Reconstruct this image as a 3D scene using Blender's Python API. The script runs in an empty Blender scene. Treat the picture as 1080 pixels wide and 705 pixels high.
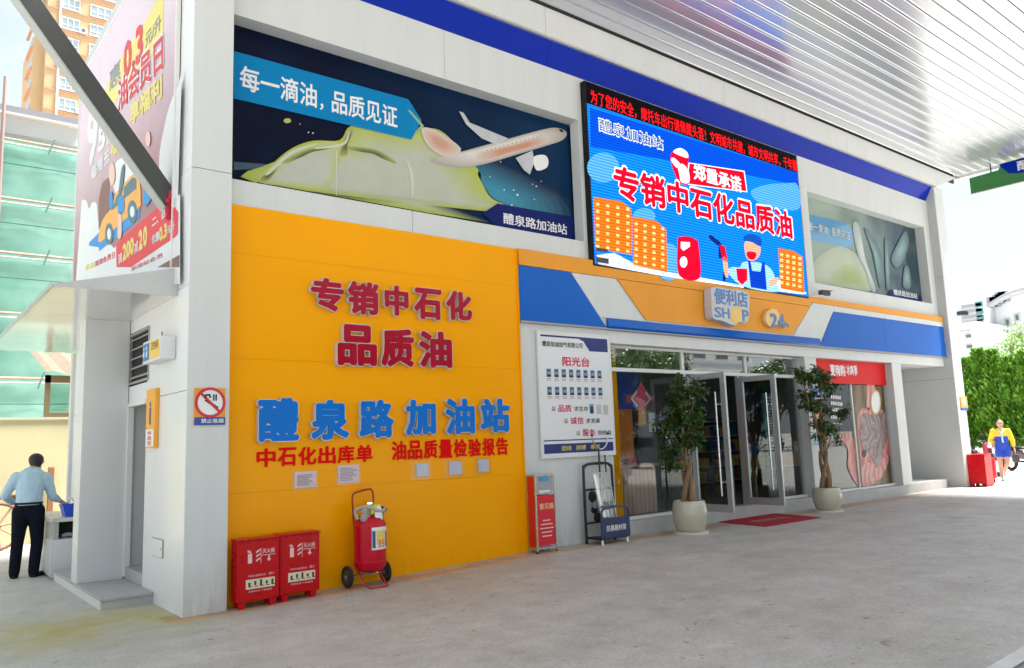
import bpy, bmesh, math, random
from mathutils import Vector, Matrix, noise
random.seed(7)
S = bpy.context.scene
COL = S.collection
R = math.radians

# ------------------------------------------------------------------ camera
FPX = 832.23                      # focal length in pixels of a 1080 px wide frame
CAM = Vector((0, 0, 1.7))
YAW, PIT, ROL = R(38.9406), R(7.6758), R(-2.0402)
fw = Vector((math.cos(PIT)*math.sin(YAW), math.cos(PIT)*math.cos(YAW), math.sin(PIT)))
r0 = Vector((math.cos(YAW), -math.sin(YAW), 0))
u0 = r0.cross(fw)
rt = math.cos(ROL)*r0 + math.sin(ROL)*u0
up = -math.sin(ROL)*r0 + math.cos(ROL)*u0
cd = bpy.data.cameras.new('camera')
cd.sensor_width = 36
cd.lens = FPX/1080*36
cd.clip_start = 0.05
cd.clip_end = 2000
cam = bpy.data.objects.new('camera', cd)
m3 = Matrix((rt, up, -fw)).transposed()
cam.matrix_world = Matrix.Translation(CAM) @ m3.to_4x4()
COL.objects.link(cam)
S.camera = cam

# ------------------------------------------------------------------ world, sun, exposure
SUN_EL, SUN_AZ = R(66), R(112)     # azimuth from +Y, clockwise seen from above
w = bpy.data.worlds.new('World')
S.world = w
w.use_nodes = True
nt = w.node_tree
nt.nodes.clear()
o_ = nt.nodes.new('ShaderNodeOutputWorld')
bg = nt.nodes.new('ShaderNodeBackground')
sky = nt.nodes.new('ShaderNodeTexSky')
sky.sky_type = 'NISHITA'
sky.sun_disc = False
sky.sun_elevation = SUN_EL
sky.sun_rotation = SUN_AZ
sky.air_density = 1.0
sky.dust_density = 2.5
sky.ozone_density = 1.0
tc = nt.nodes.new('ShaderNodeTexCoord')
mp = nt.nodes.new('ShaderNodeMapping')
mp.inputs['Scale'].default_value = (1.2, 1.2, 3.2)
ns = nt.nodes.new('ShaderNodeTexNoise')
ns.inputs['Scale'].default_value = 1.7
ns.inputs['Detail'].default_value = 7
ns.inputs['Roughness'].default_value = 0.55
rp = nt.nodes.new('ShaderNodeValToRGB')
rp.color_ramp.elements[0].position = 0.36
rp.color_ramp.elements[0].color = (.62, .62, .62, 1)
rp.color_ramp.elements[1].position = 0.62
rp.color_ramp.elements[1].color = (.95, .95, .95, 1)
mx = nt.nodes.new('ShaderNodeMixRGB')
mx.inputs['Color2'].default_value = (4.5, 5.0, 5.35, 1)
nt.links.new(tc.outputs['Generated'], mp.inputs['Vector'])
nt.links.new(mp.outputs['Vector'], ns.inputs['Vector'])
nt.links.new(ns.outputs['Fac'], rp.inputs['Fac'])
nt.links.new(rp.outputs['Color'], mx.inputs['Fac'])
nt.links.new(sky.outputs['Color'], mx.inputs['Color1'])
nt.links.new(mx.outputs['Color'], bg.inputs['Color'])
bg.inputs['Strength'].default_value = 0.06
nt.links.new(bg.outputs['Background'], o_.inputs['Surface'])

sd = bpy.data.lights.new('sun', 'SUN')
sd.energy = 4.6
sd.angle = R(16)
sd.color = (1, .985, .96)
sun = bpy.data.objects.new('sun', sd)
sdir = Vector((math.sin(SUN_AZ)*math.cos(SUN_EL), math.cos(SUN_AZ)*math.cos(SUN_EL), math.sin(SUN_EL)))
sun.rotation_euler = sdir.to_track_quat('Z', 'Y').to_euler()
COL.objects.link(sun)

S.view_settings.view_transform = 'Standard'
S.view_settings.look = 'None'
S.view_settings.gamma = 1
S.view_settings.use_curve_mapping = False
S.view_settings.exposure = 1.92
S.cycles.max_bounces = 8
S.cycles.transparent_max_bounces = 12
S.cycles.sample_clamp_indirect = 6

# ------------------------------------------------------------------ measuring helpers: a photo point laid on a real plane
def ray(px, py):
    return rt*((px-540)/FPX) - up*((py-352.5)/FPX) + fw
def PY(px, py, Y):
    d = ray(px, py); return CAM + d*((Y-CAM.y)/d.y)
def PX(px, py, X):
    d = ray(px, py); return CAM + d*((X-CAM.x)/d.x)
def PZ(px, py, Z=0.0):
    d = ray(px, py); return CAM + d*((Z-CAM.z)/d.z)
def gz(x):                         # the forecourt rises gently to the right of the corner pillar
    t = max(0, min(1, (x-2.6)/5.4)); return .105*t*t*(3-2*t)
def PG(px, py):
    p = PZ(px, py, 0)
    for _ in range(6): p = PZ(px, py, gz(p.x))
    return p

# ------------------------------------------------------------------ materials
MATS = {}
def mat(name, col, rough=.5, metal=0, var=0., scale=3., bump=0., bscale=40., coat=0., spec=.5, vs=(1, 1, 1)):
    if name in MATS: return MATS[name]
    m = bpy.data.materials.new(name); MATS[name] = m
    m.use_nodes = True
    t = m.node_tree; b = t.nodes['Principled BSDF']
    b.inputs['Base Color'].default_value = (*col, 1)
    b.inputs['Roughness'].default_value = rough
    b.inputs['Metallic'].default_value = metal
    b.inputs['Coat Weight'].default_value = coat
    b.inputs['Coat Roughness'].default_value = .08
    b.inputs['Specular IOR Level'].default_value = spec
    if var or bump:
        c = t.nodes.new('ShaderNodeTexCoord')
        mpn = t.nodes.new('ShaderNodeMapping'); mpn.inputs['Scale'].default_value = vs
        t.links.new(c.outputs['Object'], mpn.inputs['Vector'])
    if var:
        n = t.nodes.new('ShaderNodeTexNoise'); n.inputs['Scale'].default_value = scale
        n.inputs['Detail'].default_value = 6; n.inputs['Roughness'].default_value = .65
        t.links.new(mpn.outputs['Vector'], n.inputs['Vector'])
        mr = t.nodes.new('ShaderNodeMapRange')
        mr.inputs['From Min'].default_value = .25; mr.inputs['From Max'].default_value = .75
        mr.inputs['To Min'].default_value = 1-var; mr.inputs['To Max'].default_value = 1+var*.6
        t.links.new(n.outputs['Fac'], mr.inputs['Value'])
        mm = t.nodes.new('ShaderNodeVectorMath'); mm.operation = 'SCALE'
        mm.inputs[0].default_value = col
        t.links.new(mr.outputs['Result'], mm.inputs['Scale'])
        t.links.new(mm.outputs['Vector'], b.inputs['Base Color'])
        rr = t.nodes.new('ShaderNodeMapRange')
        rr.inputs['To Min'].default_value = max(0.02, rough-.08); rr.inputs['To Max'].default_value = min(1, rough+.10)
        t.links.new(n.outputs['Fac'], rr.inputs['Value'])
        t.links.new(rr.outputs['Result'], b.inputs['Roughness'])
    if bump:
        n2 = t.nodes.new('ShaderNodeTexNoise'); n2.inputs['Scale'].default_value = bscale; n2.inputs['Detail'].default_value = 4
        t.links.new(mpn.outputs['Vector'], n2.inputs['Vector'])
        bp = t.nodes.new('ShaderNodeBump'); bp.inputs['Strength'].default_value = bump; bp.inputs['Distance'].default_value = .02
        t.links.new(n2.outputs['Fac'], bp.inputs['Height'])
        t.links.new(bp.outputs['Normal'], b.inputs['Normal'])
    return m

def led(name, col, s=1.0, stripe=.35):
    """light-emitting screen rows"""
    if name in MATS: return MATS[name]
    m = bpy.data.materials.new(name); MATS[name] = m
    m.use_nodes = True
    t = m.node_tree; t.nodes.clear()
    out = t.nodes.new('ShaderNodeOutputMaterial'); e = t.nodes.new('ShaderNodeEmission')
    c = t.nodes.new('ShaderNodeTexCoord'); sx = t.nodes.new('ShaderNodeSeparateXYZ')
    t.links.new(c.outputs['Object'], sx.inputs[0])
    mu = t.nodes.new('ShaderNodeMath'); mu.operation = 'MULTIPLY'; mu.inputs[1].default_value = 2*math.pi/.052
    t.links.new(sx.outputs['Z'], mu.inputs[0])
    si = t.nodes.new('ShaderNodeMath'); si.operation = 'SINE'; t.links.new(mu.outputs[0], si.inputs[0])
    mr = t.nodes.new('ShaderNodeMapRange'); mr.inputs['From Min'].default_value = -1
    mr.inputs['To Min'].default_value = .43*s*(1-stripe); mr.inputs['To Max'].default_value = .43*s*(1+stripe*.6)
    t.links.new(si.outputs[0], mr.inputs['Value'])
    e.inputs['Color'].default_value = (*col, 1)
    t.links.new(mr.outputs[0], e.inputs['Strength'])
    t.links.new(e.outputs[0], out.inputs['Surface'])
    return m

def glassmat(name, tint=(.6, .66, .65), refl=.10, rough=.0):
    if name in MATS: return MATS[name]
    m = bpy.data.materials.new(name); MATS[name] = m
    m.use_nodes = True
    t = m.node_tree; t.nodes.clear()
    out = t.nodes.new('ShaderNodeOutputMaterial'); mix = t.nodes.new('ShaderNodeMixShader')
    tr = t.nodes.new('ShaderNodeBsdfTransparent'); tr.inputs['Color'].default_value = (*tint, 1)
    gl = t.nodes.new('ShaderNodeBsdfGlossy'); gl.inputs['Roughness'].default_value = rough
    gl.inputs['Color'].default_value = (.95, .97, .97, 1)
    lw = t.nodes.new('ShaderNodeLayerWeight'); lw.inputs['Blend'].default_value = .5      # facing = 1-|cos|, the same from both sides
    pw = t.nodes.new('ShaderNodeMath'); pw.operation = 'POWER'; pw.inputs[1].default_value = 4.2
    ad = t.nodes.new('ShaderNodeMath'); ad.operation = 'MULTIPLY_ADD'; ad.use_clamp = True; ad.inputs[1].default_value = .9; ad.inputs[2].default_value = refl
    t.links.new(lw.outputs['Facing'], pw.inputs[0]); t.links.new(pw.outputs[0], ad.inputs[0]); t.links.new(ad.outputs[0], mix.inputs['Fac'])
    t.links.new(tr.outputs[0], mix.inputs[1]); t.links.new(gl.outputs[0], mix.inputs[2])
    t.links.new(mix.outputs[0], out.inputs['Surface'])
    return m

WHITE = mat('white_panel', (.62, .64, .63), .35, var=.055, scale=2.6, vs=(1.6, 1.6, .12), spec=.35)
WHITE2 = mat('white_panel_matte', (.64, .65, .645), .4, var=.055, scale=2.6, vs=(1.6, 1.6, .12))
SIDEW = mat('white_side_panel', (.74, .75, .75), .3, var=.05, scale=1.1, vs=(1, 1, .3), coat=.2)
GREYW = mat('light_grey_wall', (.52, .53, .53), .5, var=.06, scale=1.5)
YELLOW = mat('yellow_panel', (.92, .372, .0), .2, var=.04, scale=.8, spec=.12)
def grime(m, col, z1=.5, amt=.55):
    t = m.node_tree; L = t.links.new; b = t.nodes['Principled BSDF']; src = b.inputs['Base Color'].links[0].from_socket
    c = t.nodes.new('ShaderNodeTexCoord'); sp = t.nodes.new('ShaderNodeSeparateXYZ'); L(c.outputs['Object'], sp.inputs[0])
    mp_ = t.nodes.new('ShaderNodeMapping'); mp_.inputs['Scale'].default_value = (3.5, 3.5, .8); L(c.outputs['Object'], mp_.inputs[0])
    n = t.nodes.new('ShaderNodeTexNoise'); n.inputs['Scale'].default_value = 3; n.inputs['Detail'].default_value = 8; n.inputs['Roughness'].default_value = .7; L(mp_.outputs[0], n.inputs['Vector'])
    r_ = t.nodes.new('ShaderNodeMapRange'); r_.inputs['From Min'].default_value = .42; r_.inputs['From Max'].default_value = .72; L(n.outputs['Fac'], r_.inputs['Value'])
    z = t.nodes.new('ShaderNodeMapRange'); z.inputs['From Min'].default_value = z1; z.inputs['From Max'].default_value = 0; L(sp.outputs['Z'], z.inputs['Value'])
    f = t.nodes.new('ShaderNodeMath'); f.operation = 'MULTIPLY'; L(r_.outputs[0], f.inputs[0]); L(z.outputs[0], f.inputs[1])
    f2 = t.nodes.new('ShaderNodeMath'); f2.operation = 'MULTIPLY'; f2.inputs[1].default_value = amt; L(f.outputs[0], f2.inputs[0])
    x = t.nodes.new('ShaderNodeMixRGB'); x.inputs[2].default_value = (*col, 1); L(f2.outputs[0], x.inputs[0]); L(src, x.inputs[1]); L(x.outputs[0], b.inputs['Base Color'])
grime(YELLOW, (.40, .20, .04), .4, .22); grime(WHITE, (.28, .25, .20), .6, .5)
ORANGE = mat('orange_band', (.80, .33, .04), .35, var=.06, scale=1.2, spec=.15)
BLUE = mat('blue_panel', (.003, .11, .50), .12, var=.06, scale=1.2, spec=.22)
BLUEDK = mat('blue_canopy_band', (.001, .020, .33), .2, var=.05, scale=.9, spec=.06)
NAVY = mat('navy_print', (.01, .02, .12), .35, spec=.1)
BLACK = mat('black', (.010, .010, .011), .5, spec=.2)
BLACKM = mat('black_tube', (.014, .015, .017), .35)
DARK = mat('dark_gap', (.015, .015, .015), .8)
STEEL = mat('stainless_steel', (.62, .63, .64), .25, 1, var=.08, scale=6)
ALU = mat('aluminium_frame', (.50, .51, .51), .38, .55, var=.05, scale=4)
ALUW = mat('white_frame', (.72, .72, .70), .4, var=.04)
LETEDGE = mat('letter_edge_silver', (.62, .62, .60), .25, .35)
CHROME = mat('bright_chrome', (.80, .80, .80), .14, 1)
REDF = mat('red_letter', (.36, .002, .022), .15, spec=.28)
BLUEF = mat('blue_letter', (.002, .15, .56), .15, spec=.2)
REDP = mat('red_print', (.74, .004, .004), .5, spec=.06)
REDBOX = mat('red_painted_steel', (.52, .003, .007), .28, var=.12, scale=5, spec=.25)
CREAM = mat('cream_label', (.75, .68, .48), .5)
PRWHITE = mat('white_print', (.78, .78, .78), .45)
PAPER = mat('paper', (.70, .70, .72), .6, var=.05, scale=30)
RUBBER = mat('rubber', (.016, .016, .017), .7, var=.2, scale=20)
SKIN = mat('skin', (.50, .27, .18), .55, var=.08, scale=20)
HAIR = mat('hair', (.010, .009, .009), .5, var=.3, scale=60, bump=.5, bscale=120)

# ------------------------------------------------------------------ mesh helpers
class MB:
    def __init__(s): s.v = []; s.f = []; s.m = []
    def add(s, vs, fs, mi=0):
        n = len(s.v); s.v += [tuple(v) for v in vs]; s.f += [tuple(i+n for i in f) for f in fs]; s.m += [mi]*len(fs); return s
    def box(s, x0, x1, y0, y1, z0, z1, mi=0):
        x0, x1 = sorted((x0, x1)); y0, y1 = sorted((y0, y1)); z0, z1 = sorted((z0, z1))
        v = [(x0,y0,z0),(x1,y0,z0),(x1,y1,z0),(x0,y1,z0),(x0,y0,z1),(x1,y0,z1),(x1,y1,z1),(x0,y1,z1)]
        return s.add(v, [(0,3,2,1),(4,5,6,7),(0,1,5,4),(1,2,6,5),(2,3,7,6),(3,0,4,7)], mi)
    def hexa(s, v, mi=0):          # 8 corners in box order
        return s.add(v, [(0,3,2,1),(4,5,6,7),(0,1,5,4),(1,2,6,5),(2,3,7,6),(3,0,4,7)], mi)
    def poly(s, pts, mi=0):
        return s.add(pts, [tuple(range(len(pts)))], mi)
    def prism(s, pts, d, mi=0):    # polygon extruded by vector d
        d = Vector(d); n = len(pts); pts = [Vector(p) for p in pts]
        v = pts+[p+d for p in pts]
        f = [tuple(range(n)), tuple(reversed(range(n, 2*n)))]
        f += [(i, i+n, (i+1) % n+n, (i+1) % n) for i in range(n)]
        return s.add(v, f, mi)
    def cone(s, p0, p1, ra, rb=None, seg=12, mi=0, caps=True):
        rb = ra if rb is None else rb
        p0 = Vector(p0); p1 = Vector(p1); a = (p1-p0).normalized()
        u = a.orthogonal().normalized(); w_ = a.cross(u)
        v = []
        for p, r in ((p0, ra), (p1, rb)):
            for i in range(seg):
                t = 2*math.pi*i/seg; v.append(p+(u*math.cos(t)+w_*math.sin(t))*r)
        f = [(i, (i+1) % seg, (i+1) % seg+seg, i+seg) for i in range(seg)]
        if caps: f += [tuple(reversed(range(seg))), tuple(range(seg, 2*seg))]
        return s.add(v, f, mi)
    def tube(s, path, r, seg=8, mi=0, closed=False):
        path = [Vector(p) for p in path]; n = len(path); rs = r if isinstance(r, (list, tuple)) else [r]*n
        v = []; u = None
        for k, p in enumerate(path):
            if closed: a = path[(k+1) % n]-path[k-1]
            else: a = path[min(k+1, n-1)]-path[max(k-1, 0)]
            a.normalize()
            u = a.orthogonal().normalized() if u is None else (u-a*u.dot(a)).normalized()
            w_ = a.cross(u)
            for i in range(seg):
                t = 2*math.pi*i/seg; v.append(p+(u*math.cos(t)+w_*math.sin(t))*rs[k])
        f = []
        for k in range(n if closed else n-1):
            k2 = (k+1) % n
            for i in range(seg):
                j = (i+1) % seg; f.append((k*seg+i, k*seg+j, k2*seg+j, k2*seg+i))
        if not closed: f += [tuple(reversed(range(seg))), tuple(range((n-1)*seg, n*seg))]
        return s.add(v, f, mi)
    def lathe(s, prof, c=(0,0,0), seg=32, mi=0):
        c = Vector(c); v = []; n = len(prof)
        for r, z in prof:
            for i in range(seg):
                t = 2*math.pi*i/seg; v.append(c+Vector((r*math.cos(t), r*math.sin(t), z)))
        f = []
        for k in range(n-1):
            for i in range(seg):
                j = (i+1) % seg; f.append((k*seg+i, k*seg+j, (k+1)*seg+j, (k+1)*seg+i))
        return s.add(v, f, mi)
    def ball(s, c, rx, ry=None, rz=None, seg=12, rings=8, mi=0):
        ry = rx if ry is None else ry; rz = rx if rz is None else rz
        c = Vector(c); v = [c+Vector((0, 0, -rz))]
        for k in range(1, rings):
            ph = -math.pi/2+math.pi*k/rings
            for i in range(seg):
                t = 2*math.pi*i/seg
                v.append(c+Vector((rx*math.cos(ph)*math.cos(t), ry*math.cos(ph)*math.sin(t), rz*math.sin(ph))))
        v.append(c+Vector((0, 0, rz)))
        f = [(0, 1+(i+1) % seg, 1+i) for i in range(seg)]
        for k in range(rings-2):
            for i in range(seg):
                a = 1+k*seg+i; b = 1+k*seg+(i+1) % seg; f.append((a, b, b+seg, a+seg))
        L = len(v)-1; o = 1+(rings-2)*seg
        f += [(o+i, o+(i+1) % seg, L) for i in range(seg)]
        return s.add(v, f, mi)
    def mesh(s, name, mats, smooth=False, bevel=0, M=None):
        me = bpy.data.meshes.new(name); me.from_pydata(s.v, [], s.f)
        if M is not None: me.transform(M)
        mats = mats if isinstance(mats, (list, tuple)) else [mats]
        for m in mats: me.materials.append(m)
        if len(mats) > 1: me.polygons.foreach_set('material_index', s.m)
        if bevel:
            bm = bmesh.new(); bm.from_mesh(me)
            es = [e for e in bm.edges if len(e.link_faces) == 2 and e.calc_face_angle(0) > .6]
            bmesh.ops.bevel(bm, geom=es, offset=bevel, segments=2, profile=.6, affect='EDGES', clamp_overlap=True)
            bm.to_mesh(me); bm.free()
        if smooth:
            me.polygons.foreach_set('use_smooth', [True]*len(me.polygons))
            try: me.set_sharp_from_angle(angle=R(42))
            except Exception: pass
        me.update()
        return me
    def build(s, name, mats, parent=None, smooth=False, bevel=0):
        return link(name, s.mesh(name, mats, smooth, bevel), parent)

def link(name, me, parent=None):
    o = bpy.data.objects.new(name, me); COL.objects.link(o)
    if parent is not None:
        o.parent = parent
        if parent.type == 'EMPTY': o.matrix_parent_inverse = Matrix.Translation(-parent.location)
    return o
def tag(o, label, cat, group=None):
    o['label'] = label; o['category'] = cat
    if group: o['group'] = group
    return o
def thing(name, label, cat, loc=(0, 0, 0), group=None):
    o = bpy.data.objects.new(name, None); COL.objects.link(o); o.location = loc; o.empty_display_size = .1
    return tag(o, label, cat, group)
def struct(o): o['kind'] = 'structure'; return o
def stuff(o): o['kind'] = 'stuff'; return o
def copy_tree(o, parent=None):
    c = o.copy(); COL.objects.link(c)
    if parent is not None: c.parent = parent
    for ch in list(o.children): copy_tree(ch, c)
    return c
def spline(pts, n=6, closed=True):
    pts = [Vector(p) for p in pts]; N = len(pts); out = []
    rng = N if closed else N-1
    for i in range(rng):
        g = (lambda k: pts[k % N]) if closed else (lambda k: pts[max(0, min(N-1, k))])
        a, b, c, d = g(i-1), g(i), g(i+1), g(i+2)
        for j in range(n):
            t = j/n
            out.append(.5*((2*b)+(-a+c)*t+(2*a-5*b+4*c-d)*t*t+(-a+3*b-3*c+d)*t**3))
    if not closed: out.append(pts[-1])
    return out

# lettering --------------------------------------------------------------
FAC = Matrix(((1,0,0),(0,0,-1),(0,1,0)))      # text x -> +X, text y -> +Z, facing -Y
SID = Matrix(((0,0,-1),(-1,0,0),(0,1,0)))     # text x -> -Y, text y -> +Z, facing -X
def text_mesh(body, w_, h_, ext=0, off=0, mats=None, n=8):
    """lettering as a mesh; off thickens the strokes (in em) by overlaying shifted copies a hair apart in depth"""
    c = bpy.data.curves.new('txt', 'FONT'); c.body = body; c.size = 1; c.extrude = ext; c.resolution_u = 2
    o = bpy.data.objects.new('txt', c); COL.objects.link(o)
    dg = bpy.context.evaluated_depsgraph_get()
    me = bpy.data.meshes.new_from_object(o.evaluated_get(dg))
    bpy.data.objects.remove(o); bpy.data.curves.remove(c)
    if off:
        if h_ < .12 and off < .03: n = 4
        V = [v.co.copy() for v in me.vertices]; Fs = [tuple(p.vertices) for p in me.polygons]
        q = MB(); q.add(V, Fs)
        for k in range(n):
            t = 2*math.pi*(k+.5)/n; r_ = off*(1-.035*k); d = Vector((r_*math.cos(t+.03*k), r_*math.sin(t+.03*k), -.00035*(k+1)))
            q.add([v+d for v in V], Fs)
        bpy.data.meshes.remove(me)
        me = bpy.data.meshes.new('txt'); me.from_pydata(q.v, [], q.f)
    xs = [v.co.x for v in me.vertices]; ys = [v.co.y for v in me.vertices]
    x0, x1, y0, y1 = min(xs), max(xs), min(ys), max(ys)
    sx = w_/(x1-x0); sy = h_/(y1-y0)
    me.transform(Matrix.Diagonal((sx, sy, 1, 1)) @ Matrix.Translation((-x0, -y0, 0)))
    me.materials.clear()
    me.materials.append(mats)
    return me
def text(body, mat_, parent, org, w_, h_, B=FAC, ext=0, off=0.012, name='lettering'):
    if len(body) == 2 and not ' ' in body:
        for k, ch in enumerate(body):
            text(ch, mat_, parent, Vector(org)+B @ Vector((k*w_*.52, 0, 0)), w_*.48, h_, B, ext, off, name)
        return
    me = text_mesh(body, w_, h_, ext, off, mat_)
    me.transform(Matrix.Translation(Vector(org)) @ B.to_4x4())
    me.name = name
    return link(name, me, parent)
def ftext(body, mat_, parent, bl, tr, Y, **k):
    a = PY(*bl, Y); b = PY(*tr, Y)
    return text(body, mat_, parent, a, b.x-a.x, b.z-a.z, **k)
def stext(body, mat_, parent, bl, tr, X, **k):
    a = PX(*bl, X); b = PX(*tr, X)
    a.z -= .25*(b.z-a.z)
    return text(body, mat_, parent, a, a.y-b.y, b.z-a.z, B=SID, **k)
def stq(body, mat_, parent, bl, br, tl, X, off=.03, name='lettering'):
    a, b, c = PX(*bl, X), PX(*br, X), PX(*tl, X)
    return stq3(body, mat_, parent, a, b, c, off, name)
def stq3(body, mat_, parent, a, b, c, off, name):
    if len(body) == 2:
        for k, ch in enumerate(body): stq3(ch, mat_, parent, a+(b-a)*(.52*k), a+(b-a)*(.52*k+.48), c+(b-a)*(.52*k), off, name)
        return
    me = text_mesh(body, 1, 1, 0, off, mat_)
    e1, e2 = b-a, c-a
    M = Matrix.Identity(4)
    for i in range(3): M[i][0] = e1[i]; M[i][1] = e2[i]; M[i][2] = (-1, 0, 0)[i]; M[i][3] = a[i]
    me.transform(M); return link(name, me, parent)
def fshape(name, mat_, parent, polys, Y):
    if 1 < len(polys) <= 5:
        for p in polys: fshape(name, mat_, parent, [p], Y)
        return
    b = MB()
    for p in polys: b.poly([PY(x, y, Y) for x, y in p])
    me = b.mesh(name, mat_)
    bm = bmesh.new(); bm.from_mesh(me)
    for f in bm.faces:
        f.normal_update()
        if f.normal.y > 0: f.normal_flip()
    bm.to_mesh(me); bm.free()
    o = link(name, me, parent)
    if len(polys) > 5: stuff(o)
    return o
def sshape(name, mat_, parent, polys, X):
    if 1 < len(polys) <= 5:
        for p in polys: sshape(name, mat_, parent, [p], X)
        return
    b = MB()
    for p in polys: b.poly([PX(x, y, X) for x, y in p])
    me = b.mesh(name, mat_)
    bm = bmesh.new(); bm.from_mesh(me)
    for f in bm.faces:
        f.normal_update()
        if f.normal.x > 0: f.normal_flip()
    bm.to_mesh(me); bm.free()
    return link(name, me, parent)
def oval(cx, cy, rx, ry, n=20, a0=0, a1=2*math.pi):
    return [(cx+rx*math.cos(a0+(a1-a0)*i/n), cy+ry*math.sin(a0+(a1-a0)*i/n)) for i in range(n)]
def sm(pts, n=5):
    return [(v.x, v.y) for v in spline([(x, y, 0) for x, y in pts], n)]
# ------------------------------------------------------------------ the ground
def ground_material():
    m = bpy.data.materials.new('forecourt_concrete'); m.use_nodes = True
    t = m.node_tree; L = t.links.new; b = t.nodes['Principled BSDF']
    def N(k, **kw):
        n = t.nodes.new(k)
        for a, v in kw.items(): setattr(n, a, v)
        return n
    tc_ = N('ShaderNodeTexCoord'); sp = N('ShaderNodeSeparateXYZ'); L(tc_.outputs['Object'], sp.inputs[0])
    def nz(scale, det=6, rough=.6, vs=None):
        n = N('ShaderNodeTexNoise'); n.inputs['Scale'].default_value = scale; n.inputs['Detail'].default_value = det
        n.inputs['Roughness'].default_value = rough
        if vs:
            q = N('ShaderNodeMapping'); q.inputs['Scale'].default_value = vs; L(tc_.outputs['Object'], q.inputs[0]); L(q.outputs[0], n.inputs['Vector'])
        else: L(tc_.outputs['Object'], n.inputs['Vector'])
        return n.outputs['Fac']
    def ramp(fac, a, b_, c0=(0,0,0), c1=(1,1,1)):
        r = N('ShaderNodeValToRGB'); r.color_ramp.elements[0].position = a; r.color_ramp.elements[1].position = b_
        r.color_ramp.elements[0].color = (*c0, 1); r.color_ramp.elements[1].color = (*c1, 1); L(fac, r.inputs[0]); return r.outputs[0]
    def mixc(fac, c1, c2, bt='MIX'):
        x = N('ShaderNodeMixRGB', blend_type=bt)
        for i, c in ((0, fac), (1, c1), (2, c2)):
            if hasattr(c, 'links'): L(c, x.inputs[i])
            elif isinstance(c, (int, float)): x.inputs[i].default_value = c
            else: x.inputs[i].default_value = (*c, 1)
        return x.outputs[0]
    def math_(op, a, b_=0.0, clamp=False):
        x = N('ShaderNodeMath', operation=op); x.use_clamp = clamp
        for i, c in ((0, a), (1, b_)):
            if hasattr(c, 'links'): L(c, x.inputs[i])
            else: x.inputs[i].default_value = c
        return x.outputs[0]
    big = ramp(nz(.45, 7), .3, .7, (.52, .50, .47), (.61, .59, .56))
    mid = ramp(nz(2.6, 12, .8), .34, .68, (.80, .795, .785), (1.10, 1.10, 1.09))
    c = mixc(1, big, mid, 'MULTIPLY')
    streak = ramp(nz(1.1, 6, .7, (.35, 1.6, 1)), .42, .72, (1, 1, 1), (.86, .85, .83))
    c = mixc(1, c, streak, 'MULTIPLY')
    fine = ramp(nz(34, 8, .85), .30, .70, (.66, .66, .65), (1.24, 1.24, 1.23))
    c = mixc(1, c, fine, 'MULTIPLY')
    specks = ramp(nz(9, 2, .4), .69, .73, (1, 1, 1), (.55, .53, .5))
    c = mixc(.8, c, specks, 'MULTIPLY')
    # oil and tyre stains
    st = ramp(nz(.8, 3, .5, (1, 1.3, 1)), .62, .72, (1, 1, 1), (.80, .80, .80))
    c = mixc(.7, c, st, 'MULTIPLY')
    # mossy patch by the corner pillar
    dx = math_('MULTIPLY', math_('SUBTRACT', sp.outputs['X'], 1.7), .50); dy = math_('MULTIPLY', math_('SUBTRACT', sp.outputs['Y'], 9.15), .72)
    d = math_('SQRT', math_('ADD', math_('MULTIPLY', dx, dx), math_('MULTIPLY', dy, dy)))
    moss = math_('MULTIPLY', math_('SUBTRACT', 1.0, d, True), ramp(nz(1.7, 7, .7), .30, .52))
    c = mixc(math_('MULTIPLY', moss, 1.1, True), c, (.40, .345, .13))
    mx2 = math_('ABSOLUTE', math_('SUBTRACT', sp.outputs['X'], 2.38)); my2 = math_('ABSOLUTE', math_('SUBTRACT', math_('ADD', sp.outputs['Y'], math_('MULTIPLY', sp.outputs['X'], 1.9)), 13.6))
    m2 = math_('MULTIPLY', math_('SUBTRACT', 1.0, math_('MULTIPLY', mx2, 2.6), True), math_('SUBTRACT', 1.0, math_('MULTIPLY', my2, 2.4), True))
    c = mixc(math_('MULTIPLY', m2, math_('MULTIPLY', ramp(nz(6, 6, .7), .3, .6), 1.2), True), c, (.42, .36, .04))
    # faded orange line painted along the foot of the wall
    wob = math_('MULTIPLY', math_('SUBTRACT', nz(.9, 3), .5), .10)
    yy = math_('ABSOLUTE', math_('SUBTRACT', math_('ADD', sp.outputs['Y'], wob), 8.70))
    line = math_('LESS_THAN', yy, .10)
    edge = math_('MULTIPLY', line, math_('GREATER_THAN', sp.outputs['X'], 2.4)); edge = math_('MULTIPLY', edge, math_('LESS_THAN', sp.outputs['X'], 24.0))
    worn = math_('MULTIPLY', edge, ramp(nz(2.6, 8, .75), .30, .58))
    c = mixc(math_('MULTIPLY', worn, .8), c, (.66, .28, .07))
    dust = math_('LESS_THAN', math_('ABSOLUTE', math_('SUBTRACT', sp.outputs['Y'], 8.86)), .16)
    dust = math_('MULTIPLY', dust, math_('GREATER_THAN', sp.outputs['X'], 2.4))
    c = mixc(math_('MULTIPLY', dust, math_('MULTIPLY', ramp(nz(3, 6), .35, .6), .4)), c, (.22, .17, .11))
    L(c, b.inputs['Base Color'])
    L(ramp(nz(3.1, 6), .3, .7, (.42, .42, .42), (.72, .72, .72)), b.inputs['Roughness'])
    bp = N('ShaderNodeBump'); bp.inputs['Strength'].default_value = .25; bp.inputs['Distance'].default_value = .01
    L(math_('ADD', nz(30, 6, .7), math_('MULTIPLY', nz(5, 4), .6)), bp.inputs['Height']); L(bp.outputs[0], b.inputs['Normal'])
    return m
GROUND = ground_material()
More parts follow.
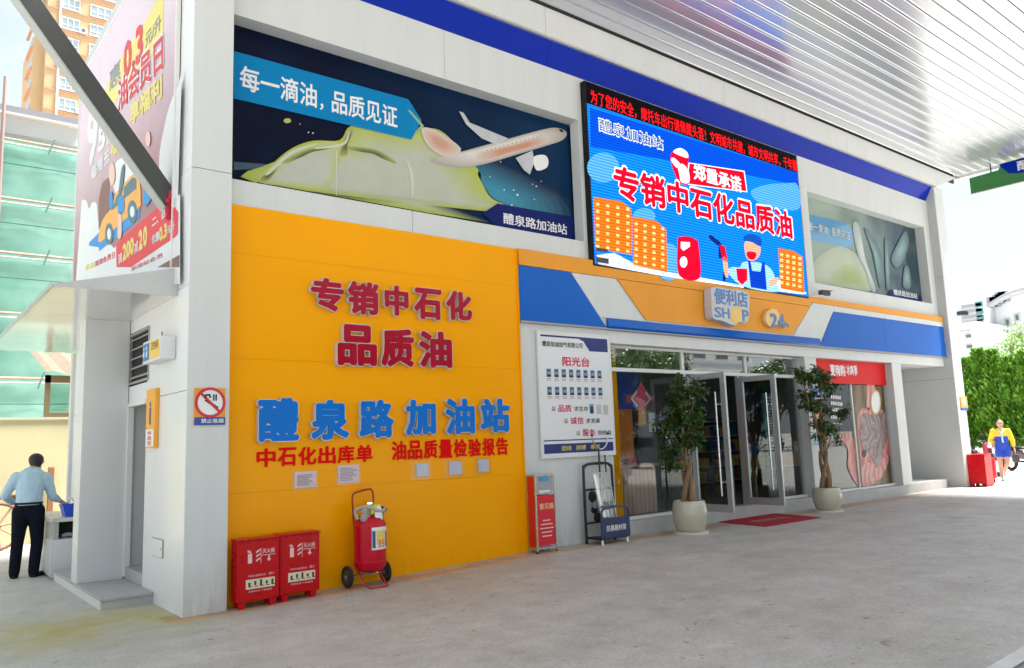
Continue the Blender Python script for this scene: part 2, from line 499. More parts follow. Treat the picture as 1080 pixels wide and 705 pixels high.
# --
xs = [-400, -120, -60, -30, -15, -8, -4, 0]+[2.2+.3*i for i in range(21)]+[9, 11, 14, 18, 24, 32, 45, 70, 120, 400]
ys = [-400, -120, -60, -30, -12, -4, 0, 3, 5, 6, 7, 8, 9, 10, 12, 14, 18, 24, 40, 80, 160, 500]
b = MB(); V = [(x, y, gz(x)) for y in ys for x in xs]; nx = len(xs)
b.add(V, [(j*nx+i, j*nx+i+1, (j+1)*nx+i+1, (j+1)*nx+i) for j in range(len(ys)-1) for i in range(nx-1)])
struct(b.build('ground', GROUND, smooth=True))

# ------------------------------------------------------------------ the station building
YP, YW, YR, YG, YF = 8.80, 9.02, 9.26, 9.25, 8.93
XS = 2.59                                     # plane of the side wall
ZT = 8.62                                     # canopy ceiling
B = thing('station_building', 'white panelled petrol station shop with yellow wall and blue fascia under the canopy', 'building', (XS, YP, 0))

def panels(name, mat_, parent, axis, at, lo, hi, cuts, thick, jig=0, bevel=.004, gap=.006):
    """cladding pieces: axis 'y' faces -Y at y=at, axis 'x' faces -X at x=at; lo/hi along the wall, cuts = z joints"""
    for z0, z1 in zip(cuts[:-1], cuts[1:]):
        q = MB(); g = gap/2
        if axis == 'y': q.box(lo+g, hi-g, at, at+thick, z0+g, z1-g)
        else: q.box(at, at+thick, lo+g, hi-g, z0+g, z1-g)
        o = q.mesh(name, mat_, bevel=bevel)
        if jig:
            c = Vector(((lo+hi)/2, at, (z0+z1)/2)) if axis == 'y' else Vector((at, (lo+hi)/2, (z0+z1)/2))
            rx, rz = random.uniform(-jig, jig), random.uniform(-jig, jig)
            Rm = Matrix.Rotation(rx, 4, 'X' if axis == 'y' else 'Y') @ Matrix.Rotation(rz, 4, 'Z')
            o.transform(Matrix.Translation(c) @ Rm @ Matrix.Translation(-c))
        link(name, o, parent)

# corner pillar: dark core with panels
MB().box(XS+.02, 3.03, YP+.02, 9.3, -.1, ZT+.4).build('pillar_core', DARK, B)
panels('pillar_panel', WHITE, B, 'y', YP, XS+.002, 3.05, [gz(2.8)-.04, 4.86, ZT+.35], .02, R(.10))
panels('pillar_panel', WHITE, B, 'x', 3.03, YP+.02, 9.1, [0.0, 4.86, ZT+.35], .022)
# side wall cladding (facing -X), with doorway y 10.42..11.3 and the louvre above it
D0, D1, DT = 10.42, 11.30, 2.36
MB().box(XS+.03, XS+.25, YP+.03, D0-.01, -.1, 8.5).build('side_wall_core', DARK, B)
MB().box(XS+.03, XS+.25, D0-.01, 15.3, DT+.01, 8.5).build('side_wall_core', DARK, B)
MB().box(XS+.03, XS+.25, D1+.01, 15.3, -.1, DT+.01).build('side_wall_core', DARK, B)
panels('side_panel', SIDEW, B, 'x', XS, YP+.002, 10.41, [-.04, 2.36, 3.52], .03, R(.12))
panels('side_panel', SIDEW, B, 'x', XS, 10.41, 11.34, [2.36, 2.58], .03)
panels('side_panel', SIDEW, B, 'x', XS, 10.41, 11.34, [3.28, 3.52], .03)
panels('side_panel', SIDEW, B, 'x', XS, 11.34, 15.3, [-.04, 2.36, 3.52], .03, R(.12))
panels('side_panel', SIDEW, B, 'x', XS, YP+.002, 9.30, [3.52, 4.86, 8.5], .03, R(.12))
# louvre
lv = MB().box(XS+.09, XS+.12, 10.33, 11.34, 2.6, 3.27).build('louvre', DARK, B)
q = MB()
for a, c_, e, f in ((10.33, 11.34, 2.60, 2.63), (10.33, 11.34, 3.24, 3.27), (10.33, 10.36, 2.63, 3.24), (11.31, 11.34, 2.63, 3.24)): q.box(XS-.008, XS+.05, a, c_, e, f)
q.build('louvre_frame', mat('louvre_grey', (.28, .28, .28), .5), lv)
for i in range(5):
    z = 2.67+i*.125
    MB().hexa([(XS+.0, 10.36, z), (XS+.085, 10.36, z+.075), (XS+.085, 11.31, z+.075), (XS, 11.31, z), (XS, 10.36, z+.012), (XS+.085, 10.36, z+.087), (XS+.085, 11.31, z+.087), (XS, 11.31, z+.012)]).build('slat', mat('louvre_slat', (.36, .36, .36), .45), lv)
# doorway: dark passage with frame
dw = MB().box(XS+.9, XS+.95, D0-.3, D1+.3, 0, DT).build('doorway', GREYW, B)
q = MB(); q.box(XS+.03, XS+.9, D1+.0, D1+.04, .1, DT); q.box(XS+.03, XS+.9, D0-.04, D0, .1, DT); q.box(XS+.03, XS+.9, D0, D1, DT, DT+.04)
q.build('door_reveal', GREYW, dw)
q = MB(); q.box(XS-.012, XS+.06, D1-.045, D1, .15, DT+.0); q.box(XS-.012, XS+.06, D0, D1-.045, DT-.05, DT)
q.build('door_frame', ALUW, dw, bevel=.004)
# wing wall beside the doorway
panels('wing_panel', WHITE2, B, 'y', D1, 2.06, XS-.003, [.12, 3.46], .03, 0)
panels('wing_panel', WHITE2, B, 'x', 2.05, D1+.0, D1+.34, [.12, 3.46], .03, 0)
MB().box(2.08, XS-.01, D1+.03, D1+.33, .1, 3.45).build('wing_core', WHITE2, B)
# second wing further back, with a narrow pane
q = MB(); xa_ = PY(71.5, 500, 15).x; xc_ = PY(77, 500, 15).x; xd_ = PY(86, 500, 15).x; q.box(xa_, xc_, 15.0, 15.12, .1, 3.42); q.box(xd_, xd_+.4, 15.0, 15.12, .1, 3.42); q.box(xc_, xd_, 15.0, 15.12, 2.35, 3.42); q.box(xc_, xd_, 15.0, 15.12, .1, 1.1)
q.build('rear_wing', WHITE2, B, bevel=.004)
MB().box(xc_, xd_, 15.04, 15.06, 1.1, 2.35).build('rear_wing_pane', mat('frosted_pane', (.45, .52, .42), .3), B)
# steps
STEPM = mat('grey_step_stone', (.40, .40, .39), .55, var=.14, scale=6, bump=.15, bscale=60)
MB().box(2.06, XS-.002, 9.92, 12.85, -.05, .095).build('step_base', mat('step_riser', (.42, .42, .40), .6, var=.12, scale=5), B)
for y0, y1 in ((9.90, 11.29), (11.30, 12.86)):
    MB().box(2.04, XS-.004, y0, y1-.004, .097, .13).build('step_slab', STEPM, B, bevel=.006)
for y0, y1 in ((9.94, 11.4), (11.4, 12.84)): MB().box(2.048, 2.06, y0+.003, y1-.003, -.05, .095).build('step_riser', WHITE2, B)
MB().box(XS+.005, XS+.9, D0+.002, D1-.002, .0, .27).build('inner_step', STEPM, B, bevel=.006)

# wedge-shaped side awning
AW = thing('side_awning', 'white metal awning with a wedge end plate over the side doorway', 'awning', (XS, 9.19, 3.46))
y0, y1 = 9.19, 15.2
AWM = mat('awning_metal', (.60, .61, .60), .16, .0, var=.04, scale=1, coat=.6)
MB().add([(1.35, y0, 3.45), (XS-.003, y0, 3.45), (XS-.003, y0, 3.78), (1.35, y0, 3.475), (1.35, y0+.02, 3.45), (XS-.003, y0+.02, 3.45), (XS-.003, y0+.02, 3.78), (1.35, y0+.02, 3.475)],
         [(0, 1, 2, 3), (7, 6, 5, 4), (0, 4, 5, 1), (1, 5, 6, 2), (2, 6, 7, 3), (3, 7, 4, 0)]).build('end_plate', mat('awning_end', (.50, .51, .50), .35, var=.05), AW)
k = 0
for ya in (y0+.022, 11.2, 13.2):
    yb = min(y1, {y0+.022: 11.197, 11.2: 13.197, 13.2: y1}[ya])
    MB().add([(1.36, ya, 3.455), (XS-.004, ya, 3.455), (XS-.004, yb, 3.455), (1.36, yb, 3.455), (1.36, ya, 3.468), (XS-.004, ya, 3.775), (XS-.004, yb, 3.775), (1.36, yb, 3.468)],
             [(0, 3, 2, 1), (4, 5, 6, 7), (0, 1, 5, 4), (1, 2, 6, 5), (2, 3, 7, 6), (3, 0, 4, 7)]).build('awning_panel', AWM, AW)
MB().box(1.335, 1.352, y0-.004, y1, 3.44, 3.49).build('edge_trim', ALU, AW)

# upper wall (faces -Y) : strips, recessed windows
xl = 3.05; XE = 21.88
wtop, wbot = 6.96, 4.88
xw1 = 8.87                                     # right edge of the left recess
xr0 = 15.85; xr1 = 21.55                       # right recess
zs = 4.56
def wallbox(name, x0, x1, z0, z1, y=YW, d=.30, m=WHITE):
    MB().box(x0, x1, y, y+d, z0, z1).build(name, m, B)
for x0, x1 in ((xl, 6.2), (6.2, 9.0), (9.0, 12.3), (12.3, 15.6), (15.6, 18.7), (18.7, XE)):
    wallbox('upper_wall_panel', x0+.003, x1-.003, wtop, 7.72)
for x0, x1 in ((xl, 5.6), (5.6, 8.9), (8.9, 12.3), (12.3, 15.7), (15.7, 18.5), (18.5, XE)):
    wallbox('sill_panel', x0+.003, x1-.003, zs, wbot)
wallbox('pier_panel', xw1, 15.85, wbot, wtop, d=.2)
wallbox('pier_panel', xr1, XE, wbot, wtop)
MB().box(xl, XE, YW+.3, YW+.5, 3.3, 8.0).build('upper_wall_core', DARK, B)
# slanted blue band and canopy beam
bb = [(9.06, 7.69), (8.83, 8.12), (8.9, 8.2), (9.3, 8.2), (9.3, 7.69)]
for x0, x1 in ((xl+.002, 8.2), (8.2, 13.4), (13.4, 18.4), (18.4, XE-.002)):
    MB().prism([(x0+.002, y, z) for y, z in bb], (x1-x0-.004, 0, 0)).build('blue_band_panel', BLUEDK, B)
for x0, x1 in ((1.5, 3.4), (3.4, 8.03), (8.03, 12.72), (12.72, 17.4), (17.4, 22.05)):
    MB().box(x0+.003, x1-.003, YP, YP+.05, 8.12, 8.60).build('beam_panel', WHITE2, B, bevel=.004)
MB().prism([(22.053, YP, 8.12), (22.1, YP, 8.12), (23.44, YP, 8.60), (22.053, YP, 8.60)], (0, .05, 0)).build('beam_panel', WHITE2, B)
MB().box(-.6, 23.4, YP+.05, YP+.1, 8.45, ZT+.4).build('beam_core', DARK, B)
MB().box(1.5, 22.05, YP+.052, YP+.1, 8.11, 8.45).build('beam_core', DARK, B)
MB().box(xl, XE, YP+.005, YP+.10, 8.085, 8.118).build('beam_lip', ALU, B)
# yellow wall of glossy panels
xy1 = 7.385
MB().box(xl, xy1-.01, 9.0, 9.3, -.05, 4.54).build('yellow_wall_core', mat('yellow_seam', (.45, .16, .0), .6), B)
YC = [.03, 1.22, 2.74, 3.98, 4.56]
for i, (z0, z1) in enumerate(zip(YC[:-1], YC[1:])):
    n = 6
    q = MB(); vs = []; fs = []
    g = .0013
    for r in range(n+1):                        # slightly buckled sheet so that reflections wander
        for c_ in range(13):
            x = xl+.003+(xy1-xl-.006)*c_/12; z = z0+g+(z1-z0-2*g)*r/n
            if i == 0 and r == 0: z = gz(x)-.02
            vs.append((x, 8.978+.0035*noise.noise(Vector((x*.8, z*.9, i*3.1))), z))
    fs = [(r*13+c_, r*13+c_+1, (r+1)*13+c_+1, (r+1)*13+c_) for r in range(n) for c_ in range(12)]
    q.add(vs, fs)
    q.box(xl+.004, xy1-.004, 8.984, 8.999, max(z0+.06, .1), z1-.004)
    q.build('yellow_panel', YELLOW, B, smooth=True)
MB().box(xy1-.012, xy1+.006, 8.95, 9.01, .05, 4.56).build('corner_trim', YELLOW, B)
MB().box(3.05, xy1, 8.985, 9.0, -.05, .045).build('base_gap', DARK, B)

# white wall behind the noticeboard
panels('white_wall_panel', WHITE, B, 'y', YW, xy1+.008, 9.30, [.06, 3.5], .28, 0)
# fascia: orange top strip, blue / white / orange facets, blue bottom lip
FA = thing('shop_fascia', 'long shop fascia with orange top strip and blue, white and orange facets', 'fascia', (7.4, YF, 3.45))
fx0 = 7.40; fx1 = 21.86
MB().box(fx0, fx1, YF+.02, YW-.002, 3.50, 4.52).build('backing', GREYW, FA)
q = MB(); q.box(fx0, 10.0, YF-.012, YW-.002, 4.31, 4.56); q.build('top_strip', ORANGE, FA, bevel=.004)
MB().box(10.003, 15.4, YF-.012, YW-.002, 4.31, 4.555).build('top_strip', ORANGE, FA, bevel=.004)
MB().box(15.403, fx1, YF-.012, YW-.002, 4.40, 4.53).build('top_strip', ORANGE, FA, bevel=.004)
def facet(name, pts, m, d=.018):
    MB().prism([(x, YF, z) for x, z in pts], (0, d, 0)).build(name, m, FA, bevel=.003)
facet('blue_facet', [(fx0, 3.47), (9.20, 3.47), (8.46, 4.305), (fx0, 4.305)], BLUE)
facet('white_facet', [(9.205, 3.63), (10.12, 3.63), (9.45, 4.305), (8.465, 4.305), (9.06, 3.635)], WHITE)
facet('orange_facet', [(10.17, 3.66), (14.65, 3.66), (15.42, 4.305), (9.52, 4.305)], ORANGE)
facet('white_facet', [(14.67, 3.63), (15.76, 3.63), (16.38, 4.30), (16.38, 4.395), (15.55, 4.395), (15.43, 4.305)], WHITE)
facet('white_facet', [(16.385, 4.27), (21.85, 4.27), (21.85, 4.395), (16.385, 4.395)], WHITE)
facet('blue_facet', [(15.70, 3.47), (18.6, 3.47), (18.6, 4.265), (16.36, 4.265)], BLUE)
facet('blue_facet', [(18.606, 3.47), (21.86, 3.47), (21.86, 4.265), (18.606, 4.265)], BLUE)
MB().prism([(9.22, YF, 3.46), (9.22, YF-.035, 3.49), (9.22, YF-.004, 3.625), (9.22, YF+.018, 3.625), (9.22, YF+.018, 3.46)], (6.46, 0, 0)).build('bottom_lip', BLUE, FA)
MB().box(fx0, fx1, YF+.004, YW-.003, 3.44, 3.468).build('soffit_trim', mat('soffit_grey', (.30, .31, .32), .4), FA)

# shop front: header, piers, platform, sills, mullions, glass
MB().box(9.30, XE, YW, YW+.5, 3.23, 3.438).build('header', WHITE2, B, bevel=.004)
panels('pier', WHITE, B, 'y', YW, 15.16, 15.62, [.33, 3.228], .30, 0)
panels('pier', WHITE, B, 'y', YW, 18.98, 19.45, [.33, 3.228], .30, 0)
PLAT = mat('platform_stone', (.46, .46, .44), .5, var=.15, scale=4, bump=.1, bscale=50)
MB().box(9.26, 21.5, 9.10, 14.2, -.05, .325).build('platform', PLAT, B, bevel=.01)
FR = [9.30, 11.46, 13.05, 15.16]
ZS, ZTR, ZH = .33, 2.82, 3.228
fy0, fy1 = YG-.035, YG+.035
MB().box(9.30, 11.46, fy0-.02, fy1, ZS, ZS+.05).build('window_sill', ALUW, B, bevel=.003)
MB().box(13.12, 15.158, fy0-.02, fy1, ZS, ZS+.05).build('window_sill', ALUW, B, bevel=.003)
MB().box(15.62, 18.978, fy0-.02, fy1, ZS, ZS+.05).build('window_sill', ALUW, B, bevel=.003)
MB().box(9.30, 15.158, fy0, fy1, ZTR-.03, ZTR+.035).build('transom', ALUW, B, bevel=.003)
MB().box(9.30, 15.158, fy0, fy1, ZH-.04, ZH-.001).build('head_frame', ALUW, B, bevel=.003)
for x in (11.43, 13.36): MB().box(x-.03, x+.03, fy0+.002, fy1-.002, ZTR+.036, ZH-.041).build('mullion', ALUW, B, bevel=.003)
for x in (11.46, 13.08): MB().box(x-.035, x+.035, fy0+.002, fy1-.002, ZS-.005, ZTR-.031).build('mullion', ALU, B, bevel=.003)
MB().box(9.302, 9.37, fy0+.002, fy1-.002, ZS+.05, ZTR-.031).build('mullion', ALU, B)
MB().box(15.08, 15.156, fy0+.002, fy1-.002, ZS+.05, ZH-.041).build('mullion', ALU, B)
GL = glassmat('shop_glass', (.70, .75, .75), .06)
GL2 = glassmat('top_glass', (.5, .55, .55), .28)
def pane(x0, x1, z0, z1, y=YG, m=GL): MB().poly([(x0, y, z0), (x1, y, z0), (x1, y, z1), (x0, y, z1)]).build('pane', m, B)
pane(9.37, 11.425, ZS+.05, ZTR-.03); pane(13.115, 15.08, ZS+.05, ZTR-.03)
pane(9.302, 11.40, ZTR+.035, ZH-.04, m=GL2); pane(11.46, 13.33, ZTR+.035, ZH-.04, m=GL2); pane(13.39, 15.08, ZTR+.035, ZH-.04, m=GL2)
pane(15.62, 17.33, ZS+.05, ZH); pane(17.37, 18.978, ZS+.05, ZH)
MB().box(17.33, 17.37, fy0, fy1, ZS+.05, ZH).build('mullion', ALUW, B)
MB().box(18.90, 18.976, fy0, fy1, ZS+.05, ZH).build('mullion', ALU, B)
# glass doors, both swung out square to the front
def door(x, side):
    d = MB()
    z0, z1 = .34, 2.76; ya, yb = 8.40, YG-.04; t = .025; st = .10
    d.box(x-t, x+t, ya, ya+st, z0, z1); d.box(x-t, x+t, yb-st, yb, z0, z1)
    d.box(x-t, x+t, ya+st, yb-st, z1-.10, z1); d.box(x-t, x+t, ya+st, yb-st, z0, z0+.13)
    o = d.build('glass_door', ALU, B, bevel=.004)
    MB().poly([(x, yb-st, z0+.13), (x, ya+st, z0+.13), (x, ya+st, z1-.10), (x, yb-st, z1-.10)]).build('pane', GL, o)
    for s in (-1, 1):
        h = MB(); xx = x+s*.085; yy = ya+.17
        h.cone((xx, yy, .62), (xx, yy, 2.42), .017, seg=10)
        for zz in (.85, 2.2): h.cone((x+s*.02, yy, zz), (xx, yy, zz), .014, seg=8)
        h.build('handle', STEEL, o, smooth=True)
door(11.53, 1); door(13.07, -1)

# right pillar and alcove
panels('pillar_panel', WHITE, B, 'y', YP, 21.9, 22.38, [.06, 2.9, 5.6, 8.09], .02, 0)
panels('pillar_panel', GREYW, B, 'x', 21.88, YP+.002, 10.45, [.06, 2.9, 5.6, 8.09], .02, 0)
MB().box(21.905, 22.375, YP+.022, 10.45, 0, 8.09).build('pillar_core', DARK, B)
MB().box(22.38, 22.40, YP+.0, 9.9, .06, 8.09).build('pillar_panel', WHITE, B)
panels('alcove_wall', GREYW, B, 'y', 10.25, 19.45, 20.9, [.33, 3.23], .05, 0)
panels('alcove_wall', WHITE2, B, 'y', 10.2, 20.9, 21.45, [.33, 3.23], .05, 0)
panels('alcove_wall', GREYW, B, 'y', 10.25, 21.45, 21.9, [.33, 3.23], .05, 0)
panels('alcove_wall', GREYW, B, 'x', 19.40, 9.33, 10.24, [.33, 3.23], .05, 0)
MB().box(19.45, 21.87, 10.17, 10.195, .326, .43).build('skirting', mat('dark_skirting', (.10, .10, .10), .5), B)
MB().box(21.5, 21.88, 9.35, 14, -.05, .3).build('platform', PLAT, B)
MB().box(19.45, 21.88, YW+.5, 10.3, 3.23, 3.4).build('alcove_ceiling', GREYW, B)

# shop interior shell
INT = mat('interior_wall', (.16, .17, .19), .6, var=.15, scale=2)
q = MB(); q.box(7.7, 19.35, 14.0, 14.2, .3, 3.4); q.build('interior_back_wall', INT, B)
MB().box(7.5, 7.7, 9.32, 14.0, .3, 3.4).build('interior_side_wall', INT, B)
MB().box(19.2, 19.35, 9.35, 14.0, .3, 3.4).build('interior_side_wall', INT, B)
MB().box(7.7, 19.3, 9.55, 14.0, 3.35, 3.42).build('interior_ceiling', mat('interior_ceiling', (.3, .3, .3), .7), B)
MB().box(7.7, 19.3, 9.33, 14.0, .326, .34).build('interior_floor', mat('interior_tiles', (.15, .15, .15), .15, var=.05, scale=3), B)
MB().box(7.75, 14.5, 13.9, 13.99, 2.1, 3.2).build('interior_blue_panel', mat('interior_blue', (.01, .05, .40), .5), B)
MB().box(7.75, 12.5, 13.88, 13.99, .9, 2.09).build('interior_orange_panel', mat('interior_orange', (.75, .22, .02), .5), B)
MB().box(9.75, 12.1, 11.15, 11.2, .341, 2.25).build('interior_partition', mat('interior_orange', (.75, .22, .02)), B)
MB().box(9.6, 12.3, 11.10, 11.14, 2.25, 3.0).build('interior_blue_header', mat('interior_blue', (.01, .05, .4)), B)
# roof over the building (the beam and canopy meet it)
MB().box(XS, 22.4, 9.3, 15.5, 8.45, 8.75).build('roof_slab', GREYW, B)

# ------------------------------------------------------------------ canopy with a ceiling of metal strips
C = thing('forecourt_canopy', 'wide canopy over the forecourt with a ceiling of long white metal strips', 'canopy', (11, 2, ZT))
CEIL = mat('ceiling_strip', (.56, .58, .61), .2, .5, var=.05, scale=.6, vs=(.3, 3, 1), coat=1.0, spec=.7)
CEIL.node_tree.nodes['Principled BSDF'].inputs['Coat Roughness'].default_value = .17
pitch = .25; cx0, cx1 = -.6, 23.45
prof = [(0.004, .02), (.012, .004), (.022, 0), (.206, 0), (.216, -.008), (.228, -.008), (.234, .02)]
for seg_i, (xa, xb) in enumerate(((cx0, 8.0), (8.0, 16.0), (16.0, cx1))):
    base = MB(); n = len(prof)
    base.add([(xa+.0015, y, z) for y, z in prof]+[(xb-.0015, y, z) for y, z in prof], [(i, i+1, n+i+1, n+i) for i in range(n-1)])
    me = base.mesh('ceiling_strip', CEIL)
    for i in range(46):
        o = link('ceiling_strip', me, C); y = 8.745-pitch*(i+1)
        o.matrix_parent_inverse = Matrix.Translation(-C.location)
        o.location = (0, y, ZT+random.uniform(-.0015, .0015)); o.rotation_euler = (random.uniform(-.006, .006), 0, 0)
MB().box(cx0, cx1, -2.8, 8.78, ZT+.03, ZT+.06).build('ceiling_backing', mat('ceiling_gap', (.25, .25, .25), .6), C)
MB().box(cx0, cx1, -2.8, 8.78, ZT+.5, ZT+.6).build('roof_sheet', GREYW, C)
MB().box(cx1, cx1+.05, -2.8, YP+.05, ZT-.05, ZT+.7).build('edge_fascia', WHITE2, C)
MB().box(cx0-.05, cx0, -2.8, YP, ZT-.05, ZT+.7).build('edge_fascia', WHITE2, C)
MB().box(cx0, cx1, -2.85, -2.8, ZT-.05, ZT+.7).build('edge_fascia', WHITE2, C)
# steel brace from the side wall up to the canopy edge
ST = thing('steel_brace', 'dark grey steel brace slanting from the side wall up to the canopy', 'brace', (XS, 9.45, 4.6))
GREYB = mat('dark_grey_steel', (.05, .053, .05), .5, var=.1, scale=4)
a = Vector((2.57, 9.45, 4.58)); c_ = Vector((-.62, 9.45, 8.82)); dirv = (c_-a).normalized(); nrm = Vector((-dirv.z, 0, dirv.x))
hw = .105
corners = lambda p: [p+nrm*hw+Vector((0, -.07, 0)), p+nrm*hw+Vector((0, .07, 0)), p-nrm*hw+Vector((0, .07, 0)), p-nrm*hw+Vector((0, -.07, 0))]
q = MB(); A_, C_ = corners(a), corners(c_); q.hexa(A_+C_); q.build('beam', GREYB, ST, bevel=.006)
q = MB(); lo = lambda p: [p+nrm*(hw+.002)+Vector((0, -.09, 0)), p+nrm*(hw+.002)+Vector((0, .09, 0)), p+nrm*(hw+.02)+Vector((0, .09, 0)), p+nrm*(hw+.02)+Vector((0, -.09, 0))]
q.hexa(lo(a)+lo(c_)); q.build('flange', mat('light_grey_steel', (.35, .36, .35), .45), ST)
q = MB(); q.box(2.545, XS-.001, 9.33, 9.57, 4.40, 4.78); q.build('wall_plate', GREYB, ST)
q = MB()
for i in range(7): q.ball((2.53+random.uniform(-.03, .02), 9.36+random.uniform(-.03, .02), 4.40+.05*i), .035, .03, .04, 8, 6)
q.build('red_rag', mat('red_rag', (.45, .02, .05), .8), ST)

# white painted line at the near right corner of the forecourt
a = PG(1040, 722); e = PG(1100, 680); d = (e-a).normalized(); s = Vector((-d.y, d.x, 0))*.06; z_ = gz(20)+.004
struct(MB().poly([(a.x-s.x, a.y-s.y, z_), (e.x-s.x, e.y-s.y, z_), (e.x+s.x, e.y+s.y, z_), (a.x+s.x, a.y+s.y, z_)]).build('painted_line', mat('road_paint', (.72, .72, .70), .6, var=.15, scale=8)))

# ------------------------------------------------------------------ printed window graphics in the upper recesses
def gradmat(name, c0, c1, axis, lo, hi, rough=.25, var=.15, scale=1.5, coat=.0):
    m = bpy.data.materials.new(name); m.use_nodes = True; t = m.node_tree; b = t.nodes['Principled BSDF']; L = t.links.new
    tc_ = t.nodes.new('ShaderNodeTexCoord'); sp = t.nodes.new('ShaderNodeSeparateXYZ'); L(tc_.outputs['Object'], sp.inputs[0])
    n = t.nodes.new('ShaderNodeTexNoise'); n.inputs['Scale'].default_value = scale; n.inputs['Detail'].default_value = 5
    L(tc_.outputs['Object'], n.inputs['Vector'])
    mr = t.nodes.new('ShaderNodeMapRange'); mr.inputs['From Min'].default_value = lo; mr.inputs['From Max'].default_value = hi
    L(sp.outputs[axis], mr.inputs['Value'])
    ad = t.nodes.new('ShaderNodeMath'); ad.operation = 'MULTIPLY_ADD'; ad.inputs[1].default_value = var*4; 
    sb = t.nodes.new('ShaderNodeMath'); sb.operation = 'SUBTRACT'; sb.inputs[1].default_value = .5; L(n.outputs['Fac'], sb.inputs[0])
    L(sb.outputs[0], ad.inputs[0]); L(mr.outputs[0], ad.inputs[2]); ad.use_clamp = True
    mx_ = t.nodes.new('ShaderNodeMixRGB'); mx_.inputs[1].default_value = (*c0, 1); mx_.inputs[2].default_value = (*c1, 1)
    L(ad.outputs[0], mx_.inputs[0]); L(mx_.outputs[0], b.inputs['Base Color'])
    b.inputs['Roughness'].default_value = rough; b.inputs['Coat Weight'].default_value = coat; b.inputs['Coat Roughness'].default_value = .03; b.inputs['Specular IOR Level'].default_value = .07
    return m
NIGHT = gradmat('night_blue_print', (.003, .006, .022), (.004, .035, .10), 'X', 4.5, 10.5, .3, .12)
def liquidmat(name):
    m = bpy.data.materials.new(name); m.use_nodes = True; t = m.node_tree; b = t.nodes['Principled BSDF']; L = t.links.new
    tc_ = t.nodes.new('ShaderNodeTexCoord'); n = t.nodes.new('ShaderNodeTexNoise'); n.inputs['Scale'].default_value = .75; n.inputs['Detail'].default_value = 2.5; n.inputs['Distortion'].default_value = 1.6
    L(tc_.outputs['Object'], n.inputs['Vector']); r_ = t.nodes.new('ShaderNodeValToRGB'); cr = r_.color_ramp
    cr.elements[0].position = .28; cr.elements[0].color = (.16, .19, .03, 1); cr.elements[1].position = .75; cr.elements[1].color = (.30, .33, .06, 1)
    for p_, c_ in ((.36, (.34, .37, .07)), (.44, (.47, .48, .36)), (.55, (.40, .41, .38)), (.62, (.46, .47, .40)), (.68, (.20, .24, .08))): e = cr.elements.new(p_); e.color = (*c_, 1)
    L(n.outputs['Fac'], r_.inputs[0]); L(r_.outputs[0], b.inputs['Base Color']); b.inputs['Roughness'].default_value = .3; b.inputs['Coat Weight'].default_value = .12; b.inputs['Specular IOR Level'].default_value = .25
    return m
LIME = liquidmat('lime_print')
PALE = gradmat('pale_print', (.34, .37, .22), (.42, .43, .40), 'Z', 4.9, 5.6, .3, .25, 1.6)
DKLIME = mat('dark_lime_print', (.13, .16, .03), .35, var=.3, scale=6, coat=.4)
SKYB = mat('sky_blue_print', (.004, .20, .46), .35, spec=.1)
SILV = gradmat('aircraft_print', (.55, .50, .44), (.62, .60, .58), 'X', 7, 9, .35, .3, 5)
SALM = mat('salmon_print', (.55, .34, .26), .4, var=.35, scale=4, coat=.4)
LOGB = mat('label_navy_print', (.006, .015, .12), .35, spec=.1)

def soft(name, parent, pts, c0, c1, steps, smin, y0, rough=.3, cen=None):
    """printed gradient: nested outlines, each a shade nearer the middle colour"""
    cx, cy = cen or (sum(p[0] for p in pts)/len(pts), sum(p[1] for p in pts)/len(pts))
    for k in range(steps):
        f = k/(steps-1); s = 1-(1-smin)*f; col = tuple(a+(b_-a)*f for a, b_ in zip(c0, c1))
        fshape(name, mat('%s_%d' % (name, k), col, rough, var=.08, scale=3, spec=.2, coat=.1), parent, [[(cx+(x-cx)*s, cy+(y-cy)*s) for x, y in pts]], y0-.0006*k)
def s3(x, y): return (230+x/2.5175, y/2.5175)       # enlarged-crop coordinates to photo coordinates
G1 = thing('window_graphic', 'dark printed window graphic of an airliner over green liquid above the yellow wall', 'window graphic', (3.05, YR, wbot))
MB().box(xl, xw1, YR, YR+.04, wbot+.001, wtop-.001).build('panel', NIGHT, G1)
y_ = YR-.004
TEAL = mat('teal_glow_print', (.02, .13, .22), .35, var=.35, scale=2, coat=.4)
soft('glow', G1, sm([s3(650, 400), s3(760, 440), s3(860, 490), s3(945, 545), s3(945, 615), s3(800, 575), s3(700, 520)], 4), (.005, .02, .06), (.04, .24, .36), 9, .25, y_, cen=s3(735, 520))
fshape('glow_streak', mat('streak_print', (.03, .07, .12), .4), G1, [[s3(42, 430), s3(150, 438), s3(152, 446), s3(42, 452)]], y_)
blob = [s3(x, y) for x, y in ((100, 486), (150, 430), (200, 392), (255, 374), (322, 373), (345, 340), (380, 330), (450, 340), (530, 345), (575, 342), (610, 362), (650, 410), (690, 450), (722, 505), (770, 545), (800, 570), (735, 600))]
main = sm(blob[:-1], 4)+[s3(730, 592), s3(560, 566), s3(330, 524), s3(104, 484)]
fshape('liquid_edge', LIME, G1, [main], y_-.002)
soft('liquid_body', G1, main, (.40, .46, .07), (.46, .48, .40), 12, .55, y_-.003, cen=s3(480, 500))
lob = sm([s3(108, 482), s3(150, 434), s3(205, 396), s3(260, 379), s3(318, 380), s3(326, 430), s3(300, 500), s3(200, 496)], 4)
soft('liquid_lobe', G1, lob, (.46, .50, .16), (.47, .49, .42), 8, .6, y_-.0085, cen=s3(240, 460))
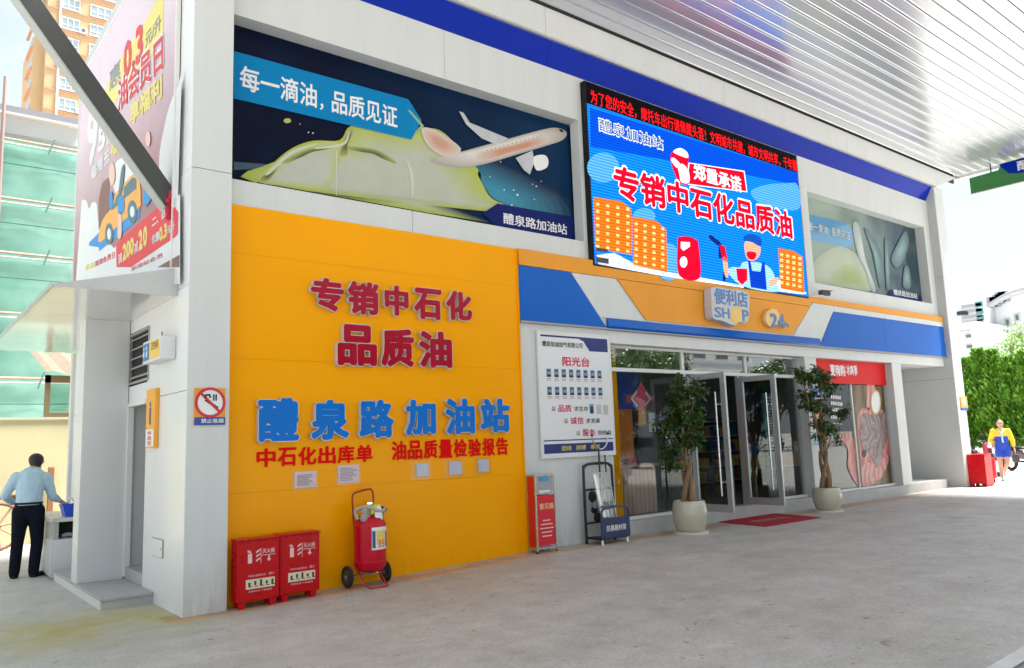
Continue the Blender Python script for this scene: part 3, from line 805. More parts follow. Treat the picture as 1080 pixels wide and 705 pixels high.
for f_ in ([s3(170, 430), s3(240, 396), s3(320, 384), s3(324, 389), s3(250, 403), s3(190, 432)], [s3(322, 412), s3(333, 374), s3(350, 345), s3(360, 348), s3(345, 385), s3(343, 412)], [s3(345, 388), s3(420, 398), s3(470, 428), s3(464, 434), s3(410, 408), s3(348, 398)], [s3(110, 478), s3(140, 448), s3(160, 440), s3(150, 462), s3(130, 482)]):
    soft('liquid_fold', G1, sm(f_, 4), (.33, .37, .14), (.12, .14, .04), 5, .45, y_-.0120)
fshape('liquid_highlight', mat('highlight_print', (.56, .58, .46), .3, coat=.1, spec=.2), G1, [sm([s3(128, 460), s3(190, 404), s3(255, 383), s3(258, 385), s3(196, 410), s3(140, 460)]), sm([s3(262, 392), s3(330, 380), s3(346, 352), s3(349, 354), s3(334, 386), s3(266, 396)]),
      [s3(313, 400), s3(316, 400), s3(315, 520), s3(313, 519)], sm([s3(500, 420), s3(520, 470), s3(515, 530), s3(510, 470)])], y_-.0152)
fshape('band', SKYB, G1, [[s3(42, 136), s3(505, 264), s3(541, 321), s3(513, 371), s3(42, 262)]], y_-.0165)
fshape('chevron', mat('chevron_print', (.30, .42, .20), .4), G1, [[s3(503, 292), s3(510, 294), s3(547, 335), s3(533, 350), s3(528, 346), s3(538, 334)]], y_-.0180)
def slogan(m, parent, bl, tr_, Y):
    a, b_ = PY(*bl, Y), PY(*tr_, Y); w2 = b_.x-a.x; h2 = b_.z-a.z
    text('每一滴油', m, parent, a, w2*.455, h2, off=.02); text('，', m, parent, (a.x+w2*.475, a.y, a.z-h2*.02), w2*.022, h2*.28, off=.02)
    text('品质见证', m, parent, (a.x+w2*.55, a.y, a.z), w2*.45, h2, off=.02)
slogan(PRWHITE, G1, (253, 94), (419, 113), y_-.019)
soft('fuselage', G1, sm([s3(560, 425), s3(640, 405), s3(760, 372), s3(860, 345), s3(900, 340), s3(925, 352), s3(915, 372), s3(870, 388), s3(790, 412), s3(700, 438), s3(630, 445)], 4), (.42, .38, .34), (.66, .62, .58), 6, .55, y_-.0145, cen=s3(770, 388))
soft('livery', G1, sm([s3(690, 408), s3(780, 384), s3(862, 362), s3(880, 372), s3(850, 388), s3(760, 413), s3(700, 430)], 4), (.60, .52, .46), (.56, .26, .17), 6, .45, y_-.0182)
soft('livery', G1, sm([s3(540, 342), s3(580, 348), s3(645, 395), s3(612, 418), s3(560, 392)], 4), (.42, .42, .30), (.55, .36, .27), 5, .4, y_-.0182)
fshape('cabin_windows', mat('cabin_window_print', (.16, .13, .12), .4), G1, [oval(*s3(715+i*11, 400-i*3.05), .55, .7, 6) for i in range(14)], y_-.0218)
fshape('wing', mat('wing_print', (.50, .52, .54), .35, var=.2, scale=5), G1, [[s3(640, 296), s3(652, 300), s3(668, 326), s3(770, 368), s3(740, 385), s3(700, 368), s3(658, 330)],
      [s3(790, 420), s3(835, 400), s3(840, 430), s3(828, 464), s3(812, 452)]], y_-.0200)
fshape('engine', PRWHITE, G1, [sm([s3(838, 418), s3(866, 412), s3(877, 426), s3(872, 446), s3(845, 452)])], y_-.0205)
fshape('cockpit', BLACK, G1, [[s3(905, 343), s3(915, 345), s3(918, 352), s3(908, 350)]], y_-.0205)
rs = random.Random(3)
fshape('droplets', PRWHITE, G1, [oval(*s3(x, y), r_, r_*.9, 8) for x, y, r_ in [(795, 518, 1.2), (785, 505, .8), (760, 505, .7), (845, 495, .8), (858, 482, .6), (835, 490, .6), (722, 470, .6), (750, 430, .7), (780, 545, .9), (895, 572, .8), (840, 530, .6), (218, 330, .6), (240, 352, .8), (252, 354, .8)]]
       , y_-.0125)
fshape('droplet', mat('gold_print', (.42, .42, .10), .4), G1, [oval(*s3(184, 321), 4, 2.6, 12)], y_-.0125)
fshape('name_label', LOGB, G1, [[s3(702, 567), s3(742, 541), s3(946, 577), s3(946, 638), s3(742, 604)]], y_-.0225)
ftext('醴泉路加油站', PRWHITE, G1, s3(758, 594), s3(926, 597), y_-.0245, off=.02)

G2 = thing('window_graphic', 'pale washed-out printed window graphic right of the LED screen', 'window graphic', (xr0, YR, wbot))
MB().box(xr0, xr1, YR, YR+.04, wbot+.001, wtop-.001).build('panel', gradmat('pale_green_print', (.30, .38, .32), (.02, .05, .07), 'X', 17.2, 20.6, .2, .2, 1.2, .4), G2)
def s9(x, y): return (864+x/5, 200+y/5)
def c2(x, y): return (830+x/3.204, 180+y/3.204)
fshape('band', mat('faded_blue_print', (.08, .28, .50), .3, coat=.8), G2, [[c2(62, 145), c2(200, 178), c2(236, 215), c2(215, 262), c2(64, 232)]], y_)
soft('faded_liquid', G2, sm([c2(75, 375), c2(78, 330), c2(120, 280), c2(180, 255), c2(235, 285), c2(270, 340), c2(290, 405), c2(180, 392)], 4), (.40, .46, .36), (.47, .51, .38), 6, .6, y_-.003)
soft('faded_fold', G2, sm([c2(145, 385), c2(165, 335), c2(215, 315), c2(262, 350), c2(278, 400), c2(215, 396)], 4), (.42, .48, .30), (.33, .42, .17), 6, .4, y_-.0068)
soft('faded_rim', G2, sm([c2(222, 185), c2(244, 188), c2(266, 300), c2(294, 380), c2(300, 408), c2(286, 406), c2(266, 340), c2(238, 280)], 4), (.36, .42, .38), (.52, .56, .52), 5, .5, y_-.0105)
for f_ in ([c2(352, 300), c2(372, 250), c2(400, 205), c2(412, 240), c2(396, 300), c2(372, 330)], [c2(398, 325), c2(414, 335), c2(418, 395), c2(392, 390)], [c2(262, 200), c2(276, 205), c2(312, 270), c2(330, 370), c2(312, 390), c2(290, 280)], [c2(330, 240), c2(340, 245), c2(348, 380), c2(336, 395)]):
    soft('splash', G2, sm(f_, 4), (.10, .15, .16), (.22, .36, .37), 7, .15, y_-.0140)
slogan(mat('faded_letter_print', (.55, .6, .6), .4), G2, c2(72, 200), c2(212, 208), y_-.018)
fshape('name_label', LOGB, G2, [[c2(340, 418), c2(352, 402), c2(452, 425), c2(456, 443), c2(354, 428)]], y_-.018)
ftext('醴泉路加油站', PRWHITE, G2, c2(362, 420), c2(440, 416), y_-.021, off=.02)

# ------------------------------------------------------------------ LED screen
YL = 8.90
L_ = thing('led_screen', 'large lit LED screen with orange buildings and red slogan over the shop fascia', 'screen', (9.0, YL, 4.5))
lx0, lx1, lz0, lz1 = 8.98, 15.32, 4.50, 7.62
MB().box(lx0-.03, lx1+.03, YL+.004, YW-.002, lz0-.03, lz1+.02).build('cabinet', BLACK, L_, bevel=.006)
q = MB(); q.box(lx1+.032, lx1+.07, YL+.01, YW-.003, lz0-.03, lz1+.02); q.build('side_trim', ALU, L_)
fb = MB().box(lx0, lx1, YL, YL+.003, lz0, 7.24).build('picture', led('led_blue', (.006, .22, .98), 1.0, .45), L_)
def sl(x, y): return (600+x/2.7115, 70+y/2.7115)
E1 = YL-.003
fshape('sky_glow', led('led_blue_deep', (.003, .10, .85), .75, .3), L_, [[sl(60, 118), sl(655, 305), sl(657, 340), sl(400, 290), sl(62, 230)]], E1+.001)
fshape('clouds', led('led_cloud', (.10, .42, .95), .9, .4), L_, [oval(*sl(98, 290), 17, 16), sm([sl(520, 360), sl(560, 340), sl(620, 335), sl(654, 340), sl(660, 405), sl(610, 410), sl(550, 395)])[:], oval(*sl(215, 430), 12, 9), oval(*sl(285, 560), 13, 20)], E1)
fshape('white_cloud', led('led_white', (.85, .9, .95), .9, .4), L_, [[sl(80, 540), sl(130, 534), sl(200, 572), sl(300, 592), sl(380, 605), sl(500, 628), sl(500, 634), sl(300, 606), sl(84, 566)], sm([sl(520, 610), sl(560, 600), sl(630, 620), sl(668, 640), sl(668, 652), sl(520, 630)])], E1-.001)
ORL = led('led_orange', (.95, .20, .015), .85, .4); YLL = led('led_yellow', (1.0, .62, .25), 1.0, .35); WHL = led('led_bright_white', (1, 1, 1), 1.0, .15)
REL = led('led_red', (.80, .004, .03), .9, .18); NVL = led('led_navy', (.01, .02, .16), .9, .1); SKL = led('led_skin', (.95, .45, .30), .9, .3); BLL = led('led_overall', (.005, .06, .62), .8, .3)
fshape('tower', ORL, L_, [[sl(70, 374), sl(150, 386), sl(178, 408), sl(180, 540), sl(76, 520)], [sl(180, 430), sl(250, 442), sl(279, 468), sl(282, 590), sl(184, 568)], [sl(598, 520), sl(640, 527), sl(668, 545), sl(674, 648), sl(606, 636)]], E1-.002)
wn = []
for (x0, y0, x1, y1, nx_, ny_, sk) in ((82, 390, 168, 404, 4, 7, 20), (192, 446, 268, 460, 4, 7, 18), (608, 534, 660, 545, 4, 6, 16)):
    for i in range(nx_):
        for j in range(ny_):
            x = x0+(x1-x0)*i/(nx_-1)-4; y = y0+(y1-y0)*i/(nx_-1)+j*sk
            wn.append([sl(x, y), sl(x+9, y+1.5), sl(x+9, y+10), sl(x, y+8.5)])
fshape('tower_windows', YLL, L_, wn, E1-.004)
fshape('fuel_pump', REL, L_, [sm([sl(311, 500), sl(318, 488), sl(345, 488), sl(366, 498), sl(371, 515), sl(374, 606), sl(315, 598)], 4)], E1-.003)
fshape('pump_mark', WHL, L_, [[sl(320, 502), sl(346, 504), sl(346, 516), sl(328, 528), sl(320, 520)], oval(*sl(328, 560), 4, 6, 12)], E1-.005)
fshape('attendant_shirt', led('led_light_blue', (.35, .70, 1.0), .95, .35), L_, [sm([sl(488, 575), sl(500, 560), sl(545, 562), sl(578, 580), sl(594, 620), sl(596, 646), sl(500, 630), sl(455, 590), sl(465, 575)])], E1-.003)
fshape('attendant_overalls', BLL, L_, [[sl(512, 555), sl(519, 556), sl(524, 585), sl(548, 588), sl(553, 560), sl(560, 562), sl(566, 640), sl(520, 632)]], E1-.005)
fshape('attendant_face', SKL, L_, [sm([sl(502, 505), sl(525, 500), sl(546, 510), sl(546, 540), sl(528, 556), sl(508, 548)]), sm([sl(440, 548), sl(452, 555), sl(456, 600), sl(446, 598)]), sm([sl(572, 615), sl(596, 604), sl(600, 612), sl(580, 630)])], E1-.006)
fshape('attendant_cap', led('led_cap', (.01, .10, .55), .8, .3), L_, [sm([sl(500, 498), sl(504, 484), sl(528, 480), sl(550, 494), sl(548, 515), sl(522, 503)])], E1-.007)
fshape('attendant_beard', REL, L_, [sm([sl(508, 534), sl(522, 530), sl(536, 536), sl(530, 552), sl(514, 550)])], E1-.007)
fshape('shirt_badge', REL, L_, [[sl(478, 578), sl(510, 580), sl(510, 612), sl(495, 626), sl(482, 612)]], E1-.008)
fshape('nozzle', NVL, L_, [[sl(399, 486), sl(406, 482), sl(432, 502), sl(442, 520), sl(440, 550), sl(428, 548), sl(428, 515), sl(404, 496)], sm([sl(440, 520), sl(452, 570), sl(448, 612), sl(440, 610), sl(444, 570)])], E1-.004)
fshape('nozzle_grip', REL, L_, [[sl(430, 510), sl(446, 516), sl(455, 560), sl(440, 556)]], E1-.006)
fshape('station_sign_glow', led('led_pale', (.55, .75, 1), .9, .2), L_, [], E1) if False else None
ftext('醴泉加油站', led('led_text_white', (.8, .9, 1), .9, .15), L_, (631.5, 139), (699.5, 145), E1-.002, off=.045)
ftext('醴泉加油站', NVL, L_, (632.4, 138), (698.6, 146), E1-.004, off=.0)
def outl(pts, d):                              # same outline grown from its middle
    cx = sum(p[0] for p in pts)/len(pts); cy = sum(p[1] for p in pts)/len(pts)
    return [(x+math.copysign(d, x-cx), y+math.copysign(d, y-cy)) for x, y in pts]
plate = [sl(345, 278), sl(500, 302), sl(508, 358), sl(338, 336)]
fshape('plate_rim', WHL, L_, [outl(plate, .9)], E1-.002)
fshape('plate', REL, L_, [plate], E1-.004)
ftext('郑重承诺', WHL, L_, sl(358, 324), sl(492, 318), E1-.006, off=.035)
hand = [sl(290, 262), sl(298, 244), sl(320, 236), sl(342, 255), sl(340, 285), sl(344, 335), sl(318, 334), sl(300, 300)]
fshape('handshake_mark', REL, L_, [sm(hand)], E1-.003)
fshape('handshake_light', WHL, L_, [sm([sl(298, 244), sl(318, 234), sl(338, 246), sl(340, 262), sl(318, 256)]), sm([sl(312, 285), sl(326, 280), sl(342, 300), sl(344, 332), sl(322, 332), sl(316, 310)]), sm([sl(292, 268), sl(300, 262), sl(318, 280), sl(308, 290)])], E1-.005)
ftext('专销中石化品质油', WHL, L_, (647, 210.2), (835, 222.5), E1-.004, off=.075)
ftext('专销中石化品质油', REL, L_, (648, 209), (834, 224), E1-.007, off=.042)
MB().box(lx0, lx1, YL, YL+.003, 7.242, lz1).build('ticker', mat('ticker_black', (.004, .004, .005), .6, spec=.05), L_)
ftext('为了您的安全，摩托车出行请佩戴头盔！文明城市共建，城市文明共享，千年醴', led('led_ticker_red', (1.0, .01, .015), 1.1, .1), L_, (623.3, 109.5), (840, 169.5), E1, off=.008)
fshape('dead_cells', mat('dead_led', (.06, .06, .07), .6), L_, [[sl(78, 518), sl(112, 524), sl(112, 532), sl(78, 528)], [sl(78, 545), sl(114, 551), sl(114, 566), sl(78, 560)]], E1-.006)

# ------------------------------------------------------------------ raised letters on the yellow wall
YY = 8.975
def raised(body_rects, face, label, name='wall_sign', depth=.075):
    a = PY(body_rects[0][1], body_rects[0][4], YY)
    t = thing(name, label, 'sign', (a.x, YY, a.z))
    for ch, l, r, tp, bt in body_rects:
        Yf_ = YY-depth
        mx_, my = (l+r)/2, (tp+bt)/2
        x0, x1 = PY(l, my, Yf_).x, PY(r, my, Yf_).x; z1, z0 = PY(mx_, tp, Yf_).z, PY(mx_, bt, Yf_).z
        W, H_ = x1-x0, z1-z0
        me = text_mesh(ch, W, H_, depth/2, .070, LETEDGE)
        tilt = Matrix.Rotation(random.uniform(-.02, .02), 4, 'X') @ Matrix.Rotation(random.uniform(-.02, .02), 4, 'Z')
        me.transform(Matrix.Translation((x0, YY-depth/2-.006, z0)) @ FAC.to_4x4())
        o = link('character', me, t)
        mf = text_mesh(ch, W*.965, H_*.965, .004, .053, face)
        mf.transform(Matrix.Translation((x0+W*.0175, YY-depth-.008, z0+H_*.0175)) @ FAC.to_4x4())
        link('face', mf, o)
    return t
raised([('专', 327, 363, 293, 329), ('销', 366, 400, 297, 333), ('中', 405, 431, 301, 334), ('石', 436, 466, 304, 338), ('化', 470, 498, 307, 339)], REDF, 'upper line of raised red chrome-edged characters on yellow wall, five of them')
raised([('品', 355, 398, 342, 387), ('质', 401, 437, 346, 388), ('油', 441, 477, 349, 389)], REDF, 'three large raised red characters in the second line on yellow wall')
raised([('醴', 271, 316, 419, 467), ('泉', 327, 369, 421, 465), ('路', 378, 416, 421, 463), ('加', 427, 460, 421, 460), ('油', 469, 501, 420, 459), ('站', 506, 538, 420, 457)], BLUEF, 'six raised blue chrome-edged characters in a row on yellow wall')
for txt, bl, tr_, lab in (('中石化出库单', (269, 493.5), (393.5, 469), 'flat red six-character line on the left under the blue characters'), ('油品质量检验报告', (412, 486), (536, 461.5), 'flat red eight-character line on the right under the blue characters')):
    a = PY(*bl, YY)
    t = thing('wall_lettering', lab, 'lettering', a)
    for k, ch in enumerate(txt):
        e = PY(*tr_, YY); n = len(txt); wch = (e.x-a.x)/n
        text(ch, REDP, t, (a.x+wch*(k+.05), YY-.012, a.z), wch*.9, e.z-a.z, ext=.002, off=.036, name='character')
# papers in clear sleeves
SLEEVE = glassmat('clear_sleeve', (.95, .94, .94), .04, .15)
PINK = mat('pink_paper', (.66, .55, .62), .6, var=.1, scale=40)
for k, (l, tp, r, bt, kind) in enumerate(((308, 496, 335, 517, 0), (354, 489, 380, 512, 0), (433, 486, 455, 506, 1), (468, 484, 490, 504, 1), (499, 482, 518, 501, 1))):
    lab = ['pink paper in clear sleeve, leftmost under the red lettering', 'pink paper in clear sleeve above the wheeled extinguisher', 'small bluish paper in sleeve, left of the group of three', 'small bluish paper in sleeve, middle of the group of three', 'small bluish paper in sleeve, rightmost of the group of three'][k]
    a = PY(l, bt, YY-.006); e = PY(r, tp, YY-.006)
    x0, x1, z0, z1 = a.x, e.x, PY((l+r)/2, bt, YY).z, PY((l+r)/2, tp, YY).z
    t = thing('posted_paper', lab, 'paper', (x0, YY, z0), 'papers on the yellow wall')
    if kind == 0:
        MB().box(x0+.03, x1-.02, YY-.010, YY-.007, z0+.03, z1-.02).build('sheet', PINK, t)
        q = MB()
        for j in range(9): q.box(x0+.06, x1-.05-random.uniform(0, .08), YY-.0125, YY-.0115, z1-.06-j*(z1-z0-.1)/9, z1-.052-j*(z1-z0-.1)/9)
        q.build('print_lines', mat('grey_ink', (.25, .2, .24), .6), t)
    else:
        MB().box(x0+.09, x1-.05, YY-.010, YY-.007, z0+.04, z1-.04).build('sheet', mat('bluish_paper', (.50, .55, .68), .6, var=.15, scale=25), t)
    MB().poly([(x0, YY-.015, z0), (x1, YY-.015, z0), (x1, YY-.015, z1), (x0, YY-.015, z1)]).build('sleeve', SLEEVE, t)

# ------------------------------------------------------------------ noticeboard
YB = 8.975
NB = thing('noticeboard', 'tall white noticeboard with red heading and small staff photos on white wall', 'noticeboard', PY(573, 483, YB))
bx0, bx1, bz0, bz1 = PY(570, 420, YB).x, PY(645.5, 420, YB).x, PY(611, 480.5, YB).z, PY(606, 353, YB).z
MB().box(bx0, bx1, YB, YB+.03, bz0, bz1).build('board', mat('board_white', (.72, .72, .74), .35, coat=.3), NB, bevel=.004)
q = MB()
q.box(bx0-.02, bx1+.02, YB-.006, YB+.035, bz1, bz1+.022); q.box(bx0-.02, bx1+.02, YB-.006, YB+.035, bz0-.022, bz0); q.box(bx0-.02, bx0, YB-.006, YB+.035, bz0, bz1); q.box(bx1, bx1+.02, YB-.006, YB+.035, bz0, bz1)
q.build('frame', ALUW, NB)
def nb(u, v): return (bx0+(bx1-bx0)*u, bz1-(bz1-bz0)*v)      # board coordinates 0..1
def nbpoly(name, m, polys, d):
    q = MB()
    for p in polys: q.poly([(nb(u, v)[0], YB-d, nb(u, v)[1]) for u, v in p])
    q.build(name, m, NB)
def rc(u0, v0, u1, v1): return [(u0, v1), (u1, v1), (u1, v0), (u0, v0)]
NAV = mat('board_navy', (.008, .02, .16), .35, var=.3, scale=5)
nbpoly('header_band', NAV, [[(.03, .035), (.03, .02), (.97, .02), (.97, .135), (.70, .135), (.62, .055), (.55, .035)]], .003)
nbpoly('footer_band', NAV, [rc(.02, .90, .98, .975), rc(.02, .868, .98, .877)], .003)
def nbt(body, m, u0, v0, u1, v1, **k):
    a = nb(u0, v1); e = nb(u1, v0); return text(body, m, NB, (a[0], YB-.006, a[1]), e[0]-a[0], e[1]-a[1], **k)
nbt('醴泉加油加气有限公司', BLACK, .05, .07, .60, .115, off=.012)
nbt('阳光台', mat('board_red', (.65, .01, .07), .45), .31, .19, .69, .27, off=.028)
BLK2 = mat('board_ink', (.05, .05, .05), .5); RED2 = mat('board_red_text', (.6, .01, .07), .5)
for (u, v, a_, b_, c_, d_) in ((.14, .60, '以', '品质', '求生存', .56), (.30, .70, '以', '诚信', '求发展', .52), (.46, .80, '以', '服务', '创效益', .52)):
    nbt(a_, BLK2, u, v, u+.05, v+.038); nbt(b_, RED2, u+.085, v-.012, u+.265, v+.045, off=.02); nbt(c_, BLK2, u+.30, v, u+.50, v+.04)
nbt('团结   拼搏   奉献', mat('board_yellow', (.75, .62, .08), .5), .25, .917, .78, .957, off=.014)
PHB = mat('photo_blue', (.10, .32, .55), .5); PHD = mat('photo_dark', (.02, .03, .05), .6); PHS = mat('photo_skin', (.45, .27, .2), .6); PHG = mat('photo_caption', (.45, .35, .38), .6)
ph = []; dk = []; skn = []; cp = []
for r_ in range(2):
    for i in range(8):
        u = .09+i*.101; v = .295+r_*.145; ph.append(rc(u, v, u+.062, v+.068)); dk.append(rc(u+.012, v+.008, u+.05, v+.03)); dk.append(rc(u+.006, v+.048, u+.056, v+.068)); skn.append(rc(u+.02, v+.02, u+.042, v+.046)); cp.append(rc(u+.005, v+.078, u+.057, v+.086)); cp.append(rc(u+.0, v+.092, u+.06, v+.098))
ph.append(rc(.66, .58, .72, .66)); dk.append(rc(.67, .60, .71, .66))
nbpoly('photo', PHB, ph, .003); nbpoly('photo_hair', PHD, dk, .005); nbpoly('photo_face', PHS, skn, .007); nbpoly('photo_caption', PHG, cp, .003)
nbpoly('blank_slot', mat('slot_grey', (.48, .49, .52), .5), [rc(.76, .585, .83, .665), rc(.86, .59, .93, .67)], .003)

# ------------------------------------------------------------------ projecting shop sign and 24 h sign
YS_ = 8.74
def cloudplate(name, label, outline_px, YFt, depth, m, cat='sign'):
    t = thing(name, label, cat, PY(*outline_px[0], YFt))
    pts = [PY(x, y, YFt) for x, y in outline_px]
    q = MB(); q.prism([Vector((p.x, YFt, p.z)) for p in pts], (0, depth, 0)); q.build('body', m, t, bevel=.006)
    return t
SG = mat('sign_grey_white', (.52, .54, .56), .35, var=.08, scale=8)
sh = cloudplate('shop_sign', 'silver cloud-shaped shop sign with blue letters and yellow disc on orange fascia', sm([(752, 303), (770, 305), (788, 308), (790.5, 318), (790, 332), (788, 340), (780, 340), (776, 343.5), (770, 342), (762, 338.5), (753, 336.5), (751, 328), (750.5, 312)], 3), YS_, .17, SG)
BLT = mat('sign_blue_letter', (.10, .22, .46), .35)
ftext('便利店', BLT, sh, (754, 320.5), (788, 308.5), YS_-.004, ext=.003, off=.03)
ftext('SH', BLT, sh, (754, 334.5), (769, 325.5), YS_-.004, ext=.003, off=.02)
ftext('P', BLT, sh, (783.5, 339), (789.5, 327.5), YS_-.004, ext=.003, off=.02)
fshape('disc', mat('sign_yellow', (.85, .55, .12), .4), sh, [oval(776.5, 332, 6, 9.2)], YS_-.006)
fshape('disc_centre', mat('sign_peach', (.85, .5, .4), .4), sh, [oval(776, 330.5, 2.2, 2.6)], YS_-.009)
h24 = cloudplate('opening_hours_sign', 'round yellow sign reading 24h on the orange fascia', oval(815, 335.5, 7.6, 9.6, 28), 8.84, .08, mat('sign_cream', (.80, .55, .25), .4))
ftext('24', BLT, h24, (813.5, 345), (827, 332), 8.832, ext=.006, off=.035)
ftext('h', BLT, h24, (827.5, 345), (831.5, 339.5), 8.832, ext=.006, off=.03)

# ------------------------------------------------------------------ small signs on the pillar and the side wall
NS = thing('no_smoking_sign', 'square orange no smoking sign on the white corner pillar', 'sign', PY(204, 449, YP))
nx0, nx1, nz0, nz1 = PY(205, 430, YP-.02).x, PY(237.5, 430, YP-.02).x, PY(220, 448.5, YP-.02).z, PY(220, 409.5, YP-.02).z
MB().box(nx0, nx1, YP-.022, YP-.002, nz0, nz1).build('plate', mat('sign_orange', (.80, .30, .01), .35, coat=.3), NS, bevel=.003)
MB().box(nx0, nx1, YP-.0255, YP-.0225, nz0, nz0+.085).build('caption_band', mat('sign_blue', (.01, .06, .30), .4), NS)
text('禁止吸烟', PRWHITE, NS, (nx0+.07, YP-.028, nz0+.02), .24, .05, off=.02)
ncx, ncz = (nx0+nx1)/2, nz0+.085+(nz1-nz0-.085)/2
def ring(cx, cz, ra, rb, Y, n=36):
    q = MB(); v = []
    for i in range(n):
        t = 2*math.pi*i/n; v += [(cx+ra*math.cos(t), Y, cz+ra*math.sin(t)), (cx+rb*math.cos(t), Y, cz+rb*math.sin(t))]
    q.add(v, [(2*i, 2*((i+1) % n), 2*((i+1) % n)+1, 2*i+1) for i in range(n)]); return q
MB().poly([(ncx+.145*math.cos(2*math.pi*i/32), YP-.025, ncz+.145*math.sin(2*math.pi*i/32)) for i in range(32)]).build('disc', PRWHITE, NS)
q = MB(); q.hexa([(ncx-.06, YP-.0285, ncz+.02), (ncx+.075, YP-.0285, ncz-.075), (ncx+.075, YP-.027, ncz-.075), (ncx-.06, YP-.027, ncz+.02), (ncx-.045, YP-.0285, ncz+.045), (ncx+.09, YP-.0285, ncz-.05), (ncx+.09, YP-.027, ncz-.05), (ncx-.045, YP-.027, ncz+.045)])
q.tube([(ncx-.055, YP-.028, ncz+.045), (ncx-.05, YP-.028, ncz+.08), (ncx-.01, YP-.028, ncz+.085), (ncx, YP-.028, ncz+.055)], .011, 6)
q.box(ncx+.03, ncx+.045, YP-.029, YP-.027, ncz+.02, ncz+.09); q.box(ncx+.055, ncx+.07, YP-.029, YP-.027, ncz+.02, ncz+.09)
q.build('cigarette_mark', BLACK, NS)
q = ring(ncx, ncz, .135, .165, YP-.031)
q.poly([(ncx-.105, YP-.032, ncz+.085), (ncx-.085, YP-.032, ncz+.105), (ncx+.105, YP-.032, ncz-.085), (ncx+.085, YP-.032, ncz-.105)])
q.build('prohibition_ring', mat('sign_red', (.55, .015, .03), .4), NS)

TS = thing('toilet_sign', 'small white light box with blue and yellow toilet sign by the louvre', 'sign', (XS, 10.1, 2.8))
tx = 2.42; ty0, ty1 = PX(169, 360, tx).y, PX(150.5, 375, tx).y; tz1, tz0 = PX(169, 354, tx).z, PX(169, 378, tx).z
MB().box(tx, XS-.002, ty0, ty1, tz0, tz1).build('box', mat('sign_box_white', (.66, .67, .67), .35), TS, bevel=.01)
ym = ty1-(ty1-ty0)*.40
MB().box(tx-.004, tx-.001, ym+.005, ty1-.03, tz0+.03, tz1-.03).build('blue_face', mat('toilet_blue', (.01, .16, .50), .4), TS)
MB().box(tx-.004, tx-.001, ty0+.03, ym-.005, tz0+.03, tz1-.03).build('yellow_face', mat('toilet_yellow', (.85, .55, .10), .4), TS)
text('卫生间', BLACK, TS, (tx-.006, ym-.08, (tz0+tz1)/2), ym-ty0-.16, .09, B=SID, off=.012)
q = MB()
for s in (0, 1):
    yc = ym+.08+s*(ty1-ym-.03)*.45; q.box(tx-.007, tx-.005, yc, yc+.05, tz0+.07, tz1-.12); q.ball((tx-.006, yc+.025, tz1-.085), .002, .024, .024, 8, 6)
q.build('figures', PRWHITE, TS)
q = MB(); q.cone((XS-.02, (ty0+ty1)/2, tz1), (XS-.02, (ty0+ty1)/2, tz1+.05), .006, seg=6); q.cone((tx+.03, ty0+.05, tz1), (tx+.03, ty0+.05, tz1+.05), .006, seg=6); q.build('hanger', BLACKM, TS)
VS = thing('door_sign', 'tall narrow orange sign plate beside the side doorway', 'sign', (XS, 10.2, 1.8))
vy1, vy0 = PX(154, 440, XS-.05).y, PX(163, 440, XS-.05).y; vz0, vz1 = PX(158, 473, XS-.05).z, PX(158, 411, XS-.05).z
MB().box(XS-.05, XS-.001, vy0, vy1, vz0, vz1).build('plate', mat('door_sign_orange', (.85, .38, .03), .4), VS, bevel=.004)
MB().box(XS-.054, XS-.051, vy0+.02, vy1-.02, vz0+.02, vz0+.22).build('white_field', PRWHITE, VS)
for i, ch in enumerate('休息室'): text(ch, REDP, VS, (XS-.056, vy1-.09, vz0+.155-.06*i), vy1-vy0-.18, .05, B=SID, off=.012)
q = MB(); yc = (vy0+vy1)/2; q.box(XS-.054, XS-.052, yc-.03, yc+.03, vz1-.42, vz1-.22); q.ball((XS-.053, yc, vz1-.18), .002, .03, .03, 8, 6); q.build('figure', mat('figure_navy', (.02, .05, .2), .4), VS)
HT = thing('wall_hatch', 'small square access hatch low on the white side wall', 'hatch', (XS, 9.8, .5))
hy1, hy0 = PX(160.5, 578, XS).y, PX(172.5, 575, XS).y; hz0, hz1 = PX(167, 588, XS).z, PX(167, 568, XS).z
MB().box(XS-.006, XS-.001, hy0, hy1, hz0, hz1).build('frame', mat('hatch_grey', (.2, .2, .2), .5), HT)  # grey frame, a thin edge of it left round the hatch door
MB().box(XS-.014, XS-.0065, hy0+.012, hy1-.008, hz0+.008, hz1-.008).build('door', SIDEW, HT, bevel=.002)
MB().cone((XS-.014, hy0+.05, (hz0+hz1)/2), (XS-.022, hy0+.05, (hz0+hz1)/2), .015, seg=10).build('lock', STEEL, HT)
RS = thing('orange_plate_sign', 'little orange sign with blue foot on the far right pillar', 'sign', (22.1, YP, 2.2))
rx0, rx1, rz0, rz1 = PY(1012.5, 425, YP).x, PY(1019.5, 425, YP).x, PY(1016, 433, YP).z, PY(1016, 418.5, YP).z
MB().box(rx0, rx1, YP-.02, YP-.001, rz0+.07, rz1).build('plate', mat('sign_orange', (.8, .3, .01)), RS)
MB().box(rx0, rx1, YP-.02, YP-.001, rz0, rz0+.068).build('caption_band', mat('sign_blue', (.01, .06, .3)), RS)
MB().poly([((rx0+rx1)/2+.1*math.cos(i*.4), YP-.023, (rz0+rz1)/2+.05+.1*math.sin(i*.4)) for i in range(16)]).build('disc', PRWHITE, RS)

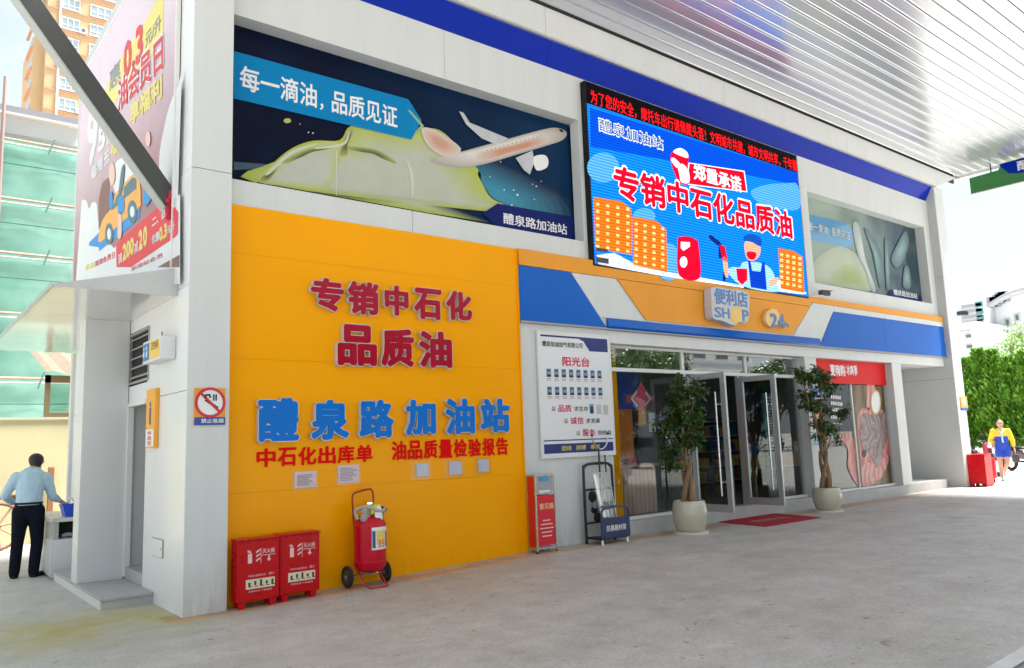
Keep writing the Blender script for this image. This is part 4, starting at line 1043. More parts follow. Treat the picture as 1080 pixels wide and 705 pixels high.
# ------------------------------------------------------------------ billboard on the side wall
XB = 2.55
BBD = thing('billboard', 'pale mauve billboard with yellow car and red offer box on the side wall', 'billboard', (XB, 12, 3.6))
MAUVE = gradmat('mauve_print', (.36, .20, .21), (.66, .56, .63), 'Z', 5.0, 7.2, .5, .08, 1.5, .2)  # overexposed veil put into the print colours, palest towards the top
by0, by1, bzb, bzt = 9.32, 15.25, 3.5, 8.40
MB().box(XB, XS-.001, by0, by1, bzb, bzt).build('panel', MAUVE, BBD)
q = MB(); q.box(XB-.02, XB+.03, by0-.03, by0, bzb, bzt); q.box(XB-.02, XB+.03, by1, by1+.03, bzb, bzt); q.box(XB-.02, XB+.03, by0, by1, bzt, bzt+.03); q.build('frame', ALUW, BBD)
def s1(x, y): return (x/2.0154, y/2.0154)
def s6(x, y): return (x/5, 141+y/5)
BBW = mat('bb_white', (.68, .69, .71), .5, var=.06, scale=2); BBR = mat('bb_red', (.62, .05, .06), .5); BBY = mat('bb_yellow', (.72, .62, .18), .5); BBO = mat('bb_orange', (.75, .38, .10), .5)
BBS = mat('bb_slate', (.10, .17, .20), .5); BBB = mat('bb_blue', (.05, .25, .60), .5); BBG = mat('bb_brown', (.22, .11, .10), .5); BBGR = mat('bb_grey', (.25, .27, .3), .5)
x1_ = XB-.003
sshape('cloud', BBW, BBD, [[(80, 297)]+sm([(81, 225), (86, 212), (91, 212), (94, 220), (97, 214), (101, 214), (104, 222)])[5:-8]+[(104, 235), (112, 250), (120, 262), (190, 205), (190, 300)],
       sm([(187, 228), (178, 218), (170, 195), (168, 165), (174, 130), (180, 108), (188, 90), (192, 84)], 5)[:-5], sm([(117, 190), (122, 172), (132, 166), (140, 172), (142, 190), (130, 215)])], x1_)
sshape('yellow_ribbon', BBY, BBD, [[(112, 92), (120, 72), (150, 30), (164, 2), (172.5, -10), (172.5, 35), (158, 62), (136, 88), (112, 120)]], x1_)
stq('0.3', BBR, BBD, (130, 86), (151, 62), (130, 48), x1_-.004, .05)
stq('元/升', BBGR, BBD, (153, 52), (170, 30), (153, 36), x1_-.004, .02)
stq('惠', BBGR, BBD, (115, 98), (127, 84), (115, 76), x1_-.004, .02)
stq('油会员日', BBW, BBD, (123, 121), (173, 74), (123, 84), x1_-.004, .085)
stq('油会员日', BBR, BBD, (124, 119), (172, 73), (124, 86), x1_-.007, .03)
stq('享福利', BBY, BBD, (137, 134), (171, 103), (137, 111), x1_-.004, .045)
stq('9', BBW, BBD, (92, 180), (104, 166), (92, 122), x1_-.004, .05)
stq('5折', BBW, BBD, (103, 162), (121, 147), (103, 138), x1_-.004, .04)
stq('享', BBY, BBD, (116, 168), (130, 154), (116, 146), x1_-.004, .05)
stq('每周五', BBW, BBD, (96, 192), (116, 170), (96, 177), x1_-.004, .04)
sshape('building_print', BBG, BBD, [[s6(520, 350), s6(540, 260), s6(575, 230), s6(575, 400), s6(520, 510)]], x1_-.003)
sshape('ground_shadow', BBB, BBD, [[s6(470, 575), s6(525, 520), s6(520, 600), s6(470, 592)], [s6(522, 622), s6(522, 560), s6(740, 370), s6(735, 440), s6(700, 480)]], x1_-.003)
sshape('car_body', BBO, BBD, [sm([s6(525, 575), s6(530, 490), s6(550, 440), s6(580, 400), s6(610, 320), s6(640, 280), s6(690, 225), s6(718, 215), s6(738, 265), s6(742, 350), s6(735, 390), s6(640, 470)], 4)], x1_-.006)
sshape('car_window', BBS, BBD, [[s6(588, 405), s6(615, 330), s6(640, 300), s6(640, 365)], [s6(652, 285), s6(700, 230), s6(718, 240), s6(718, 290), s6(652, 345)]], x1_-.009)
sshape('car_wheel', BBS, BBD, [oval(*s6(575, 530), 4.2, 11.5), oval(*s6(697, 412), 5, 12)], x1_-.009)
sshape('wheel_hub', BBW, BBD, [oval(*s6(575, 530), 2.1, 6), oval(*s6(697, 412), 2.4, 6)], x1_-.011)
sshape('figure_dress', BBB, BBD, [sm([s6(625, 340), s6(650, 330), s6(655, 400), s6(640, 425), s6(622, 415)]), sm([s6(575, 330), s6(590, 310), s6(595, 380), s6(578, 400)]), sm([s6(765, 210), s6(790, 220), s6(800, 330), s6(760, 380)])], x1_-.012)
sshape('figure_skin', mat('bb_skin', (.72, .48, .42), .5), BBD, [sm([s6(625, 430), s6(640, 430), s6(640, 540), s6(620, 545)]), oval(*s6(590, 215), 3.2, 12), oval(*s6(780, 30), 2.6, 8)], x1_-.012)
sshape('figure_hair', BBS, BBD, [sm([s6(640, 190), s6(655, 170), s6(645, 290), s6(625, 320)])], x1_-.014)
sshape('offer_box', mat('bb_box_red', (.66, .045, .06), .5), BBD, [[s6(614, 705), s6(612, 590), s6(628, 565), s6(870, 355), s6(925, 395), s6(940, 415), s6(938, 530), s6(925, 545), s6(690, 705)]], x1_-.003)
stq('满', BBW, BBD, s6(622, 695), s6(643, 680), s6(622, 640), x1_-.007, .03)
stq('200', BBY, BBD, s6(646, 678), s6(706, 632), s6(646, 588), x1_-.007, .06)
stq('减', BBW, BBD, s6(707, 640), s6(728, 622), s6(707, 578), x1_-.007, .03)
stq('20', BBY, BBD, s6(730, 622), s6(776, 588), s6(730, 515), x1_-.007, .06)
stq('二、四五', BBW, BBD, s6(800, 496), s6(905, 415), s6(800, 452), x1_-.007, .04)
stq('优惠', BBW, BBD, s6(800, 587), s6(838, 560), s6(800, 540), x1_-.007, .04)
stq('0.3', BBY, BBD, s6(838, 574), s6(880, 545), s6(838, 498), x1_-.007, .06)
stq('元/升', BBW, BBD, s6(881, 535), s6(920, 505), s6(881, 490), x1_-.007, .03)
stq('加油会员日', BBR, BBD, s6(500, 704), s6(606, 655), s6(500, 672), x1_-.004, .03)
stq('优惠', BBY, BBD, s6(450, 725), s6(498, 705), s6(450, 695), x1_-.004, .06)
stq('加油站会员', BBR, BBD, s6(690, 728), s6(858, 652), s6(690, 706), x1_-.004, .01)
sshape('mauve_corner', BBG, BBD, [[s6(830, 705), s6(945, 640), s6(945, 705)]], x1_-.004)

# ------------------------------------------------------------------ red fire extinguisher boxes
PALEP = mat('pink_print', (.80, .55, .55), .5)
def fire_box(x, y, z, w_=.47, h_=.64, d_=.19, label='', detail=True):
    t = thing('fire_box', label, 'fire box', (x, y, z), 'red fire boxes')
    z0 = z+.075
    MB().box(x, x+w_, y, y+d_, z0, z0+h_).build('cabinet', REDBOX, t, bevel=.008)
    MB().box(x-.012, x+w_+.012, y-.014, y+d_, z0+h_+.0005, z0+h_+.02).build('lid', REDBOX, t, bevel=.005)
    for xx in (x+.03, x+w_-.10):
        for yy in (y+.01, y+d_-.05):
            MB().add([(xx, yy, z), (xx+.05, yy, z), (xx+.05, yy+.04, z), (xx, yy+.04, z), (xx-.012, yy, z0), (xx+.07, yy, z0), (xx+.07, yy+.04, z0), (xx-.012, yy+.04, z0)], [(0,3,2,1),(4,5,6,7),(0,1,5,4),(1,2,6,5),(2,3,7,6),(3,0,4,7)]).build('foot', REDBOX, t)
    if detail:
        MB().box(x+.02, x+w_-.02, y-.006, y-.0005, z0+.02, z0+h_-.02).build('door', REDBOX, t, bevel=.003)
        yf = y-.009
        q = MB(); q.box(x+.11, x+.155, yf-.001, yf+.001, z0+.40, z0+.50); q.box(x+.12, x+.145, yf-.001, yf+.001, z0+.505, z0+.53); q.box(x+.105, x+.13, yf-.001, yf+.001, z0+.515, z0+.54)
        for i in range(3): q.hexa([(x+.20, yf-.001, z0+.41+.045*i), (x+.245, yf-.001, z0+.435+.045*i), (x+.245, yf+.001, z0+.435+.045*i), (x+.20, yf+.001, z0+.41+.045*i), (x+.20, yf-.001, z0+.43+.045*i), (x+.245, yf-.001, z0+.455+.045*i), (x+.245, yf+.001, z0+.455+.045*i), (x+.20, yf+.001, z0+.43+.045*i)])
        q.box(x+.252, x+.257, yf-.001, yf+.001, z0+.39, z0+.55); q.box(x+.26, x+.42, yf-.001, yf+.001, z0+.47, z0+.476)
        q.add([(x+.32, yf, z0+.43), (x+.345, yf, z0+.40), (x+.37, yf, z0+.43)], [(0, 1, 2)]); q.box(x+.337, x+.353, yf-.001, yf+.001, z0+.43, z0+.465)
        q.build('pictogram', PALEP, t)
        text('灭火器', PALEP, t, (x+.27, yf, z0+.49), .14, .05, off=.02)
        MB().box(x+.09, x+w_-.06, yf-.001, yf+.002, z0+.13, z0+.23).build('label', CREAM, t)
        q = MB()
        for i in range(5): q.box(x+.115+.064*i, x+.14+.064*i, yf-.004, yf-.0025, z0+.155+.012*(i % 2), z0+.20+.01*(i % 3)); q.box(x+.12+.064*i, x+.16+.064*i, yf-.004, yf-.0025, z0+.15, z0+.158)
        stuff(q.build('label_figures', mat('label_ink', (.06, .06, .05), .6), t))
        text('干粉灭火器使用方法', PALEP, t, (x+.11, yf, z0+.255), .20, .022, off=.01); text('火警119', PALEP, t, (x+.34, yf, z0+.255), .06, .03, off=.01)
        text('定期检查 严禁挪用', PALEP, t, (x+.12, yf, z0+.095), .26, .018, off=.01)
    return t
fire_box(3.115, 8.68, gz(3.3), label='red fire extinguisher box next to the corner pillar, left of the pair')
fire_box(3.60, 8.70, gz(3.8), label='red fire extinguisher box nearer the wheeled extinguisher, right of the pair')

# ------------------------------------------------------------------ wheeled extinguisher
def cart(x, y, z, s=1.0, label='', plain=False):
    t = thing('wheeled_extinguisher', label, 'extinguisher', (x, y, z), 'wheeled extinguishers')
    REDC = mat('red_cylinder', (.52, .002, .018), .2, spec=.3)
    P_ = lambda a, b_, c_: (x+a*s, y+b_*s, z+c_*s)
    q = MB(); prof = [(.001, .17), (.10, .175), (.145, .20), (.165, .25), (.166, .28), (.170, .285), (.170, .31), (.166, .315), (.166, .70), (.170, .705), (.170, .725), (.162, .74), (.14, .80), (.09, .845), (.05, .86), (.05, .90), (.001, .90)]
    q.lathe([(r_*s*1.16, h*s) for r_, h in prof], (x, y, z), 36); q.build('cylinder', REDC, t, smooth=True)
    q = MB(); lean = .10
    hp = [P_(-.12, .10, .20), P_(-.135, .15, .75), P_(-.14, .17, 1.00), P_(-.13, .175, 1.07), P_(-.09, .18, 1.10), P_(.09, .18, 1.13), P_(.13, .175, 1.11), P_(.145, .17, 1.03), P_(.135, .15, .75), P_(.12, .10, .20)]
    q.tube(spline(hp, 4, False), .012*s, 8); q.build('handle', mat('dark_red_tube', (.30, .02, .015), .4), t, smooth=True)
    q = MB(); q.tube(spline([P_(-.13, .08, .20), P_(-.12, -.10, .05), P_(-.10, -.20, .018), P_(.0, -.215, .018), P_(.12, -.20, .018), P_(.14, -.10, .05), P_(.13, .08, .20)], 5, False), .011*s, 8); q.build('foot_loop', mat('foot_red', (.50, .03, .05), .4), t, smooth=True)
    q = MB(); q.cone(P_(-.26, .09, .13), P_(.26, .09, .13), .012*s); q.build('axle', STEEL, t)
    for sd_ in (-1, 1):
        wv = []; q = MB(); xx = sd_*.255
        q.tube([P_(xx, .09+.105*math.cos(a*2*math.pi/24), .13+.105*math.sin(a*2*math.pi/24)) for a in range(24)], .026*s, 8, closed=True)
        wh = q.build('wheel', RUBBER, t, smooth=True)
        q = MB(); q.cone(P_(xx-.012, .09, .13), P_(xx+.012, .09, .13), .085*s, seg=24); q.build('rim', mat('wheel_rim_dark', (.05, .05, .05), .4), wh)
        q = MB(); q.cone(P_(xx-.03, .09, .13), P_(xx+.03, .09, .13), .022*s, seg=12); q.build('hub', mat('wheel_hub_grey', (.25, .25, .25), .4), wh)
    if not plain:
        q = MB(); n = 14
        def arc(a0, a1, z0, z1, r_):
            v = []
            for i in range(n+1):
                a = R(a0+(a1-a0)*i/n); r2 = r_*1.16+.001; v += [P_(r2*math.sin(a), -r2*math.cos(a), z0), P_(r2*math.sin(a), -r2*math.cos(a), z1)]
            return v, [(2*i, 2*i+2, 2*i+3, 2*i+1) for i in range(n)]
        for nm, m_, a0, a1, z0, z1, r_ in (('label', PRWHITE, -22, 62, .44, .70, .168), ('label_blue_column', mat('label_blue', (.03, .08, .25), .5), -20, -9, .46, .66, .1695), ('label_yellow', mat('label_yellow', (.80, .62, .12), .5), -5, 34, .50, .66, .1695), ('label_blue_box', mat('label_blue2', (.04, .16, .42), .5), 37, 60, .46, .64, .1695)):
            q = MB(); q.add(*arc(a0, a1, z0, z1, r_)); q.build(nm, m_, t, smooth=True)
        me = text_mesh('35', .10*s, .09*s, 0, .02, mat('label_orange_text', (.75, .2, .05), .5))
        an = R(13); me.transform(Matrix.Translation(P_(.2035*math.sin(an), -.2035*math.cos(an), .465)) @ Matrix.Rotation(an, 4, 'Z') @ Matrix.Translation((-.05*s, 0, 0)) @ FAC.to_4x4()); link('lettering', me, t)
        # hose, bag and gauge bundled on top
        q = MB(); q.tube(spline([P_(-.18, -.05, .80), P_(-.20, -.02, .90), P_(-.10, -.10, .94), P_(.0, -.14, .90), P_(.10, -.12, .88), P_(.19, -.04, .90), P_(.20, .02, .84), P_(.17, .03, .76)], 6, False), .02*s, 8); q.build('hose', mat('white_hose', (.42, .40, .37), .6), t, smooth=True)
        q = MB()
        for i in range(10): q.ball(P_(-.13+.05*random.random(), -.11+.03*random.random(), .80+.13*random.random()), .05*s, .03*s, .045*s, 8, 6)
        q.build('wrapped_nozzle', mat('grey_wrap', (.36, .33, .29), .6, var=.2, scale=30), t, smooth=True)
        q = MB(); q.hexa([P_(.00, -.16, .77), P_(.10, -.15, .78), P_(.10, -.12, .78), P_(.0, -.13, .77), P_(-.01, -.13, .93), P_(.09, -.12, .95), P_(.09, -.06, .96), P_(-.01, -.07, .94)]); q.build('paper_tag', PRWHITE, t, bevel=.01)
        q = MB(); q.hexa([P_(-.05, -.14, .84), P_(.02, -.15, .90), P_(.02, -.10, .92), P_(-.05, -.09, .86), P_(-.04, -.14, .93), P_(.03, -.14, .96), P_(.03, -.08, .97), P_(-.04, -.08, .94)]); q.build('yellow_valve', mat('lime_yellow', (.60, .70, .05), .4), t, bevel=.008)
        q = MB(); q.cone(P_(.08, -.08, .93), P_(.21, -.03, .885), .022*s, .018*s, 10); q.build('nozzle', BLACK, t, smooth=True)
        q = MB(); q.lathe([(.001, .90*s), (.035*s, .90*s), (.035*s, .96*s), (.05*s, .965*s), (.05*s, .985*s), (.001, .985*s)], (x, y, z), 16); q.build('valve_head', CHROME, t, smooth=True)
    return t
cart(4.72, 8.70, gz(4.7), 1.0, 'red wheeled fire extinguisher on a trolley against the yellow wall')

# ------------------------------------------------------------------ suggestion box stand
SB = thing('suggestion_box', 'narrow red and steel suggestion box stand at the end of yellow wall', 'suggestion box', (7.5, 8.8, gz(7.5)))
sx0, sx1, sy0, sy1, z_ = 7.385, 7.77, 8.74, 8.94, gz(7.6)
q = MB()
for xx in (sx0, sx1-.025):
    for yy in (sy0, sy1-.025): q.box(xx, xx+.025, yy, yy+.025, z_, z_+1.10)
for zz in (.06, .83, 1.085):
    q.box(sx0+.025, sx1-.025, sy0+.002, sy0+.022, z_+zz-.012, z_+zz+.012); q.box(sx0+.025, sx1-.025, sy1-.022, sy1-.002, z_+zz-.012, z_+zz+.012)
    q.box(sx0+.002, sx0+.022, sy0+.025, sy1-.025, z_+zz-.012, z_+zz+.012); q.box(sx1-.022, sx1-.002, sy0+.025, sy1-.025, z_+zz-.012, z_+zz+.012)
q.build('frame', STEEL, SB, bevel=.002)
MB().box(sx0+.03, sx1-.03, sy0+.005, sy1-.03, z_+.10, z_+.80).build('body', mat('suggestion_red', (.62, .008, .02), .3, coat=.3), SB, bevel=.004)
MB().box(sx0-.0, sx0+.001, sy0+.03, sy1-.03, z_+.08, z_+1.07).build('side_panel', mat('suggestion_red', (.62, .008, .02)), SB)
MB().box(sx0+.03, sx1-.03, sy0+.03, sy1-.03, z_+.845, z_+1.07).build('steel_top', mat('steel_top', (.40, .40, .40), .35, .6), SB)
MB().box(sx0+.12, sx1-.12, sy0+.015, sy0+.028, z_+1.0, z_+1.06).build('blue_tape', mat('blue_tape', (.05, .30, .65), .5), SB)
MB().box(sx0+.06, sx1-.10, sy0-.004, sy0+.02, z_+.845, z_+.87).build('paper_slot', PRWHITE, SB)
text('意见箱', mat('gold_letter', (.85, .50, .20), .45), SB, (sx0+.07, sy0+.001, z_+.60), .27, .09, off=.03)
q = MB()
for i, hw_ in enumerate((.07, .11, .13, .10, .09)): xc = (sx0+sx1)/2; q.box(xc-hw_, xc+hw_, sy0-.0, sy0+.003, z_+.44-.055*i, z_+.455-.055*i)
q.build('small_print', PALEP, SB)
for xx in (sx0+.012, sx1-.012): MB().cone((xx, sy0+.012, z_-.0), (xx, sy0+.012, z_+.02), .018, seg=10).build('foot', BLACK, SB)

# ------------------------------------------------------------------ riot gear rack
RK = thing('equipment_rack', 'black tube rack with clear shields, fork pole and navy name board', 'rack', (8.9, 8.9, gz(8.9)))
z_ = gz(8.9); kx0, kx1, kyb, kyf = 8.52, 9.14, 8.92, 8.62
q = MB(); fr_ = [(kx0, kyb, z_+.05), (kx0, kyb, z_+1.06), (kx0+.03, kyb, z_+1.15), (kx0+.12, kyb, z_+1.19), (kx1-.14, kyb, z_+1.19), (kx1-.04, kyb, z_+1.15), (kx1, kyb, z_+1.04), (kx1, kyb, z_+.05)]
q.tube(spline(fr_, 4, False), .022, 8); 
for zz in (.80, .30): q.cone((kx0, kyb, z_+zz), (kx1, kyb, z_+zz), .016, seg=8)
for xx in (kx0, kx1): q.cone((xx, kyb, z_+.09), (xx, kyf, z_+.09), .02, seg=8)
q.cone((kx0, kyf, z_+.09), (kx1, kyf, z_+.09), .02, seg=8)
q.build('frame', BLACKM, RK, smooth=True)
NVY = mat('navy_board', (.012, .03, .10), .35, coat=.3)
MB().box(kx0+.0, kx1, kyf-.03, kyf-.012, z_+.09, z_+.39).build('name_board', NVY, RK, bevel=.004)
q = MB(); q.tube(spline([(kx0+.02, kyf-.02, z_+.39), (kx0+.03, kyf-.02, z_+.48), (kx0+.12, kyf-.02, z_+.54), (kx1-.12, kyf-.02, z_+.54), (kx1-.03, kyf-.02, z_+.48), (kx1-.02, kyf-.02, z_+.39)], 4, False), .017, 8); q.build('front_rail', NVY, RK, smooth=True)
text('防暴器材架', PRWHITE, RK, (kx0+.11, kyf-.034, z_+.19), .42, .09, off=.02)
for xx in (kx0+.04, kx1-.04):
    MB().cone((xx, kyf, z_), (xx, kyf, z_+.07), .022, .016, 10).build('castor', STEEL, RK)
for xx in (kx0+.0, kx1): MB().cone((xx, kyb, z_), (xx, kyb, z_+.06), .022, .022, 10).build('castor', BLACK, RK)
MB().box(kx0+.02, kx1-.02, kyf, kyb-.02, z_+.085, z_+.10).build('tray', BLACKM, RK)
CLR = glassmat('clear_plastic', (.86, .88, .88), .28, .12)
for i, (xx, lean, hgt) in enumerate(((kx0+.30, .06, .95), (kx0+.44, .03, .86))):
    sh_ = thing('riot_shield', ['clear plastic shield strip standing in the rack, taller one', 'clear plastic shield strip standing in the rack, shorter one'][i], 'shield', (xx, 8.72+.07*i, z_+.10), 'shields in the rack')
    yy = 8.70+.06*i; v = []; n = 8; W_ = .22
    for j in range(n+1):
        a = -1+2*j/n
        for zz in (0, 1): v.append((xx-lean*zz*2+a*W_/2, yy-.04*(1-a*a)+.09*zz, z_+.101+hgt*zz))
    q = MB(); q.add(v, [(2*j, 2*j+2, 2*j+3, 2*j+1) for j in range(n)]); q.build('sheet', CLR, sh_, smooth=True)
    q = MB(); q.tube([v[1+2*j] for j in range(n+1)], .012, 6); q.tube([v[0], v[1]], .010, 6); q.tube([v[-2], v[-1]], .010, 6); q.build('rim', mat('silver_rim', (.62, .63, .62), .3, .4), sh_, smooth=True)
    q = MB(); q.box(xx-.05-lean, xx+.04-lean, yy-.01, yy+.01, z_+.5, z_+.62); q.build('grip', mat('grey_pad', (.22, .23, .23), .6), sh_)
FP_ = thing('fork_pole', 'steel restraint pole with curved fork standing in the rack', 'pole', (8.88, 8.86, z_+.1))
q = MB(); px_ = 8.82; q.cone((px_, 8.86, z_+.102), (px_, 8.87, z_+1.42), .014, seg=8); q.cone((px_+.13, 8.86, z_+1.05), (px_+.13, 8.87, z_+1.32), .012, seg=8); q.build('shaft', BLACKM, FP_, smooth=True)
q = MB(); q.tube(spline([(px_-.13, 8.87, z_+1.62), (px_-.09, 8.87, z_+1.50), (px_+.0, 8.87, z_+1.42), (px_+.10, 8.87, z_+1.42), (px_+.19, 8.87, z_+1.50), (px_+.22, 8.87, z_+1.64)], 5, False), .012, 8); q.build('fork', STEEL, FP_, smooth=True)
q = MB(); q.ball((px_-.13, 8.87, z_+1.63), .02); q.ball((px_+.22, 8.87, z_+1.65), .02); q.build('fork_tip', BLACK, FP_, smooth=True)
GLV = thing('gear_bag', 'grey and black pads hanging on the back of the rack', 'gear', (8.65, 8.86, z_+.3))
q = MB(); q.box(8.60, 8.75, 8.80, 8.88, z_+.45, z_+.74); q.build('pad', mat('grey_pad', (.22, .23, .23), .6), GLV, bevel=.03, smooth=True)
q = MB(); q.ball((8.60, 8.83, z_+.70), .07, .05, .09); q.ball((8.64, 8.84, z_+.50), .06, .05, .06); q.ball((8.70, 8.84, z_+.38), .07, .05, .08); q.build('glove', BLACK, GLV, smooth=True)
MB().cone((8.66, 8.905, z_+.70), (8.66, 8.905, z_+.82), .008, seg=6).build('strap', BLACK, GLV)

# ------------------------------------------------------------------ potted trees
def leafmat(name, c, var=.45):
    m = bpy.data.materials.new(name); m.use_nodes = True; t = m.node_tree; b = t.nodes['Principled BSDF']; L = t.links.new
    tc_ = t.nodes.new('ShaderNodeTexCoord'); n = t.nodes.new('ShaderNodeTexNoise'); n.inputs['Scale'].default_value = 6; n.inputs['Detail'].default_value = 3
    L(tc_.outputs['Object'], n.inputs['Vector'])
    r_ = t.nodes.new('ShaderNodeValToRGB'); r_.color_ramp.elements[0].position = .3; r_.color_ramp.elements[1].position = .7
    r_.color_ramp.elements[0].color = tuple(v*(1-var) for v in c)+(1,); r_.color_ramp.elements[1].color = tuple(min(1, v*(1+var)) for v in c)+(1,)
    L(n.outputs['Fac'], r_.inputs[0]); L(r_.outputs[0], b.inputs['Base Color'])
    b.inputs['Roughness'].default_value = .38
    tr = t.nodes.new('ShaderNodeBsdfTranslucent'); mx_ = t.nodes.new('ShaderNodeMixShader'); mx_.inputs[0].default_value = .28
    L(r_.outputs[0], tr.inputs['Color']); L(b.outputs[0], mx_.inputs[1]); L(tr.outputs[0], mx_.inputs[2]); L(mx_.outputs[0], t.nodes['Material Output'].inputs['Surface'])
    return m
FICUS = leafmat('ficus_leaf', (.035, .085, .018)); FICUS2 = leafmat('ficus_leaf_pale', (.07, .14, .03))
BARK = mat('ficus_bark', (.26, .16, .085), .75, var=.35, scale=14, bump=.6, bscale=30, vs=(1, 1, .3))
def leaf(q, p, L__, W_, rnd, mi=0, down=.3):
    a = rnd.uniform(0, 2*math.pi); e = rnd.uniform(-.9, .5)-down
    d = Vector((math.cos(a)*math.cos(e), math.sin(a)*math.cos(e), math.sin(e))); s = d.cross(Vector((0, 0, 1)))
    if s.length < .1: s = Vector((1, 0, 0))
    s.normalize(); n_ = s.cross(d); r_ = rnd.uniform(-.8, .8); s = s*math.cos(r_)+n_*math.sin(r_)
    p = Vector(p)
    q.add([p, p+d*L__*.5+s*W_*.5, p+d*L__, p+d*L__*.5-s*W_*.5], [(0, 1, 2, 3)], mi)
POT = mat('glazed_pot', (.50, .47, .36), .22, var=.08, scale=4, coat=.5)
def potted(x, y, label, seed, H_, clumps, potr=.275, poth=.52):
    z = gz(x); rnd = random.Random(seed)
    t = thing('potted_tree', label, 'potted tree', (x, y, z), 'potted trees by the doors')
    q = MB(); q.lathe([(.001, .001), (potr*1.02, .001), (potr*1.04, .035), (potr*.9, .04), (.001, .04)], (x, y, z), 32); q.build('saucer', mat('pale_saucer', (.66, .62, .55), .4), t, smooth=True)
    k = poth
    prof = [(.001, .042), (potr*.72, .042), (potr*.86, .08), (potr*1.0, .22*k/.5), (potr*1.03, .32*k/.5), (potr*.98, .44*k/.5), (potr*.90, .50*k/.5), (potr*.87, .505*k/.5), (potr*.83, .49*k/.5), (potr*.83, .44*k/.5), (.001, .44*k/.5)]
    q = MB(); q.lathe(prof, (x, y, z), 40); q.build('pot', POT, t, smooth=True)
    q = MB(); n = 24; v = [(x, y, z+poth*.90)]+[(x+potr*.82*math.cos(2*math.pi*i/n), y+potr*.82*math.sin(2*math.pi*i/n), z+poth*.885) for i in range(n)]
    q.add(v, [(0, 1+i, 1+(i+1) % n) for i in range(n)]); q.build('soil', mat('soil', (.05, .035, .02), .9, var=.4, scale=30), t)
    zb = z+poth*.86
    tr = MB(); stems = []
    for i in range(3):                              # braided trunk of three stems
        ph = 2*math.pi*i/3; pts = []
        for j in range(11):
            f = j/10; a = ph+f*2.4; rr = .065*(1-.35*f)+.02
            pts.append((x+rr*math.cos(a)+.05*f*math.sin(ph), y+rr*math.sin(a), zb+f*H_*.62))
        tr.tube(spline(pts, 2, False), [.055*(1-.5*k_/20) for k_ in range(21)], 8)
    top = Vector((x, y, zb+H_*.55)); lf = MB()
    for (cx, cz, r_, n_) in clumps:
        c = Vector((x+cx, y+rnd.uniform(-.15, .15), z+cz))
        st = Vector((x+rnd.uniform(-.04, .04), y+rnd.uniform(-.04, .04), min(c.z-.05, zb+H_*rnd.uniform(.42, .62))))
        mid = (st+c)/2+Vector((0, 0, .08)); tr.tube(spline([st, mid, c], 4, False), [.018-.0014*k_ for k_ in range(9)], 6)
        for tw in range(int(n_/22)):
            d = Vector((rnd.gauss(0, 1), rnd.gauss(0, 1), rnd.gauss(-.05, .75))).normalized(); e = c+Vector((d.x*r_, d.y*r_*.9, d.z*r_*.85))*rnd.uniform(.35, 1.12)
            tr.tube([c, (c+e)/2+Vector((0, 0, .03)), e], [.006, .005, .003], 4)
            mi = 1 if rnd.random() < .25 else 0
            for l_ in range(14):
                pz = c.lerp(e, rnd.uniform(.45, 1.05))+Vector((rnd.gauss(0, .035), rnd.gauss(0, .035), rnd.gauss(0, .035)))
                leaf(lf, pz, rnd.uniform(.075, .135), rnd.uniform(.034, .055), rnd, mi)
    tr.build('trunk', BARK, t, smooth=True)
    stuff(lf.build('leaves', [FICUS, FICUS2], t))
potted(10.42, 8.46, 'potted ficus tree with full crown left of the glass doors', 11, 1.2,
       [(-.10, 2.25, .26, 500), (.18, 2.30, .28, 500), (-.05, 1.95, .34, 800), (.25, 1.85, .32, 700), (-.28, 1.75, .24, 420), (.05, 1.55, .32, 700), (.35, 1.50, .22, 350), (-.22, 1.35, .22, 350), (-.28, 1.10, .16, 180), (.42, 2.05, .2, 260), (.1, 2.55, .18, 200)])
potted(14.62, 8.46, 'sparser potted ficus tree in front of the pier right of the doors', 12, 1.25,
       [(-.35, 2.62, .26, 420), (-.68, 2.72, .2, 240), (.05, 2.60, .28, 420), (.38, 2.45, .22, 260), (-.15, 2.25, .3, 480), (.25, 2.05, .28, 380), (.62, 1.95, .2, 220), (-.45, 2.05, .2, 220), (.0, 1.75, .24, 300), (.40, 1.62, .2, 200), (.75, 1.35, .14, 100), (-.35, 1.45, .14, 100), (.15, 2.8, .15, 120)], potr=.27, poth=.46)

# ------------------------------------------------------------------ door mat
DM = thing('door_mat', 'red door mat with pale lettering in front of the glass doors', 'mat', (12.7, 8.5, gz(12.7)))
z_ = gz(12.7)
MB().hexa([(11.80, 7.98, z_+.002), (13.52, 7.98, z_+.002), (13.72, 9.07, z_+.002), (11.95, 9.07, z_+.002), (11.80, 7.98, z_+.014), (13.52, 7.98, z_+.014), (13.72, 9.07, z_+.014), (11.95, 9.07, z_+.014)]).build('pile', mat('red_mat', (.45, .006, .03), .95, var=.15, scale=12, bump=.8, bscale=220), DM)
me = text_mesh('欢迎光临', 1.0, .26, 0, .01, mat('mat_letter', (.62, .30, .22), .9)); me.transform(Matrix.Translation((12.25, 8.40, z_+.0165))); link('lettering', me, DM)

